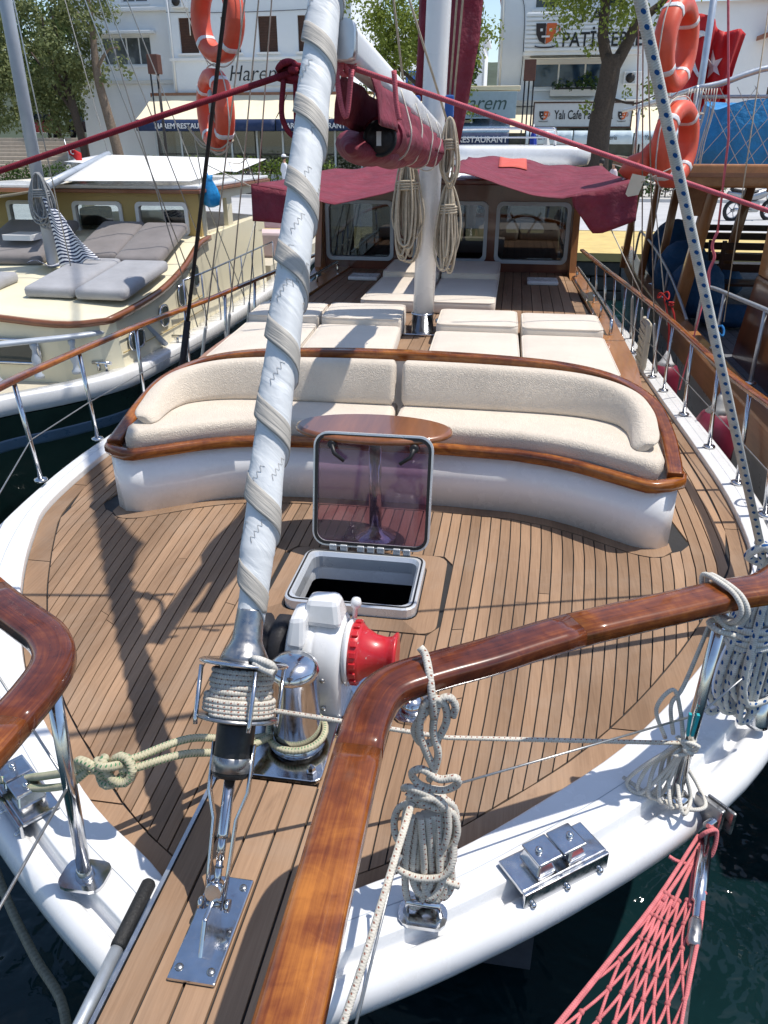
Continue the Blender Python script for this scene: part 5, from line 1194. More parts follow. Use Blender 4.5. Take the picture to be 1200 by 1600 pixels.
# ---- forestay, furler and its deck plate
SF = Vector((-.025, 1.20, .10)); SD = Vector((.018, .667, 1.0)).normalized()
st = lambda d: SF + SD * d
zp = bz(1.2) + .002
m = MB(); m.hexa([(-.085, 1.06, bz(1.06) + .001), (.035, 1.06, bz(1.06) + .001), (.035, 1.36, bz(1.36) + .001), (-.085, 1.36, bz(1.36) + .001), (-.085, 1.06, bz(1.06) + .013), (.035, 1.06, bz(1.06) + .013), (.035, 1.36, bz(1.36) + .013), (-.085, 1.36, bz(1.36) + .013)])
FST = PT(m, 'forestay', 'steel', None, bevel=.004)
for x, y in ((-.065, 1.09), (.015, 1.09), (.015, 1.33), (-.065, 1.33)): PT(MB().lathe([(.011, 0), (.009, .004), (.002, .005)], (x, y, bz(y) + .013), n=10), 'screw', 'steel_dull', FST)
m = MB(); m.hexa([(-.031, 1.11, zp), (-.019, 1.11, zp), (-.019, 1.27, zp), (-.031, 1.27, zp), (-.031, 1.17, zp + .085), (-.019, 1.17, zp + .085), (-.019, 1.235, zp + .085), (-.031, 1.235, zp + .085)]); PT(m, 'tang', 'steel', FST, bevel=.004)
PT(MB().lathe([(.016, -.04), (.016, -.03), (.009, -.03), (.009, .03), (.016, .03), (.016, .04)], st(.06), (1, 0, 0), 12), 'clevis_pin', 'steel', FST)
PT(MB().lathe([(.022, -.018), (.024, 0), (.022, .018)], st(.105) + Vector((0, -.012, 0)), (0, -1, .4), 14), 'toggle', 'steel', FST)
m = MB(); m.tube([st(.09), st(.17)], .010, 10).tube([st(.17), st(.235)], .012, 10); PT(m, 'stud', 'steel', FST)
PT(MB().tube([st(.15), st(.19)], .0125, 10, twist=60), 'thread', 'gear_grey', FST)
PT(MB().tube([st(.225), st(.235), st(.40)], [.018, .016, .015], 12), 'turnbuckle', 'steel', FST)
for sg in (-1, 1):
    sx = Vector((sg, 0, 0)); a = [st(.05) + sx * .022, st(.15) + sx * .026, st(.27) + sx * .030, st(.34) + sx * .052, st(.46) + sx * .054]
    PT(MB().tube(a, 1, prof=[(.003, .011), (-.003, .011), (-.003, -.011), (.003, -.011)], up=(0, -1, .6)), 'link_plate', 'steel', FST)
PT(MB().lathe([(.045, 0), (.050, .01), (.050, .13), (.046, .14)], st(.375), SD, 24), 'furler_housing', 'black_rubber', FST)
PT(MB().lathe([(.052, 0), (.052, .035), (.048, .04)], st(.39), SD, 24), 'housing_band', 'steel_dull', FST)
PT(MB().lathe([(.05, 0), (.104, .006), (.106, .012), (.06, .018)], st(.515), SD, 30), 'drum_flange', 'steel_dull', FST)
PT(MB().lathe([(.05, 0), (.116, .002), (.118, .007), (.112, .011), (.05, .012)], st(.66), SD, 34), 'drum_flange', 'steel', FST)
PT(MB().lathe([(.06, 0), (.062, .14)], st(.525), SD, 24), 'drum_core', 'steel_dull', FST)
PT(MB().lathe([(.066, 0), (.060, .015), (.046, .04), (.040, .055), (.036, .13), (.036, .135)], st(.672), SD, 26), 'furler_swivel', 'steel_dull', FST)
sq = SD.to_track_quat('Z', 'Y')
for k in range(4):
    a = radians(35 + 90 * k); d = sq @ Vector((cos(a), sin(a), 0)); PT(MB().tube([st(.505) + d * .108, st(.52) + d * .110, st(.655) + d * .112], .006, 8), 'drum_guard', 'steel', FST)
m = MB(); m.tube([st(.78), st(1.0), st(16.0)], .022, 14); PT(m, 'foil', 'alloy', FST)
# ---- shrouds
for sg, ys_, xb in ((-1, (6.15, 6.75, 7.3), -1.98), (1, (6.9, 7.6, 8.2), 1.93)):
    for k, y in enumerate(ys_):
        m = MB(); top = ML(9.5 + k * 1.2); b = Vector((xb + .02 * k * -sg, y, .04)); m.tube([b, top], .006, 6)
        d = (top - b).normalized(); m.tube([b, b + d * .1, b + d * .12, b + d * .42, b + d * .45], [.02, .02, .014, .014, .006], 8)
        PT(m, 'shroud', 'wire', MAST)
m = MB(); b = Vector((-1.97, 5.70, .04)); 
m.tube([b, b + Vector((0, 0, .16))], .01, 8); d = (ML(10) - Vector((-1.95, 5.7, .5))).normalized(); PT(m, 'chainplate', 'steel', MAST)
sh0 = Vector((-1.97, 5.72, .12)); sh1 = ML(9.8); d = (sh1 - sh0).normalized()
m = MB(); m.tube([sh0 + d * .45, sh1], .0145, 10); m.tube([sh0, sh0 + d * .05, sh0 + d * .5], [.018, .026, .026], 9); PT(m, 'covered_shroud', 'black_cloth', MAST)
# ================================================================== LOOSE THINGS ON OUR BOAT
# ---- cushions
def seat_poly(sg):
    xs = [.012 + (1.40 - .012) * k / 16 for k in range(17)]
    f = [(x, bf(x) + .035) for x in xs]; b = [(1.445, 3.78), (1.45, 4.0), (1.38, 4.22), (1.2, 4.36), (.9, 4.42), (.012, 4.44)]
    p = f + b; return p if sg > 0 else [(-x, y) for x, y in reversed(p)]
for sg, lb in ((-1, 'cream terry seat cushion on the left half of the curved bench'), (1, 'cream terry seat cushion on the right half of the curved bench')):
    m = MB(); pad(m, seat_poly(sg), .345, .465, .035, .01); tag(m.build('seat_cushion', 'cushion'), lb, 'cushion', 'bench seat cushions')
def back_cushion(sg, lb):
    path = [(1.375, 3.80, .515), (1.385, 3.95, .55), (1.375, 4.10, .60), (1.31, 4.25, .645), (1.14, 4.36, .68), (.9, 4.41, .70), (.5, 4.425, .712), (.10, 4.43, .716), (.02, 4.43, .714)]
    P = spl(path, 5); rs = []; n = len(P)
    for i, p in enumerate(P):
        d = P[min(i + 1, n - 1)] - P[max(i - 1, 0)]; d.z = 0; d.normalize(); nr = Vector((-d.y, d.x, 0))      # nr points to the seat side (inward)
        if nr.dot(Vector((0, 3.6, 0)) - Vector((p.x, p.y, 0))) < 0: nr = -nr
        e = min(1, min(i, n - 1 - i) / 3.0); e = sqrt(max(.05, 1 - (1 - e) ** 2)); zb = .462; h = (p.z - zb); mid = zb + h / 2; hh = h / 2 * (.75 + .25 * e); th = .052 * (.35 + .65 * e)
        pr = []
        for k in range(16):
            a = 2 * pi * k / 16; cx = math.copysign(abs(cos(a)) ** .5, cos(a)); cz = math.copysign(abs(sin(a)) ** .5, sin(a))
            q = p.copy(); q.z = mid + cz * hh; q = q + nr * (cx * th + .055 - .055 * (q.z - zb) / max(.05, h)); pr.append((sg * q.x, q.y, q.z))
        rs.append(pr if sg > 0 else list(reversed(pr)))
    m = MB(); m.rings(rs, True, True, True); tag(m.build('back_cushion', 'cushion'), lb, 'cushion', 'bench back cushions')
back_cushion(-1, 'cream terry back cushion curving round the left end of the bench'); back_cushion(1, 'cream terry back cushion curving round the right end of the bench')
def piping(m, w_, l_, cy_, z, skew, r=.0055): m.tube([(x + skew * (y + cy_), y + cy_, z) for x, y in rrect(w_, l_, .05, 4)], r, 6, True); return m
def sunpad(lb, x0, x1, y0, y1, split, mat='cushion_flat', z=.52, th=.105, skew=0, grp='sun pads on the coachroof', pil=.05):
    t = thing('sun_pad', lb, 'cushion', grp, ((x0 + x1) / 2, (y0 + y1) / 2, z))
    cx, cy = (x0 + x1) / 2, (y0 + y1) / 2
    m = MB(); pad(m, (x1 - x0, split - y0, .05, 0, (y0 + split) / 2 - cy, skew), 0, th, .02, .006); pd = m.build('pad', mat, t); piping(MB(), x1 - x0 - .012, split - y0 - .012, (y0 + split) / 2 - cy, th - .006, skew).build('piping', mat, pd)
    m = MB(); pad(m, (x1 - x0, y1 - split - .006, .05, 0, (y1 + split) / 2 - cy, skew), 0, th + pil, .024, .008); pd = m.build('headrest', mat, t); piping(MB(), x1 - x0 - .014, y1 - split - .02, (y1 + split) / 2 - cy, th + pil - .007, skew).build('piping', mat, pd)
sunpad('cream sun pad behind the left end of the bench', -1.36, -.80, 4.66, 6.3, 5.75, skew=-.06)
sunpad('cream sun pad left of the mast crossed by the boom shadow', -.78, -.16, 4.66, 6.34, 5.75, skew=-.06)
sunpad('cream sun pad just right of the mast', .10, .70, 4.64, 6.22, 5.65, skew=-.02)
sunpad('cream sun pad by the right coachroof edge with rail shadow on it', .72, 1.30, 4.62, 6.16, 5.62, skew=-.01)
sunpad('shaded sun pad behind the mast, left one of the pair under the wheelhouse windows', -.68, -.10, 6.75, 8.9, 8.0, 'cushion_flat', grp='sun pads in the shade under the wheelhouse windows')
sunpad('shaded sun pad right of the mast under the middle wheelhouse window', -.08, .50, 6.75, 8.9, 8.0, 'cushion_flat', grp='sun pads in the shade under the wheelhouse windows')
# ---- oval table
T = thing('oval_table', 'varnished oval table on a steel pedestal in front of the bench', 'table', None, (0, 3.545, 0))
pol = [(-.01 + .395 * cos(a), .02 + .195 * math.copysign(abs(sin(a)) ** .95, sin(a))) for a in [2 * pi * k / 40 for k in range(40)]]
m = MB(); m.rings([[(x, y, .575) for x, y in inset(pol, .02)], [(x, y, .583) for x, y in inset(pol, .004)], [(x, y, .592) for x, y in pol], [(x, y, .605) for x, y in inset(pol, .004)], [(x, y, .612) for x, y in inset(pol, .02)]]); m.build('table_top', 'varnish_obj', T)
MB().lathe([(.032, .03), (.032, .50), (.028, .50), (.028, .575)], n=20).build('pedestal', 'steel', T)
MB().lathe([(.11, .002), (.11, .012), (.05, .03), (.034, .05)], n=26).build('base_flange', 'steel', T); MB().lathe([(.05, .54), (.07, .575), (.02, .5755)], n=18).build('top_socket', 'black_rubber', T)
# ---- furled headsail on its stay
FS = thing('furled_headsail', 'white headsail rolled tightly round the forestay with a grey spiral strip', 'sail', None, tuple(st(.9)))
W0 = 28.0                              # radians of twist per metre of stay
def sail_r(d): return (.031 + .0115 * min(1, (d - .74) / .22) if d < .96 else .0425 + .002 * sin(d * 2.1)) * (1 + .10 * max(0, min(1.6, d - 1.0))) * (1 if d < 6.2 else max(.25, 1 - (d - 6.2) / 9))
def sail_at(d, ph, lift=0.0):
    """surface of the rolled cloth: ph runs 0..1 round the stay from the free edge of the roll"""
    a = 2 * pi * ph - d * W0
    r = sail_r(d) * (1 + .20 * (1 - ph) ** 1.5 + .035 * sin(3 * a + d * 5) + .045 * mnoise.noise((cos(a) * 2, sin(a) * 2, d * 5)) + .025 * mnoise.noise((cos(a) * 5, sin(a) * 5, d * 16)))
    return st(d) + sq @ Vector((cos(a) * (r + lift), sin(a) * (r + lift), 0)) - st(.9)
def sail_pt(d, a, lift=0.0): return sail_at(d, ((a + d * W0) / (2 * pi)) % 1.0, lift)
qd = sq
m = MB(); rs = []; us = []; ns = 36; d = .74
while d < 9.0:
    rs.append([sail_at(d, k / ns) for k in range(ns + 1)]); us.append(d); d += .011 if d < 3.2 else .035
m.rings(rs, True, True, True, us); m.build('sail_roll', 'sail_white', FS)
m = MB(); rs = []; us = []             # grey strip along the free edge, spiralling down
i = 0
while True:
    d = .80 + i * .009
    if d > 5.5: break
    rs.append([sail_at(d, .003 + .28 * j / 6, .0022) for j in range(7)]); us.append(d); i += 1
m.rings(rs, False, False, True, us); m.build('spiral_strip', 'sail_strip', FS, solid=.002)
m = MB()                              # stitching zigzags on the cloth
r_ = random.Random(5)
for q in range(56):
    d0 = .95 + r_.random() * 2.2; a0 = r_.uniform(0, 2 * pi); pts = []
    for k in range(9): pts.append(sail_pt(d0 + k * .008 + (.010 if k % 2 else 0), a0 + (k // 2) * .16 + (.0 if k % 2 else .12), .0012))
    m.tube(pts, .0006, 4)
struct(m.build('stitching', 'sail_strip', FS), 'stuff')
m = MB(); c0, c1, c2 = st(3.55) - st(.9), st(5.0) - st(.9), Vector((.33, 3.62, 3.95)) - st(.9)     # clew left out of the roll
m.grid(lambda a, b: c0.lerp(c1, a).lerp(c2, b) + Vector((.05 * sin(b * 5) * (1 - b), 0, 0)), 10, 8); m.build('clew', 'sail_white', FS, solid=.006)
# ---- staysail boom with burgundy furled sail
BM = thing('staysail_boom', 'white boom with a burgundy sail furled and lashed below it', 'boom', None, (0.02, 4.3, 2.0))
bo = Vector((.02, 4.3, 2.0)); bA, bB = Vector((.055, 2.66, 2.165)), Vector((.04, 5.86, 1.93))
bl = lambda t: bA.lerp(bB, t) - bo
bxp = [(max(-.040, min(.040, .050 * cos(a))), max(-.050, min(.050, .062 * sin(a)))) for a in [2 * pi * k / 16 for k in range(16)]]
MB().tube([bl(0), bl(.5), bl(1)], 1, prof=bxp, up=(0, 0, 1)).build('boom_spar', 'mast_white', BM)
MB().tube([bl(-.006), bl(.012)], 1, prof=[(a * 1.08, b * 1.08) for a, b in bxp], up=(0, 0, 1)).build('boom_end_cap', 'alloy', BM)
def roll_r(t): return (.066 + .016 * sin(t * 26) ** 2) * (1 - .40 * max(0, (t - .45) / .55))
m = MB(); rs = []; us = []
for i in range(80):
    t = .23 + .76 * i / 79; c = bl(t) + Vector((.01, 0, -.225 + .08 * t)); row = []
    pinch = 1.08 - .30 * (abs(cos((t - .3) * pi / .17)) ** 8)
    for k in range(22):
        a = 2 * pi * k / 22; r = roll_r(t) * pinch * (1 + .05 * mnoise.noise((a * 1.5, t * 30, 2)))
        row.append(c + Vector((cos(a) * r * 1.15, 0, sin(a) * r)))
    rs.append(row); us.append(t * 3)
m.rings(rs, True, True, True, us); m.build('furled_sail', 'canvas_burgundy', BM)
m = MB()                               # skirt between boom and roll
for sg in (-1, 1):
    m.grid(lambda a, b: bl(.07 + .9 * a) + Vector((sg * (.045 + .03 * b + .010 * sin(a * 40 + b * 3)), 0, -.055 - .15 * b * (1 - .4 * a))), 40, 5)
m.build('sail_skirt', 'canvas_burgundy', BM, solid=.005)
m = MB(); rs = []
for i in range(60):
    t = .14 + .80 * i / 59; c = bl(t) + Vector((-.075 + .05 * t, 0, -.285 + .12 * t)); e = min(1, i / 6) * (1 - .5 * t)
    rs.append([c + Vector((cos(a) * (.02 + .10 * e) * (1 + .12 * sin(t * 30)), 0, sin(a) * (.015 + .055 * e) * (1 + .15 * sin(t * 23 + a)) - .025 * cos(a) * e)) for a in [2 * pi * k / 20 for k in range(20)]])
m.rings(rs); m.build('sail_fold', 'canvas_burgundy', BM)
# the dark end of the inner roll
c = bl(.20) + Vector((.02, -.02, -.222)); MB().tube([c, c + Vector((-.01, .5, .0))], [.066, .070], 22).build('roll_tube', 'canvas_burgundy', BM)
MB().lathe([(.0665, 0), (.0665, -.004), (.060, -.014), (.054, -.004), (.048, -.022), (.01, -.030)], c, (-.02, 1, 0), 22).build('roll_end', 'black_cloth', BM)
MB().box(c + Vector((0, -.030, 0)), (.018, .006, .05)).build('end_label', 'reflector', BM)
for t in (.3, .47, .64, .81):       # lashings
    cc = bl(t) + Vector((0, 0, -.13 + .05 * t)); rr_ = roll_r(t)
    MB().tube(spl([cc + Vector((x, .03 * sin(z * 20) - .05 * (z + .1), z)) for x, z in ((.052, .10), (.088, .0), (rr_ * 1.28, -.07), (rr_ * .9, -.15), (0, -.175), (-rr_ * .9, -.15), (-rr_ * 1.28, -.07), (-.088, .0), (-.052, .10))], 3), .0042, 6).build('lashing', 'rope_white', BM)
# ---- red ropes either side of the boom end
cp = lambda px, py, zc: None
m = MB(); KL = Vector((-.18, 2.98, 2.105)); m.tube([KL, (-.70, 2.90, 1.956), (-1.26, 2.81, 1.79), (-2.9, 2.55, 1.31)], .0105, 8); 
r_ = random.Random(3)
rope(m, [KL + Vector((r_.uniform(-.07, .07), r_.uniform(-.03, .03), r_.uniform(-.035, .035))) for _ in range(16)], .011, 7, 4)
rope(m, [KL + Vector((-.04, 0, -.02)), KL + Vector((-.05, -.01, -.14)), KL + Vector((-.01, 0, -.2)), KL + Vector((.03, 0, -.12)), KL + Vector((.05, .0, -.02))], .010, 7)
rope(m, [KL + Vector((.0, .01, -.02)), KL + Vector((.0, 0, -.2)), KL + Vector((.02, .01, -.3)), KL + Vector((.07, .02, -.2)), KL + Vector((.10, .02, -.12))], .010, 7)
rope(m, [KL + Vector((.06, 0, .01)), KL + Vector((.14, -.05, .02)), KL + Vector((.22, -.25, .02))], .011, 7)
tag(m.build('preventer_rope', 'rope_burgundy'), 'burgundy rope knotted at the headsail and running down to the left', 'rope')
m = MB(); KR = Vector((.03, 2.74, 2.11)); m.tube([KR, (.775, 2.96, 1.885), (1.52, 3.18, 1.66), (3.0, 3.62, 1.215)], .0085, 8)
rope(m, [KR + Vector((r_.uniform(-.05, .05), r_.uniform(-.03, .03), r_.uniform(-.03, .03))) for _ in range(14)], .0095, 7, 4)
rope(m, [KR + Vector((.0, -.06, .02)), KR + Vector((.01, -.06, -.09)), KR + Vector((.03, -.05, -.15)), KR + Vector((.05, -.05, -.02))], .009, 7); rope(m, [KR + Vector((.17, .03, -.02)), KR + Vector((.18, .02, -.11)), KR + Vector((.19, .02, -.16))], .009, 6)
tag(m.build('preventer_rope', 'rope_pink'), 'faded red rope tied to the boom end and running down to the right', 'rope')
m = MB(); m.tube([(2.05, 6.1, 1.30), (2.0, 6.05, 1.9), (1.55, 6.0, 4.2)], .008, 6); rope(m, [(2.05, 6.1, 1.30), (2.03, 6.1, 1.2), (2.06, 6.1, 1.12), (2.04, 6.1, 1.02), (2.06, 6.1, .9)], .011, 6); m.tube([(2.05, 6.1, .95), (2.0, 6.2, .1)], .006, 6)
tag(m.build('flag_halyard', 'rope_pink'), 'thin pink line with a knotted end hanging at the right edge', 'rope')
# ---- burgundy awnings over the wheelhouse
def awning(lb, fn, flap, ties, extra=None):
    t = thing('awning', lb, 'awning', 'burgundy awnings over the wheelhouse', (0, 9.5, 1.5)); off = Vector((0, 9.5, 1.5))
    m = MB(); m.grid(lambda a, b: Vector(fn(a, b)) - off, 26, 14); m.build('canopy', 'canvas_burgundy', t, solid=.005)
    m = MB(); m.grid(lambda a, b: Vector(flap(a, b)) - off, 14, 6); m.build('flap', 'canvas_burgundy', t, solid=.005)
    for a, b in ties: MB().tube([Vector(a) - off, Vector(b) - off], .005, 5).build('tie', 'rope_white', t)
    if extra: extra(t, off)
RFT = [(.05, 1.64), (.17, 1.622), (.47, 1.534), (.74, 1.477), (1.0, 1.45), (1.31, 1.492), (1.60, 1.568)]
def rfn(a, b):
    x = .05 + 1.55 * a; y = 7.1 + 2.6 * b; z0 = interp(RFT, x); z1 = 1.72 - .13 * a
    return (x * (1 - .04 * b), y, z0 + (z1 - z0) * b - .05 * sin(pi * b) * sin(pi * a) + .014 * sin(a * 9 + b * 5) + .012 * sin(a * 23 - b * 9) * b)
def rflap(a, b):
    p = Vector(rfn(.66 + .34 * a, 0)); lw = .34 * (1 - .22 * abs(a - .5)) * min(1, .25 + a * 2.2); return (p.x + .02 * b, p.y + .04 * sin(a * 7) * b - .01 * b, p.z - lw * b)
def patch(t, off):
    m = MB(); m.grid(lambda a, b: Vector(rfn(.24 + .2 * a, .72 + .26 * b)) - off + Vector((0, 0, .012)), 8, 6); m.build('patch', 'canvas_bright', t, solid=.004)
    m = MB(); e = Vector(rfn(1, 0)) - off; m.hexa([e + Vector(v) for v in ((-.10, -.012, -.12), (.01, -.012, -.10), (.01, -.006, -.10), (-.10, -.006, -.12), (-.06, -.012, .06), (.05, -.012, .04), (.05, -.006, .04), (-.06, -.006, .06))]); m.build('corner_patch', 'canvas_beige', t)
awning('burgundy awning right of the mast over the wheelhouse, with a corner flap hanging', rfn, rflap, [((1.60, 7.1, 1.56), (1.9, 6.95, 1.72)), ((1.42, 7.1, 1.21), (1.80, 7.2, .6))], patch)
LFT = [(-1.72, 1.51), (-1.37, 1.468), (-.97, 1.378), (-.52, 1.445), (-.1, 1.555)]
def lfn(a, b):
    x = -.08 - 1.63 * a; y = 7.1 + 2.4 * b; z0 = interp(LFT, x); z1 = 1.69 - .14 * a
    return (x, y, z0 + (z1 - z0) * b - .05 * sin(pi * b) * sin(pi * a) + .014 * sin(a * 8 + b * 5) + .012 * sin(a * 21 + b * 9) * b)
def lflap(a, b):
    p = Vector(lfn(.80 + .2 * a, 0)); return (p.x + .02 * b * (1 - a), p.y - .02 * b, p.z - (.27 + .03 * a) * b)
awning('burgundy awning left of the mast with a square flap hanging at its corner', lfn, lflap, [((-1.71, 7.1, 1.51), (-2.05, 7.0, 1.68)), ((-1.69, 7.08, 1.21), (-1.92, 7.1, .62))])
# ---- folded mainsail behind the mast
MS = thing('furled_mainsail', 'burgundy mainsail gathered up in folds behind the mast', 'sail', None, (0, 6.5, 2.0))
for sg, x0, w0 in ((-1, -.19, .12), (1, .10, .25)):
    m = MB(); rs = []
    for i in range(26):
        z = (1.85 if sg > 0 else 2.15) + i * .14; row = []; taper = min(1, .45 + i * .11) * (1 if i < 18 else 1 - (i - 18) * .06)
        for k in range(20):
            a = 2 * pi * k / 20; r = w0 * .5 * taper * (1 + .16 * sin(4 * a + z * 1.2) + .08 * mnoise.noise((a * 2, z * 3, sg)))
            row.append((x0 + .09 * (z - 2) * (.7 if sg > 0 else .9) + cos(a) * r, .15 + sin(a) * r * 1.3, z - 2.0))
        rs.append(row)
    m.rings(rs); m.build('sail_fold', 'canvas_burgundy', MS)
# ---- lines along the mast and hanks of tan rope
m = MB()
for a, b in (((-.16, 5.9, 2.0), (-.30, 5.6, 3.2)), ((.13, 5.9, 1.95), (-.33, 5.62, 3.2)), ((.11, 6.0, 2.05), (.20, 6.0, 4)), ((.14, 5.98, 2.05), (.26, 6.0, 4))): m.tube([a, b], .008, 6)
tag(m.build('halyard', 'rope_tan'), 'tan halyards running up along both sides of the mast', 'rope')
hank('rope_hank', 'big tan rope hank hanging on the left side of the mast', 'rope_tan', (-.165, 5.93, 1.80), .70, .20, 15, .0085, 3, wrapz=.30, depth=.12, n=6)
hank('rope_hank', 'long tan rope hank hanging on the right side of the mast', 'rope_tan', (.135, 5.93, 1.62), .58, .15, 14, .0085, 4, wrapz=.32, depth=.12, n=6)
hank('rope_hank', 'upper tan rope hank at the right side of the mast beside the boom end', 'rope_tan', (.13, 5.9, 2.03), .42, .12, 11, .0085, 5, wrapz=.42, depth=.1, n=6)
# ---- lifebuoys on the shrouds
def lifebuoy(lb, c, tilt, R=.285, r=.078, ypart='lifebuoys hung on the shrouds'):
    t = thing('lifebuoy', lb, 'lifebuoy', ypart, c); t.rotation_euler = tilt
    m = MB(); n = 40; rs = []
    m.tube([(R * cos(2 * pi * k / n), 0, R * sin(2 * pi * k / n)) for k in range(n)], 1, closed=True, prof=[(.075 * a, .090 * b) for a, b in [(max(-.92, min(.92, 1.1 * cos(q))), max(-.95, min(.95, 1.05 * sin(q)))) for q in [2 * pi * k / 16 for k in range(16)]]], up=(0, 1, 0)); m.build('ring', 'lifebuoy', t)
    for q in range(4):
        a0 = pi / 4 + q * pi / 2; m = MB()
        m.tube([(R * cos(a0 + (k - 2) * .035), 0, R * sin(a0 + (k - 2) * .035)) for k in range(5)], 1, prof=[(.078 * a, .093 * b) for a, b in [(max(-.92, min(.92, 1.1 * cos(w_))), max(-.95, min(.95, 1.05 * sin(w_)))) for w_ in [2 * pi * k / 16 for k in range(16)]]], up=(0, 1, 0)); m.build('reflective_band', 'reflector', t)
    m = MB(); P = []
    for k in range(48):
        a = 2 * pi * k / 48; P.append(((R + .095 + .022 * abs(sin(2 * a))) * cos(a), 0, (R + .095 + .022 * abs(sin(2 * a))) * sin(a)))
    m.tube(P, .006, 5, True); m.build('grab_line', 'rope_white', t); return t
lifebuoy('orange lifebuoy on the left shroud, the upper one', (-2.16, 7.85, 2.87), (0, radians(6), radians(-38)))
lifebuoy('orange lifebuoy on the left shroud, the lower one', (-2.29, 7.95, 2.13), (0, radians(-4), radians(-52)))
lifebuoy('orange lifebuoy on the right shroud, the upper one', (1.86, 7.85, 2.60), (0, radians(4), radians(62)))
lifebuoy('orange lifebuoy on the right shroud, the lower one', (1.985, 7.9, 1.84), (0, radians(-5), radians(58)))
t = thing('buoy_light', 'orange float light hanging in the lower left lifebuoy', 'light', None, (-2.26, 7.8, 1.98)); MB().lathe([(.03, -.18), (.05, -.17), (.055, -.02), (.05, .1), (.03, .12)], n=14).build('float', 'lifebuoy', t); MB().lathe([(.02, .12), (.035, .13), (.035, .3), (.02, .32)], n=12).build('lamp_tube', 'gear_grey', t)
t = thing('buoy_light', 'orange float light hanging beside the right lifebuoys', 'light', None, (1.70, 7.75, 1.72)); t.rotation_euler = (0, radians(35), 0)
MB().lathe([(.04, -.2), (.11, -.19), (.12, -.05), (.06, .04), (.05, .15), (.06, .2), (.03, .22)], n=16).build('float', 'lifebuoy', t); MB().lathe([(.035, -.24), (.035, -.2)], n=12).build('lamp', 'reflector', t)
hank('rope_hank', 'small line hank hanging in the lower left lifebuoy', 'rope_tan', (-2.20, 7.78, 2.33), .34, .10, 7, .007, 9, n=5, depth=.05)
m = MB(); rope(m, [(-2.5, 7.75, 1.98), (-2.42, 7.72, 1.9), (-2.32, 7.7, 1.83), (-2.2, 7.72, 1.80), (-2.1, 7.75, 1.86)], .009, 6); rope(m, [(-2.5, 7.75, 2.0), (-2.38, 7.7, 1.84), (-2.30, 7.7, 1.80), (-2.18, 7.72, 1.76), (-2.08, 7.8, 1.88)], .009, 6); m.tube([(-2.45, 7.75, 1.95), (-2.35, 7.6, 1.5)], .006, 5)
tag(m.build('lashing_rope', 'rope_tan'), 'tan lashing tied round the bottom of the lower left lifebuoy', 'rope')
# ================================================================== foredeck ropes
# line round the furler drum and across to the right stanchion
m = MB(); P = []
for i in range(9 * 24):
    a = 2 * pi * i / 24; P.append(st(.540 + .115 * (i / (9 * 24))) + qd @ Vector((cos(a) * (.076 + .003 * sin(i * .7)), sin(a) * (.076 + .003 * sin(i * .7)), 0)))
m.tube(P, .0075, 8)
P = []
for i in range(4 * 24):
    a = 2 * pi * i / 24 + 1; P.append(st(.535 + .045 * (i / 96)) + qd @ Vector((cos(a) * .088, sin(a) * .088, 0)))
m.tube(P, .0075, 8); e = P[-1]
m.tube([st(.545) + Vector((.085, .01, .0)), (.52, 1.745, .315), (1.225, 1.905, .25)], .0068, 8)
tag(m.build('furling_line', 'rope_red_fleck'), 'white furling line wound on the furler drum and led across to the right stanchion', 'rope')
m = MB(); c = st(.69) + Vector((.075, -.07, .02)); rope(m, [c + Vector(v) for v in ((-.05, .04, -.02), (-.02, 0, .02), (.02, -.01, .015), (.02, .01, -.02), (-.01, .02, -.02), (-.02, -.01, .01), (.03, -.02, -.005))], .010, 8); tag(m.build('rope_end', 'rope_white'), 'whipped rope end sticking out of the furler drum', 'rope')
# anchor/mooring rope, green fleck: bollard - knot - left chock
m = MB()
P = [(.0 + .095 * cos(a), 1.95 + .095 * sin(a), .082 + .008 * (k / 12)) for k, a in enumerate([radians(200 + 15 * k) for k in range(26)])]
m.tube(P, .012, 9)
m.tube(spl([P[0], (-.16, 1.80, .16), (-.25, 1.67, .27), (-.36, 1.56, .285), (-.40, 1.53, .285)], 6), .012, 9); m.tube(spl([P[-1], (-.15, 1.76, .15), (-.25, 1.62, .255), (-.36, 1.53, .27), (-.40, 1.515, .272)], 6), .012, 9)
kc = Vector((-.44, 1.51, .278)); kn = []
for k in range(30):
    a = 2 * pi * k / 30; kn.append(kc + Vector((.062 * cos(a) + .02 * cos(3 * a), .020 * sin(2 * a) , .034 * sin(3 * a))))
m.tube(kn, .0135, 9, True)
kn = [kc + Vector((.045 * cos(2 * pi * k / 20) + .01, .024 * cos(4 * pi * k / 20), .034 * sin(2 * pi * k / 20) - .008)) for k in range(20)]; m.tube(kn, .0135, 9, True)
m.tube(spl([kc + Vector((-.05, 0, .005)), (-.56, 1.52, .235), (-.68, 1.56, .16), (-.80, 1.60, .085), (-.92, 1.53, .06), (-1.1, 1.35, -.4), (-1.3, 1.0, -1.5)], 6), .0125, 9); m.tube(spl([kc + Vector((-.05, 0, -.012)), (-.56, 1.50, .205), (-.68, 1.545, .125), (-.79, 1.575, .08)], 6), .0115, 9)
tag(m.build('mooring_rope', 'rope_green'), 'knotted mooring rope with green flecks from the bollard to the left chock', 'rope')
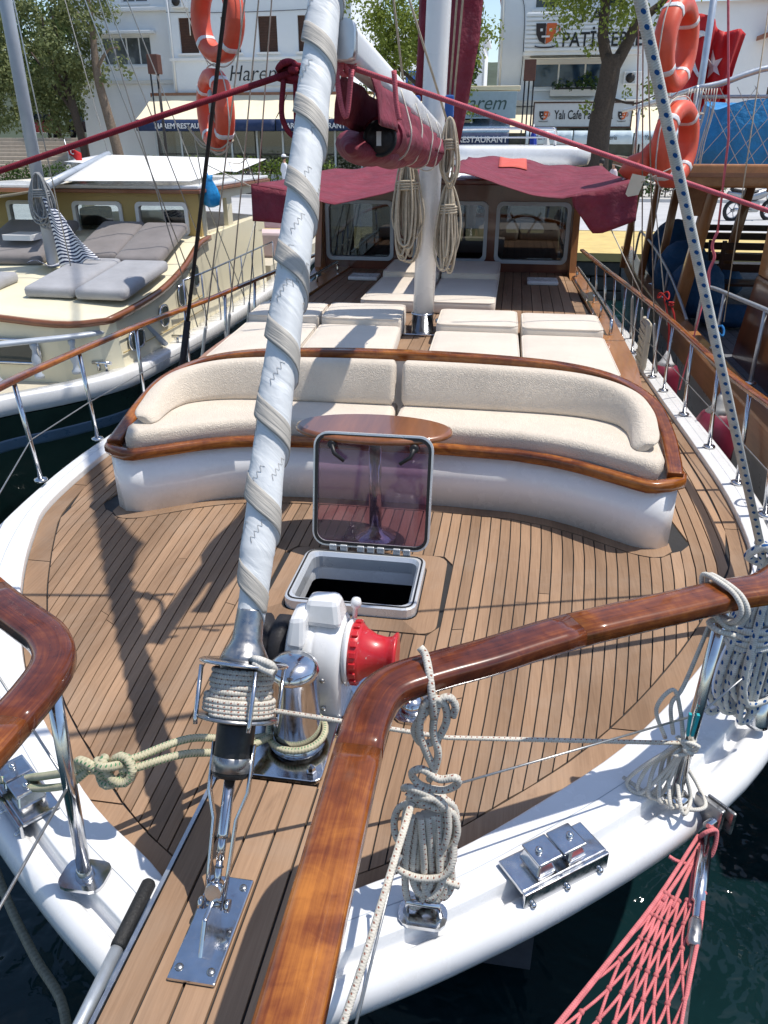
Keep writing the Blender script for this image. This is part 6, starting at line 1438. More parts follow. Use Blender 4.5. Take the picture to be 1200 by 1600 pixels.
# hank on the right handrail corner
HX, HY = .505, 1.50
m = MB(); R0 = .0098
rope(m, [(.455, 1.51, .80), (.47, 1.50, .785), (.485, 1.455, .765), (.495, 1.425, .72), (.50, 1.43, .66)], R0, 9)
ch = [(.50, 1.44, .69), (.47, 1.43, .655), (.455, 1.43, .61), (.475, 1.43, .575), (.51, 1.435, .59), (.53, 1.44, .64), (.525, 1.44, .69), (.50, 1.43, .715), (.475, 1.425, .69), (.468, 1.42, .62), (.485, 1.42, .56), (.505, 1.425, .50), (.495, 1.43, .46)]
rope(m, ch, R0, 9)
rope(m, [(.545, 1.44, .66), (.55, 1.44, .69), (.535, 1.44, .715), (.51, 1.435, .70), (.50, 1.43, .62), (.515, 1.425, .55), (.50, 1.425, .47)], R0, 9)
rope(m, [(.455, 1.42, .49), (.48, 1.415, .505), (.52, 1.415, .48), (.56, 1.415, .49), (.565, 1.42, .465), (.53, 1.42, .44), (.48, 1.42, .445), (.455, 1.425, .465)], R0, 9, 6, True)
rope(m, [(.43, 1.44, .41), (.45, 1.41, .445), (.50, 1.405, .43), (.53, 1.405, .405), (.52, 1.41, .385), (.47, 1.41, .405), (.44, 1.42, .42)], R0, 9, 6)
r_ = random.Random(8)
for i in range(4):                       # round loops of the coil
    cx, cz, rx, rz = .50 + r_.uniform(-.012, .012), .31 + r_.uniform(-.015, .015), .066 + r_.uniform(-.014, .016), .105 + r_.uniform(-.025, .01)
    rope(m, [(cx + rx * cos(a), 1.41 + .012 * i + .01 * sin(3 * a), cz + rz * sin(a)) for a in [2 * pi * k / 12 for k in range(12)]], R0, 9, 5, True)
for i in range(6):                       # long hanging loops
    x0 = .462 + i * .013 + r_.uniform(-.006, .006); L = .07 + r_.uniform(-.012, .05)
    rope(m, [(x0, 1.40 + .008 * i, .36), (x0 - .012, 1.39 + .008 * i, .22), (x0 - .008, 1.375 + .006 * i, L + .03), (x0 + .016, 1.365 + .010 * (i % 3), L - .005), (x0 + .040, 1.375 + .010 * (i % 3), L + .03), (x0 + .036, 1.39 + .012 * (i % 3), .2), (x0 + .022, 1.40 + .008 * i, .36)], R0, 8)
rope(m, [(.41, 1.39, .215), (.43, 1.375, .19), (.48, 1.37, .175), (.54, 1.375, .185), (.565, 1.39, .225), (.565, 1.42, .28)], R0, 9); rope(m, [(.43, 1.40, .18), (.48, 1.385, .16), (.53, 1.385, .165), (.555, 1.39, .15), (.585, 1.395, .135)], R0, 9)
tag(m.build('rope_hank', 'rope_red_fleck'), 'white red-flecked rope hank knotted at the corner of the right handrail', 'rope')
m = MB(); m.tube([(.455, 1.405, .40), (.385, 1.12, .20), (.345, .98, .10), (.30, .6, -.15)], .0095, 9); tag(m.build('hauling_line', 'rope_red_fleck'), 'tight white line leading down forward from the hank past the handrail', 'rope')
m = MB(); m.tube([(.42, 1.36, .22), (.36, 1.12, -.06), (.33, .98, -.3)], .004, 6); m.tube([(.435, 1.36, .26), (.418, 1.355, .2)], .0055, 6); tag(m.build('bow_wire', 'wire'), 'thin steel wire leading down over the bow beside the hank', 'wire')
# right stanchion: loop on the rail, small hank, big blue-flecked hank
m = MB()
for dx in (0, .016):
    rope(m, [(1.225 + dx, 2.02, .70), (1.215 + dx, 2.03, .765), (1.235 + dx, 1.985, .782), (1.275 + dx, 1.92, .775), (1.295 + dx, 1.895, .735), (1.28 + dx, 1.91, .69), (1.255 + dx, 1.96, .68)], .0075, 8)
rope(m, [(1.24, 1.95, .69), (1.28, 1.92, .665), (1.30, 1.93, .68), (1.27, 1.96, .665), (1.235, 1.95, .66), (1.25, 1.92, .655), (1.30, 1.92, .64)], .0085, 8)
tag(m.build('rope_loop', 'rope_white'), 'doubled white rope looped over the right handrail above the stanchion', 'rope')
hank('rope_hank', 'large white blue-flecked rope hank hanging inside the right handrail', 'rope_blue_fleck', (1.47, 2.22, .66), .53, .24, 12, .0115, 14, yaw=.5, n=8, depth=.12, wrapz=.36)
m = MB(); c = Vector((1.225, 1.905, .245)); r_ = random.Random(10)
rope(m, [c + Vector((r_.uniform(-.035, .035), r_.uniform(-.03, .02), r_.uniform(-.03, .03))) for _ in range(14)], .007, 7, 4)
for i in range(6):
    a = -.13 - .025 * i; rope(m, [c + Vector((-.01, 0, 0)), c + Vector((-.04 + .02 * i - .06, .01 * i, -.10)), c + Vector((-.14 + .03 * i, .01 - .02 * i, -.185)), c + Vector((-.10 + .03 * i, -.02, -.195)), c + Vector((-.03 + .01 * i, 0, -.10)), c], .0065, 7)
rope(m, [c + Vector((-.15, .03, -.185)), c + Vector((-.06, -.03, -.20)), c + Vector((.03, -.06, -.20)), c + Vector((.09, -.04, -.20)), c + Vector((.085, .03, -.195)), c + Vector((.05, .06, -.15))], .0065, 7)
rope(m, [c + Vector((-.03, .02, .02)), c + Vector((-.05, .03, .12)), c + Vector((-.02, .05, .18)), (1.25, 1.99, .62)], .0065, 7); rope(m, [c + Vector((-.05, .02, .0)), c + Vector((-.09, .03, .10)), c + Vector((-.05, .04, .17)), c + Vector((-.02, .03, .10)), c], .0065, 7)
tag(m.build('rope_hank', 'rope_white'), 'small tangled white rope bunch tied low on the right stanchion', 'rope')
t = thing('clothes_peg', 'turquoise clothes peg clipped on the right stanchion wire', 'peg', None, (1.232, 1.905, .34)); 
for sg in (-1, 1): MB().hexa([(sg * .006 - .004, -.02, -.045), (sg * .006 + .004, -.02, -.045), (sg * .006 + .004, -.008, -.045), (sg * .006 - .004, -.008, -.045), (sg * .011 - .004, -.02, .035), (sg * .011 + .004, -.02, .035), (sg * .011 + .004, -.008, .035), (sg * .011 - .004, -.008, .035)]).build('jaw', 'teal_plastic', t)
# sheet running up out of the picture at the right
m = MB(); A_ = Vector((1.70, 2.95, .38)); B_ = Vector((.893, 2.457, 2.222)); m.tube([A_, A_.lerp(B_, .5), B_, A_.lerp(B_, 2.4)], .0165, 12)
rope(m, [A_, A_ + Vector((.02, .02, -.1)), A_ + Vector((-.03, -.05, -.2)), A_ + Vector((-.05, -.2, -.25)), (1.60, 2.5, .2), (1.5, 2.3, .3)], .017, 10)
rope(m, [A_ + Vector((-.03, 0, .05)), A_ + Vector((.05, 0, .0)), A_ + Vector((.02, .02, -.06)), A_ + Vector((-.05, 0, -.02)), A_ + Vector((0, -.03, .04)), A_ + Vector((.05, -.02, -.05)), A_ + Vector((.0, -.05, -.16))], .017, 10)
tag(m.build('jib_sheet', 'rope_blue_fleck'), 'thick white sheet with blue flecks rising steeply at the right side', 'rope')
# boat hook lying beside the bowsprit
t = thing('boat_hook', 'aluminium boat hook with black rubber grip beside the bowsprit', 'boat hook', None, (-.24, 1.31, .05))
d0, d1 = Vector((0, 0, .045)), Vector((-.01, -.37, .02)); d2 = Vector((-.05, -1.6, -.05)); MB().tube([d0.lerp(d1, .5), d1, d2], .016, 14).build('shaft', 'galv', t)
m = MB(); m.tube([d0, d0.lerp(d1, .02), d0.lerp(d1, .48), d0.lerp(d1, .5)], [.014, .0195, .0195, .018], 16); m.build('grip', 'rubber_grip', t)
m = MB(); rope(m, [(-1.75, 2.35, -.70), (-1.25, 1.857, -.80), (-.97, 1.62, -.83), (-.733, 1.429, -.80), (-.55, 1.1, -.62), (-.45, .4, -.2)], .017, 9); tag(m.build('mooring_rope', 'rope_old'), 'old grey mooring rope sagging below the left bow', 'rope')
# net rigged out from the right bow, and its wire
NP = Vector((1.335, 1.865, -.03)); W1 = Vector((.95, .55, -.02)); N1 = Vector((.42, .55, -.02))
t = thing('whisker_stay', 'steel wire with turnbuckle leading forward from the right bow', 'wire', None, tuple(NP)); dW = (W1 - NP).normalized()
m = MB(); m.box((0, .02, .03), (.02, .10, .10), Matrix.Rotation(.75, 3, 'Z')).box((.035, .02, .03), (.012, .10, .09), Matrix.Rotation(.75, 3, 'Z')); m.build('chainplate', 'steel_dull', t, .006)
MB().lathe([(.012, -.05), (.012, .05)], (.02, .0, .03), (.75, .7, 0), 12).build('pin', 'steel', t)
MB().tube([dW * .03, dW * .10, dW * .105, dW * .30, dW * .305, dW * .36], [.012, .012, .02, .02, .012, .012], 14).build('turnbuckle', 'steel', t)
MB().tube([dW * .36, dW * .37, dW * .44, dW * .45], [.015, .019, .019, .013], 14).build('swage', 'steel_dull', t); MB().tube([dW * .45, W1 - NP, (W1 - NP) * 2.4], .007, 8).build('cable', 'wire', t)
NT = thing('safety_net', 'coral pink knotted safety net stretched forward from the right bow', 'net', None, tuple(NP))
def npnt(u, v):
    """u 0..1 across from the wire side to the bow side, v along away from the corner"""
    a = (W1 - NP) * v; b = (N1 - NP) * v; s_ = u
    p = a.lerp(b, s_); sag = -.10 * sin(pi * s_) * v; return p + Vector((.012 * sin(9 * v + 5 * u), .01 * cos(8 * v + 3 * u), sag + .008 * sin(7 * v + 9 * u)))
m = MB(); nv, nu = 15, 7
def vv(k): return .20 + .88 * (k / nv) ** 1.0
for k in range(nv):
    for j in range(nu):
        u0 = (j + (.5 if k % 2 else 0)) / (nu - .5 + .5)
        for du in (-.5, .5):
            u1 = (j + (.5 if k % 2 else 0) + du) / nu
            if -0.001 <= u1 <= 1.001: m.tube(spl([npnt(u0, vv(k)), (npnt(u0, vv(k)) + npnt(u1, vv(k + 1))) / 2 + Vector((0, 0, -.004)), npnt(u1, vv(k + 1))], 2), .0042, 6)
        m.ball(npnt(min(1, u0), vv(k)), .0085, 6, 4)
m.build('mesh', 'rope_net', NT)
m = MB()
for off in (0, .012): m.tube(spl([npnt(1.0 + off, .03 + .2 * k) for k in range(6)], 4), .006, 7)
m.tube(spl([npnt(-.01, .06 + .2 * k) for k in range(6)], 4), .006, 7)
for u in (.2, .5, .8): m.tube(spl([npnt(.5, .02), npnt(.5 + (u - .5) * .4, .12), npnt(u, .22)], 4), .006, 7)
c = npnt(.5, .03); rope(m, [c + Vector(v) for v in ((0, 0, .05), (.03, .01, .02), (.01, .03, -.03), (-.02, 0, -.02), (-.01, -.02, .04), (.03, 0, .03), (.02, -.03, -.04), (-.02, -.02, -.06))], .007, 7)
rope(m, [npnt(.4, .11), npnt(.4, .11) + Vector((-.05, 0, .01)), npnt(.4, .11) + Vector((-.075, .01, .015))], .006, 7)
for v in (.5, .56, .62): 
    c = npnt(0, v); m.tube([c + Vector((.016 * cos(a), .006 * a / 6, .016 * sin(a))) for a in [.6 * k for k in range(22)]], .005, 6)
m.build('edge_rope', 'rope_net', NT)
# ---- fenders over the right side
def fender(lb, c, L, R, mat, top='gear_grey', group='fenders between the boats', tie='rope_blue', up=.5):
    t = thing('fender', lb, 'fender', group, c)
    m = MB(); m.lathe([(R * .25, -L / 2), (R * .7, -L / 2 + R * .25), (R, -L / 2 + R * .7), (R, L / 2 - R * .8), (R * .75, L / 2 - R * .3), (R * .35, L / 2 - .01)], n=22); m.build('body', mat, t)
    MB().lathe([(R * .62, L / 2 - R * .22), (R * .4, L / 2), (R * .22, L / 2 + .06), (R * .12, L / 2 + .1)], n=14).build('neck', top, t)
    m = MB(); m.tube(spl([(0, 0, L / 2 + .06), (-.03, .0, L / 2 + .06 + up * .5), (-.12, 0, L / 2 + .06 + up)], 3), .008, 6); rope(m, [(-.12 + .05 * cos(a * 1.0), .05 * sin(a), L / 2 + .06 + up + .03 * sin(a * 2)) for a in [.7 * k for k in range(20)]], .008, 6, 2); m.build('tie', tie, t)
fender('burgundy fender tied with blue rope, the nearer of the two', (2.20, 5.75, -.20), .62, .155, 'fender_burgundy')
fender('burgundy fender tied with red rope, the farther of the two', (2.14, 7.55, -.30), .56, .14, 'fender_burgundy', 'reflector', tie='rope_red', up=.55)
fender('white ball fender hanging nearest at the right edge', (2.33, 4.25, -.22), .44, .185, 'fender_white', 'fender_white', up=.5)
t = thing('fender_board', 'pale ribbed plastic board hung on the right rail', 'board', None, (1.83, 7.1, .25)); m = MB(); m.box((0, 0, 0), (.05, .34, .42)); m.build('panel', 'cream_deck', t, .03)
for k in range(6): MB().box((-.03, 0, -.16 + k * .064), (.012, .28, .02)).build('rib', 'cream_deck', t)
m = MB(); 
for z in (0, .02): m.tube([(.0 + .02 * cos(a), .0 + .02 * sin(a), z) for a in [.5 * k for k in range(14)]], .006, 5)
m.v = [(x + 2.0, y + 7.05, z + .60) for x, y, z in m.v]; rope(m, [(2.0, 7.05, .6), (2.05, 7.0, .45), (2.02, 7.0, .35), (2.04, 7.02, .5), (2.0, 7.05, .6)], .006, 6); tag(m.build('rail_lashing', 'rope_red'), 'red lashing tied round the right handrail above the far fender', 'rope')
# ================================================================== CREAM BOAT ON THE LEFT
LB = thing('motor_sailer', 'cream and dark green motor sailer moored on the left', 'boat', None, (-4.75, 9, WZ))
LBI = Matrix.Translation((4.75, -9, -WZ))
def PL(mb, name, mat, parent=None, **k):
    o = mb.build(name, mat, None, **k); o.parent = parent or LB
    if parent is None: o.matrix_parent_inverse = LBI
    return o
LH = [(4.2, .0), (4.5, .35), (5.0, .62), (5.5, .80), (5.96, .97), (6.36, 1.32), (6.9, 1.66), (7.6, 1.76), (9.5, 1.80), (12, 1.75), (15, 1.55), (17, 1.3)]
LHs = [(p.x, p.y) for p in spl([(a, b, 0) for a, b in LH], 4)]
lx = -4.75
cs = [(-.28, -.36, 0), (-.26, -.20, 0), (-.02, -.185, 0), (.0, -.21, 0), (.0, -.33, 0), (-.03, -.36, 0)]
def lring(y, h):
    k = max(0, 1 - (y - 4.2) / 6)
    row = [(max(0, h + d), y, z) for d, z, _ in cs]; row2 = []
    for z, f in ((-.37, 0), (-.60, .06), (-.62, .06), (-.70, .09), (-.72, .09), (-1.1, .20), (-1.7, .38)): row2.append((max(0, (h - .03) * (1 - f * (.35 + .75 * k))), y + f * 1.3 * k, z))
    return row, row2
up_, lo_ = [], []
for y, h in LHs:
    a, b = lring(y, h); up_.append(a); lo_.append(b)
def mir(rows): return [[(lx - x, y, z) for x, y, z in r] for r in reversed(rows[1:])] + [[(lx + x, y, z) for x, y, z in r] for r in rows]
m = MB(); m.rings(mir(up_), False, False, True); PL(m, 'bulwark', 'gelcoat')
m = MB(); m.rings(mir(lo_), False, False, True); LHULL = PL(m, 'hull', 'green_hull')
m = MB(); m.rings([[(x + (.004 if x > lx else -.004), y, z) for x, y, z in r[1:5]] for r in mir(lo_)], False, False, True); PL(m, 'stripe', 'stripe_blue', LHULL, solid=.01)
m = MB(); b = 0
for (y0, h0), (y1, h1) in zip(LHs, LHs[1:]):
    n0 = len(m.v); m.v += [(lx - max(0, h0 - .27), y0, -.33), (lx + max(0, h0 - .27), y0, -.33), (lx + max(0, h1 - .27), y1, -.33), (lx - max(0, h1 - .27), y1, -.33)]; m.face((n0, n0 + 1, n0 + 2, n0 + 3))
PL(m, 'deck', 'cream_deck')
# name on the bow, letters following the hull
LT = sorted([(y, h) for y, h in LHs])
for k, chv in enumerate('YR AYBEZ'):
    if chv == ' ': continue
    y = 5.70 + k * .135; h = interp(LT, y); h2 = interp(LT, y + .05); z = -.80 + .012 * k
    f = .14; kk = max(0, 1 - (y - 4.2) / 6)
    xs_ = lambda yy: lx + (interp(LT, yy) - .03) * (1 - f * (.35 + .75 * kk)); yo = f * 1.3 * kk
    ang = atan2(.1, xs_(y + .05) - xs_(y - .05))
    ob = text_obj('lettering', chv, 'letter_black', .17, LHULL, (xs_(y) + .012, y + yo, z), (radians(72), 0, ang), .004, .15)
# raised cabin with sloping roof and brown trim
cy = [(6.95, 1.0, .27), (7.02, 1.40, .29), (7.15, 1.55, .32), (8.1, 1.58, .39), (8.9, 1.56, .54), (9.45, 1.54, .72), (9.9, 1.52, .76), (11.5, 1.5, .8), (12.4, 1.45, .8)]
rows = []
for y, h, z in cy: rows.append([(lx - h - .02, y, -.33), (lx - h + .02, y, z), (lx - h * .5, y, z + .05), (lx, y, z + .065), (lx + h * .5, y, z + .05), (lx + h - .02, y, z), (lx + h + .02, y, -.33)])
m = MB(); m.rings(rows, True, True, False); PL(m, 'cabin_trunk', 'cream')
P_ = [(lx - cy[0][1], cy[0][0] - .02, cy[0][2] + .0)] ; tr = [(lx - h - .01, y, z - .01) for y, h, z in reversed(cy[1:7])] + [(lx - 1.0, 6.93, .265), (lx, 6.93, .33), (lx + 1.0, 6.93, .265)] + [(lx + h + .01, y, z - .01) for y, h, z in cy[1:7]]
PL(MB().tube(spl(tr, 4), 1, prof=[(.025, .03), (-.025, .03), (-.025, -.03), (.025, -.03)], up=(0, 0, 1)), 'trim', 'trim_brown')
def port(y, z, w_, h_, x, nx=1):
    p = [(a, b) for a, b in rrect(w_, h_, min(w_, h_) * .38, 4)]
    m = MB(); m.rings([[(x, y + a, z + b) for a, b in p], [(x + .02, y + a, z + b) for a, b in p], [(x + .022, y + a * .8, z + b * .85) for a, b in p], [(x + .0, y + a * .8, z + b * .85) for a, b in p]], True, False, True); f = PL(m, 'porthole', 'steel')
    m = MB(); m.rings([[(x + .012, y + a * .82, z + b * .87) for a, b in p], [(x + .016, y + a * .82, z + b * .87) for a, b in p]], True, True, False); PL(m, 'pane', 'shop_glass', f)
port(7.45, .02, .34, .20, lx + 1.575); port(8.15, .12, .22, .24, lx + 1.585); port(8.72, .24, .2, .26, lx + 1.575); port(9.2, .38, .18, .26, lx + 1.565)
pw = [(a, b) for a, b in rrect(.95, .26, .08, 4)]
m = MB(); m.rings([[(-4.42 + a, 6.945, -.02 + b) for a, b in pw], [(-4.42 + a, 6.915, -.02 + b) for a, b in pw], [(-4.42 + a * .93, 6.915, -.02 + b * .8) for a, b in pw], [(-4.42 + a * .93, 6.94, -.02 + b * .8) for a, b in pw]], True, False, True); f = PL(m, 'front_window', 'steel')
m = MB(); m.rings([[(-4.42 + a * .94, 6.935, -.02 + b * .82) for a, b in pw], [(-4.42 + a * .94, 6.930, -.02 + b * .82) for a, b in pw]], True, True, False); PL(m, 'pane', 'shop_glass', f)
HA = PL(MB().prism([(-4.55 + x, 7.2 + y) for x, y in rrect(.0, .0, .0, 1)] if False else [(-5.2 + x, 9.0 + y) for x, y in rrect(.4, .4, .05, 3)], .80, .86), 'roof_hatch', 'white_paint')
for x, y in ((-3.35, 7.0), (-3.02, 8.2)):
    m = MB(); m.tube([(x - .10, y, -.12), (x + .10, y, -.12)], .018, 8).tube([(x - .04, y, -.2), (x - .04, y, -.12)], .015, 6).tube([(x + .04, y, -.2), (x + .04, y, -.12)], .015, 6); PL(m, 'cleat', 'steel')
for z in (-.05, .12):
    PL(MB().tube([(lx + h + .021, y, z) for y, h, zz in cy[2:6]], .006, 5), 'plank_seam', 'cream_dark')
# wheelhouse
m = MB(); hsL = [(-5.9, -5.3, .80, 1.14), (-4.98, -4.36, .80, 1.14), (-4.12, -3.48, .80, 1.14)]; facade(m, -6.2, -3.30, .62, 1.27, 9.85, .06, hsL); WH = PL(m, 'wheelhouse', 'cream_dark')
for a, b_, c, d in hsL:
    p = [(x, z) for x, z in rrect(b_ - a + .06, d - c + .06, .06, 3)]; q = [(x, z) for x, z in rrect(b_ - a - .03, d - c - .03, .04, 3)]; xc, zc = (a + b_) / 2, (c + d) / 2
    m = MB(); m.rings([[(xc + x, 9.845, zc + z) for x, z in p], [(xc + x, 9.82, zc + z) for x, z in p], [(xc + x, 9.82, zc + z) for x, z in q], [(xc + x, 9.9, zc + z) for x, z in q]], True, False, False); PL(m, 'window_frame', 'white_paint', WH)
    PL(MB().b2(a, b_, 9.87, 9.878, c, d), 'pane', 'pane_clear', WH)
for x in (-6.2, -3.36):
    m = MB(); facade(m, 0, 2.6, .6, 1.27, 0, .06, [(.15, .95, .80, 1.16), (1.15, 2.3, .80, 1.16)]); m.v = [(x + vy, 9.912 + vx, vz) for vx, vy, vz in m.v]; PL(m, 'side_wall', 'cream', WH)
PL(MB().b2(-6.3, -3.22, 9.7, 12.7, 1.275, 1.32), 'roof_edge', 'trim_brown', WH, bevel=.01); PL(MB().b2(-6.28, -3.24, 9.72, 12.68, 1.322, 1.37), 'roof', 'gelcoat', WH, bevel=.015)
PL(MB().b2(-5.2, -4.9, 10.3, 10.7, .6, 1.05), 'helm_seat', 'dark_inside', WH, bevel=.04); PL(MB().b2(-4.0, -3.75, 10.3, 10.6, .6, 1.02), 'helm_seat', 'dark_inside', WH, bevel=.04)
# after deck
PL(MB().b2(-6.0, -3.3, 12.7, 16.8, -.3, .0), 'after_deck', 'cream_deck', None)
m = MB(); m.b2(-4.0, -3.35, 13.6, 14.2, .0, .42).b2(-4.0, -3.35, 14.2, 14.32, .42, .95); PL(m, 'stern_seat', 'cloth_pink', None, bevel=.05)
# balustrade round the bow
bal = [(-4.45, 6.15), (-4.1, 6.41), (-3.81, 6.63), (-3.54, 6.84), (-3.34, 7.10), (-3.28, 7.5)]
bp_ = [(x, y, .17) for x, y in bal]; full_b = [(2 * lx - x, y, .17) for x, y in reversed(bal)] + bp_
BL = PL(MB().tube(spl(full_b + [(-3.22, 7.75, .10), (-3.12, 8.0, -.16)], 5), 1, prof=[(.045 * cos(a), .028 * sin(a)) for a in [2 * pi * k / 12 for k in range(12)]], up=(0, 0, 1)), 'bow_rail', 'grey_paint')
for x, y in bal + [(2 * lx - x, y) for x, y in bal]:
    PL(MB().lathe([(.045, 0), (.045, .03), (.028, .05), (.024, .09), (.04, .14), (.045, .18), (.028, .23), (.022, .27), (.034, .30), (.036, .34)], (x, y, -.19), n=12), 'baluster', 'grey_paint', BL)
# side stanchions
sr = [(-2.98, 8.4), (-2.96, 8.9), (-2.96, 9.4), (-2.97, 9.9), (-2.98, 10.4), (-2.99, 10.9), (-3.0, 11.4), (-3.01, 12.0)]
SRL = PL(MB().tube([(x - .02, y, .46) for x, y in sr], .012, 8), 'side_rail', 'steel')
for x, y in sr: PL(MB().tube([(x - .02, y, -.2), (x - .02, y, .47)], .011, 8), 'stanchion', 'steel', SRL)
# mast, boom, rigging
LM = PL(MB().tube([(-4.66, 8.6, .40), (-4.66, 8.6, 3), (-4.66, 8.6, 9)], [.068, .068, .06], 16), 'mast', 'grey_paint')
PL(MB().tube([(-4.68, 8.75, 1.40), (-5.72, 12.4, 1.66)], .05, 12), 'boom', 'grey_paint', LM)
m = MB()
for a, b in (((-3.0, 9.0, -.1), (-4.66, 8.6, 6)), ((-3.0, 9.7, -.1), (-4.66, 8.6, 6.5)), ((-2.99, 10.4, -.1), (-4.66, 8.6, 7)), ((-4.2, 8.2, .4), (-4.66, 8.6, 5)), ((-4.75, 4.3, -.1), (-4.66, 8.5, 8)), ((-5.72, 12.4, 1.66), (-4.66, 8.65, 7)), ((-3.2, 12, 1.2), (-4.66, 8.65, 8)), ((-2.97, 8.6, -.1), (-4.66, 8.6, 8))): m.tube([a, b], .007, 5)
PL(m, 'rigging', 'wire', LM)
# ---- things on the cream boat
def roofz(x, y): return interp([(a, c) for a, b, c in cy], y) + .052
def mattress(lb, x0, x1, y0, y1, mat, th=.11, tilt=None, rz=0):
    o = thing('mattress', lb, 'cushion', 'mattresses on the cream boat', ((x0 + x1) / 2, (y0 + y1) / 2, 0)); cx, cy_ = (x0 + x1) / 2, (y0 + y1) / 2
    m = MB(); pad(m, (x1 - x0, y1 - y0, .06, 0, 0), 0, th, .035, .012, lambda x, y: roofz(x + cx, max(y0, min(y1, y + cy_))) + .012 + (tilt or 0) * (y + cy_ - y0)); m.build('pad', mat, o)
mattress('pale grey mattress at the front of the cream cabin roof, left of the pair', -4.36, -3.80, 7.45, 8.62, 'cushion_grey')
mattress('pale grey mattress at the front of the cream cabin roof, nearest our boat', -3.78, -3.22, 7.42, 8.58, 'cushion_grey')
mattress('brown-grey mattress below the wheelhouse, right one', -3.92, -3.36, 8.62, 9.6, 'cushion_brown', tilt=.05); mattress('brown-grey mattress below the wheelhouse behind the striped towel', -4.50, -3.94, 8.70, 9.65, 'cushion_brown', tilt=.05)
mattress('brown-grey mattress left of the grey mast', -5.75, -4.80, 8.6, 9.6, 'cushion_brown', tilt=.06); mattress('grey mattress at the left edge on the cream cabin roof', -5.5, -4.78, 7.35, 8.1, 'cushion_grey')
TW = thing('striped_towel', 'navy and white striped towel hung on the grey mast', 'towel', None, (-4.4, 8.45, .5))
def tw(a, b):
    x = -.16 + .16 * b + (.20 + .28 * b) * a; z = .82 - .74 * b * (1 - .15 * a) - .22 * a * (1 - b); return (x, .03 * sin(a * 9 + b * 4) - .12 * b, z + .02 * sin(a * 11))
m = MB(); m.grid(tw, 16, 20); m.build('cloth', 'towel', TW, solid=.006)
m = MB(); m.grid(lambda a, b: (-.42 + .42 * a, -.12 + .25 * b + .02 * sin(a * 8), .12 - .03 * b + .03 * sin(a * 6 + b * 3)), 12, 8); m.build('lower_fold', 'towel', TW, solid=.006)
hank('rope_hank', 'grey rope hank tied to the mast of the cream boat', 'rope_grey', (-4.60, 8.5, 1.56), .55, .28, 10, .011, 21, n=6, depth=.1, wrapz=.4)
def flat_awning(name, lb, cs_, mat, sag=.06, ridge=0):
    t = thing(name, lb, 'awning', None, cs_[0]); o0 = Vector(cs_[0]); a_, b_, c_, d_ = [Vector(c) - o0 for c in cs_]
    m = MB(); m.grid(lambda u, v: a_.lerp(b_, u).lerp(d_.lerp(c_, u), v) + Vector((0, 0, -sag * sin(pi * u) * sin(pi * v))), 14, 12); m.build('canopy', mat, t, solid=.006); return t
flat_awning('awning', 'white awning draped from the boom over the cream wheelhouse', [(-4.70, 9.2, 1.44), (-3.35, 9.75, 1.42), (-3.5, 11.9, 1.50), (-5.6, 12.1, 1.66)], 'canvas_white', .03)
flat_awning('awning', 'flat white awning stretched behind the cream wheelhouse', [(-6.6, 12.6, 1.55), (-3.72, 12.6, 1.42), (-3.78, 14.4, 1.56), (-6.9, 14.4, 1.62)], 'canvas_white', .02)
flat_awning('awning', 'beige awning at the left edge of the cream boat', [(-6.4, 8.9, 1.15), (-4.85, 8.9, 1.36), (-4.95, 10.6, 1.45), (-6.6, 10.6, 1.35)], 'canvas_beige', .08)
t = thing('plastic_bag', 'bright blue plastic bag hanging on the cream wheelhouse', 'bag', None, (-3.20, 10.0, 1.1)); m = MB(); rs = []
for z, r in ((.0, .03), (.03, .10), (.12, .12), (.22, .09), (.32, .045), (.38, .06)): rs.append([(r * (1 + .2 * sin(3 * a + z * 9)) * cos(a), r * .6 * (1 + .2 * cos(4 * a)) * sin(a), z) for a in [2 * pi * k / 16 for k in range(16)]])
m.rings(rs); m.build('bag_body', 'blue_plastic', t); MB().tube(spl([(0, 0, .36), (-.03, .0, .46), (0, 0, .5)], 4), .006, 5).build('handle', 'blue_plastic', t)
t = thing('flag', 'small red Turkish flag at the stern of the cream boat', 'flag', None, (-6.7, 13.0, 1.45)); MB().tube([(0, 0, 0), (-.06, 0, .42)], .008, 6).build('staff', 'galv', t)
m = MB(); m.grid(lambda a, b: (-.03 + .22 * a, .03 * sin(a * 7), .36 - .16 * b - .14 * a), 8, 6); m.build('cloth', 'flag_red', t, solid=.003)
m = MB(); m.tube([(.06 + .035 * cos(a), -.012, .24 + .035 * sin(a)) for a in [.8 + .35 * k for k in range(14)]], .009, 5); m.build('crescent', 'flag_white', t)
# mooring ropes from our stern side to the quay
m = MB(); rope(m, [(-2.4, 9.2, 1.7), (-3.5, 12, 1.55), (-5.2, 16, 1.5)], .006, 5); tag(m.build('awning_line', 'rope_tan'), 'thin tan line from the left awning corner towards the quay', 'rope')

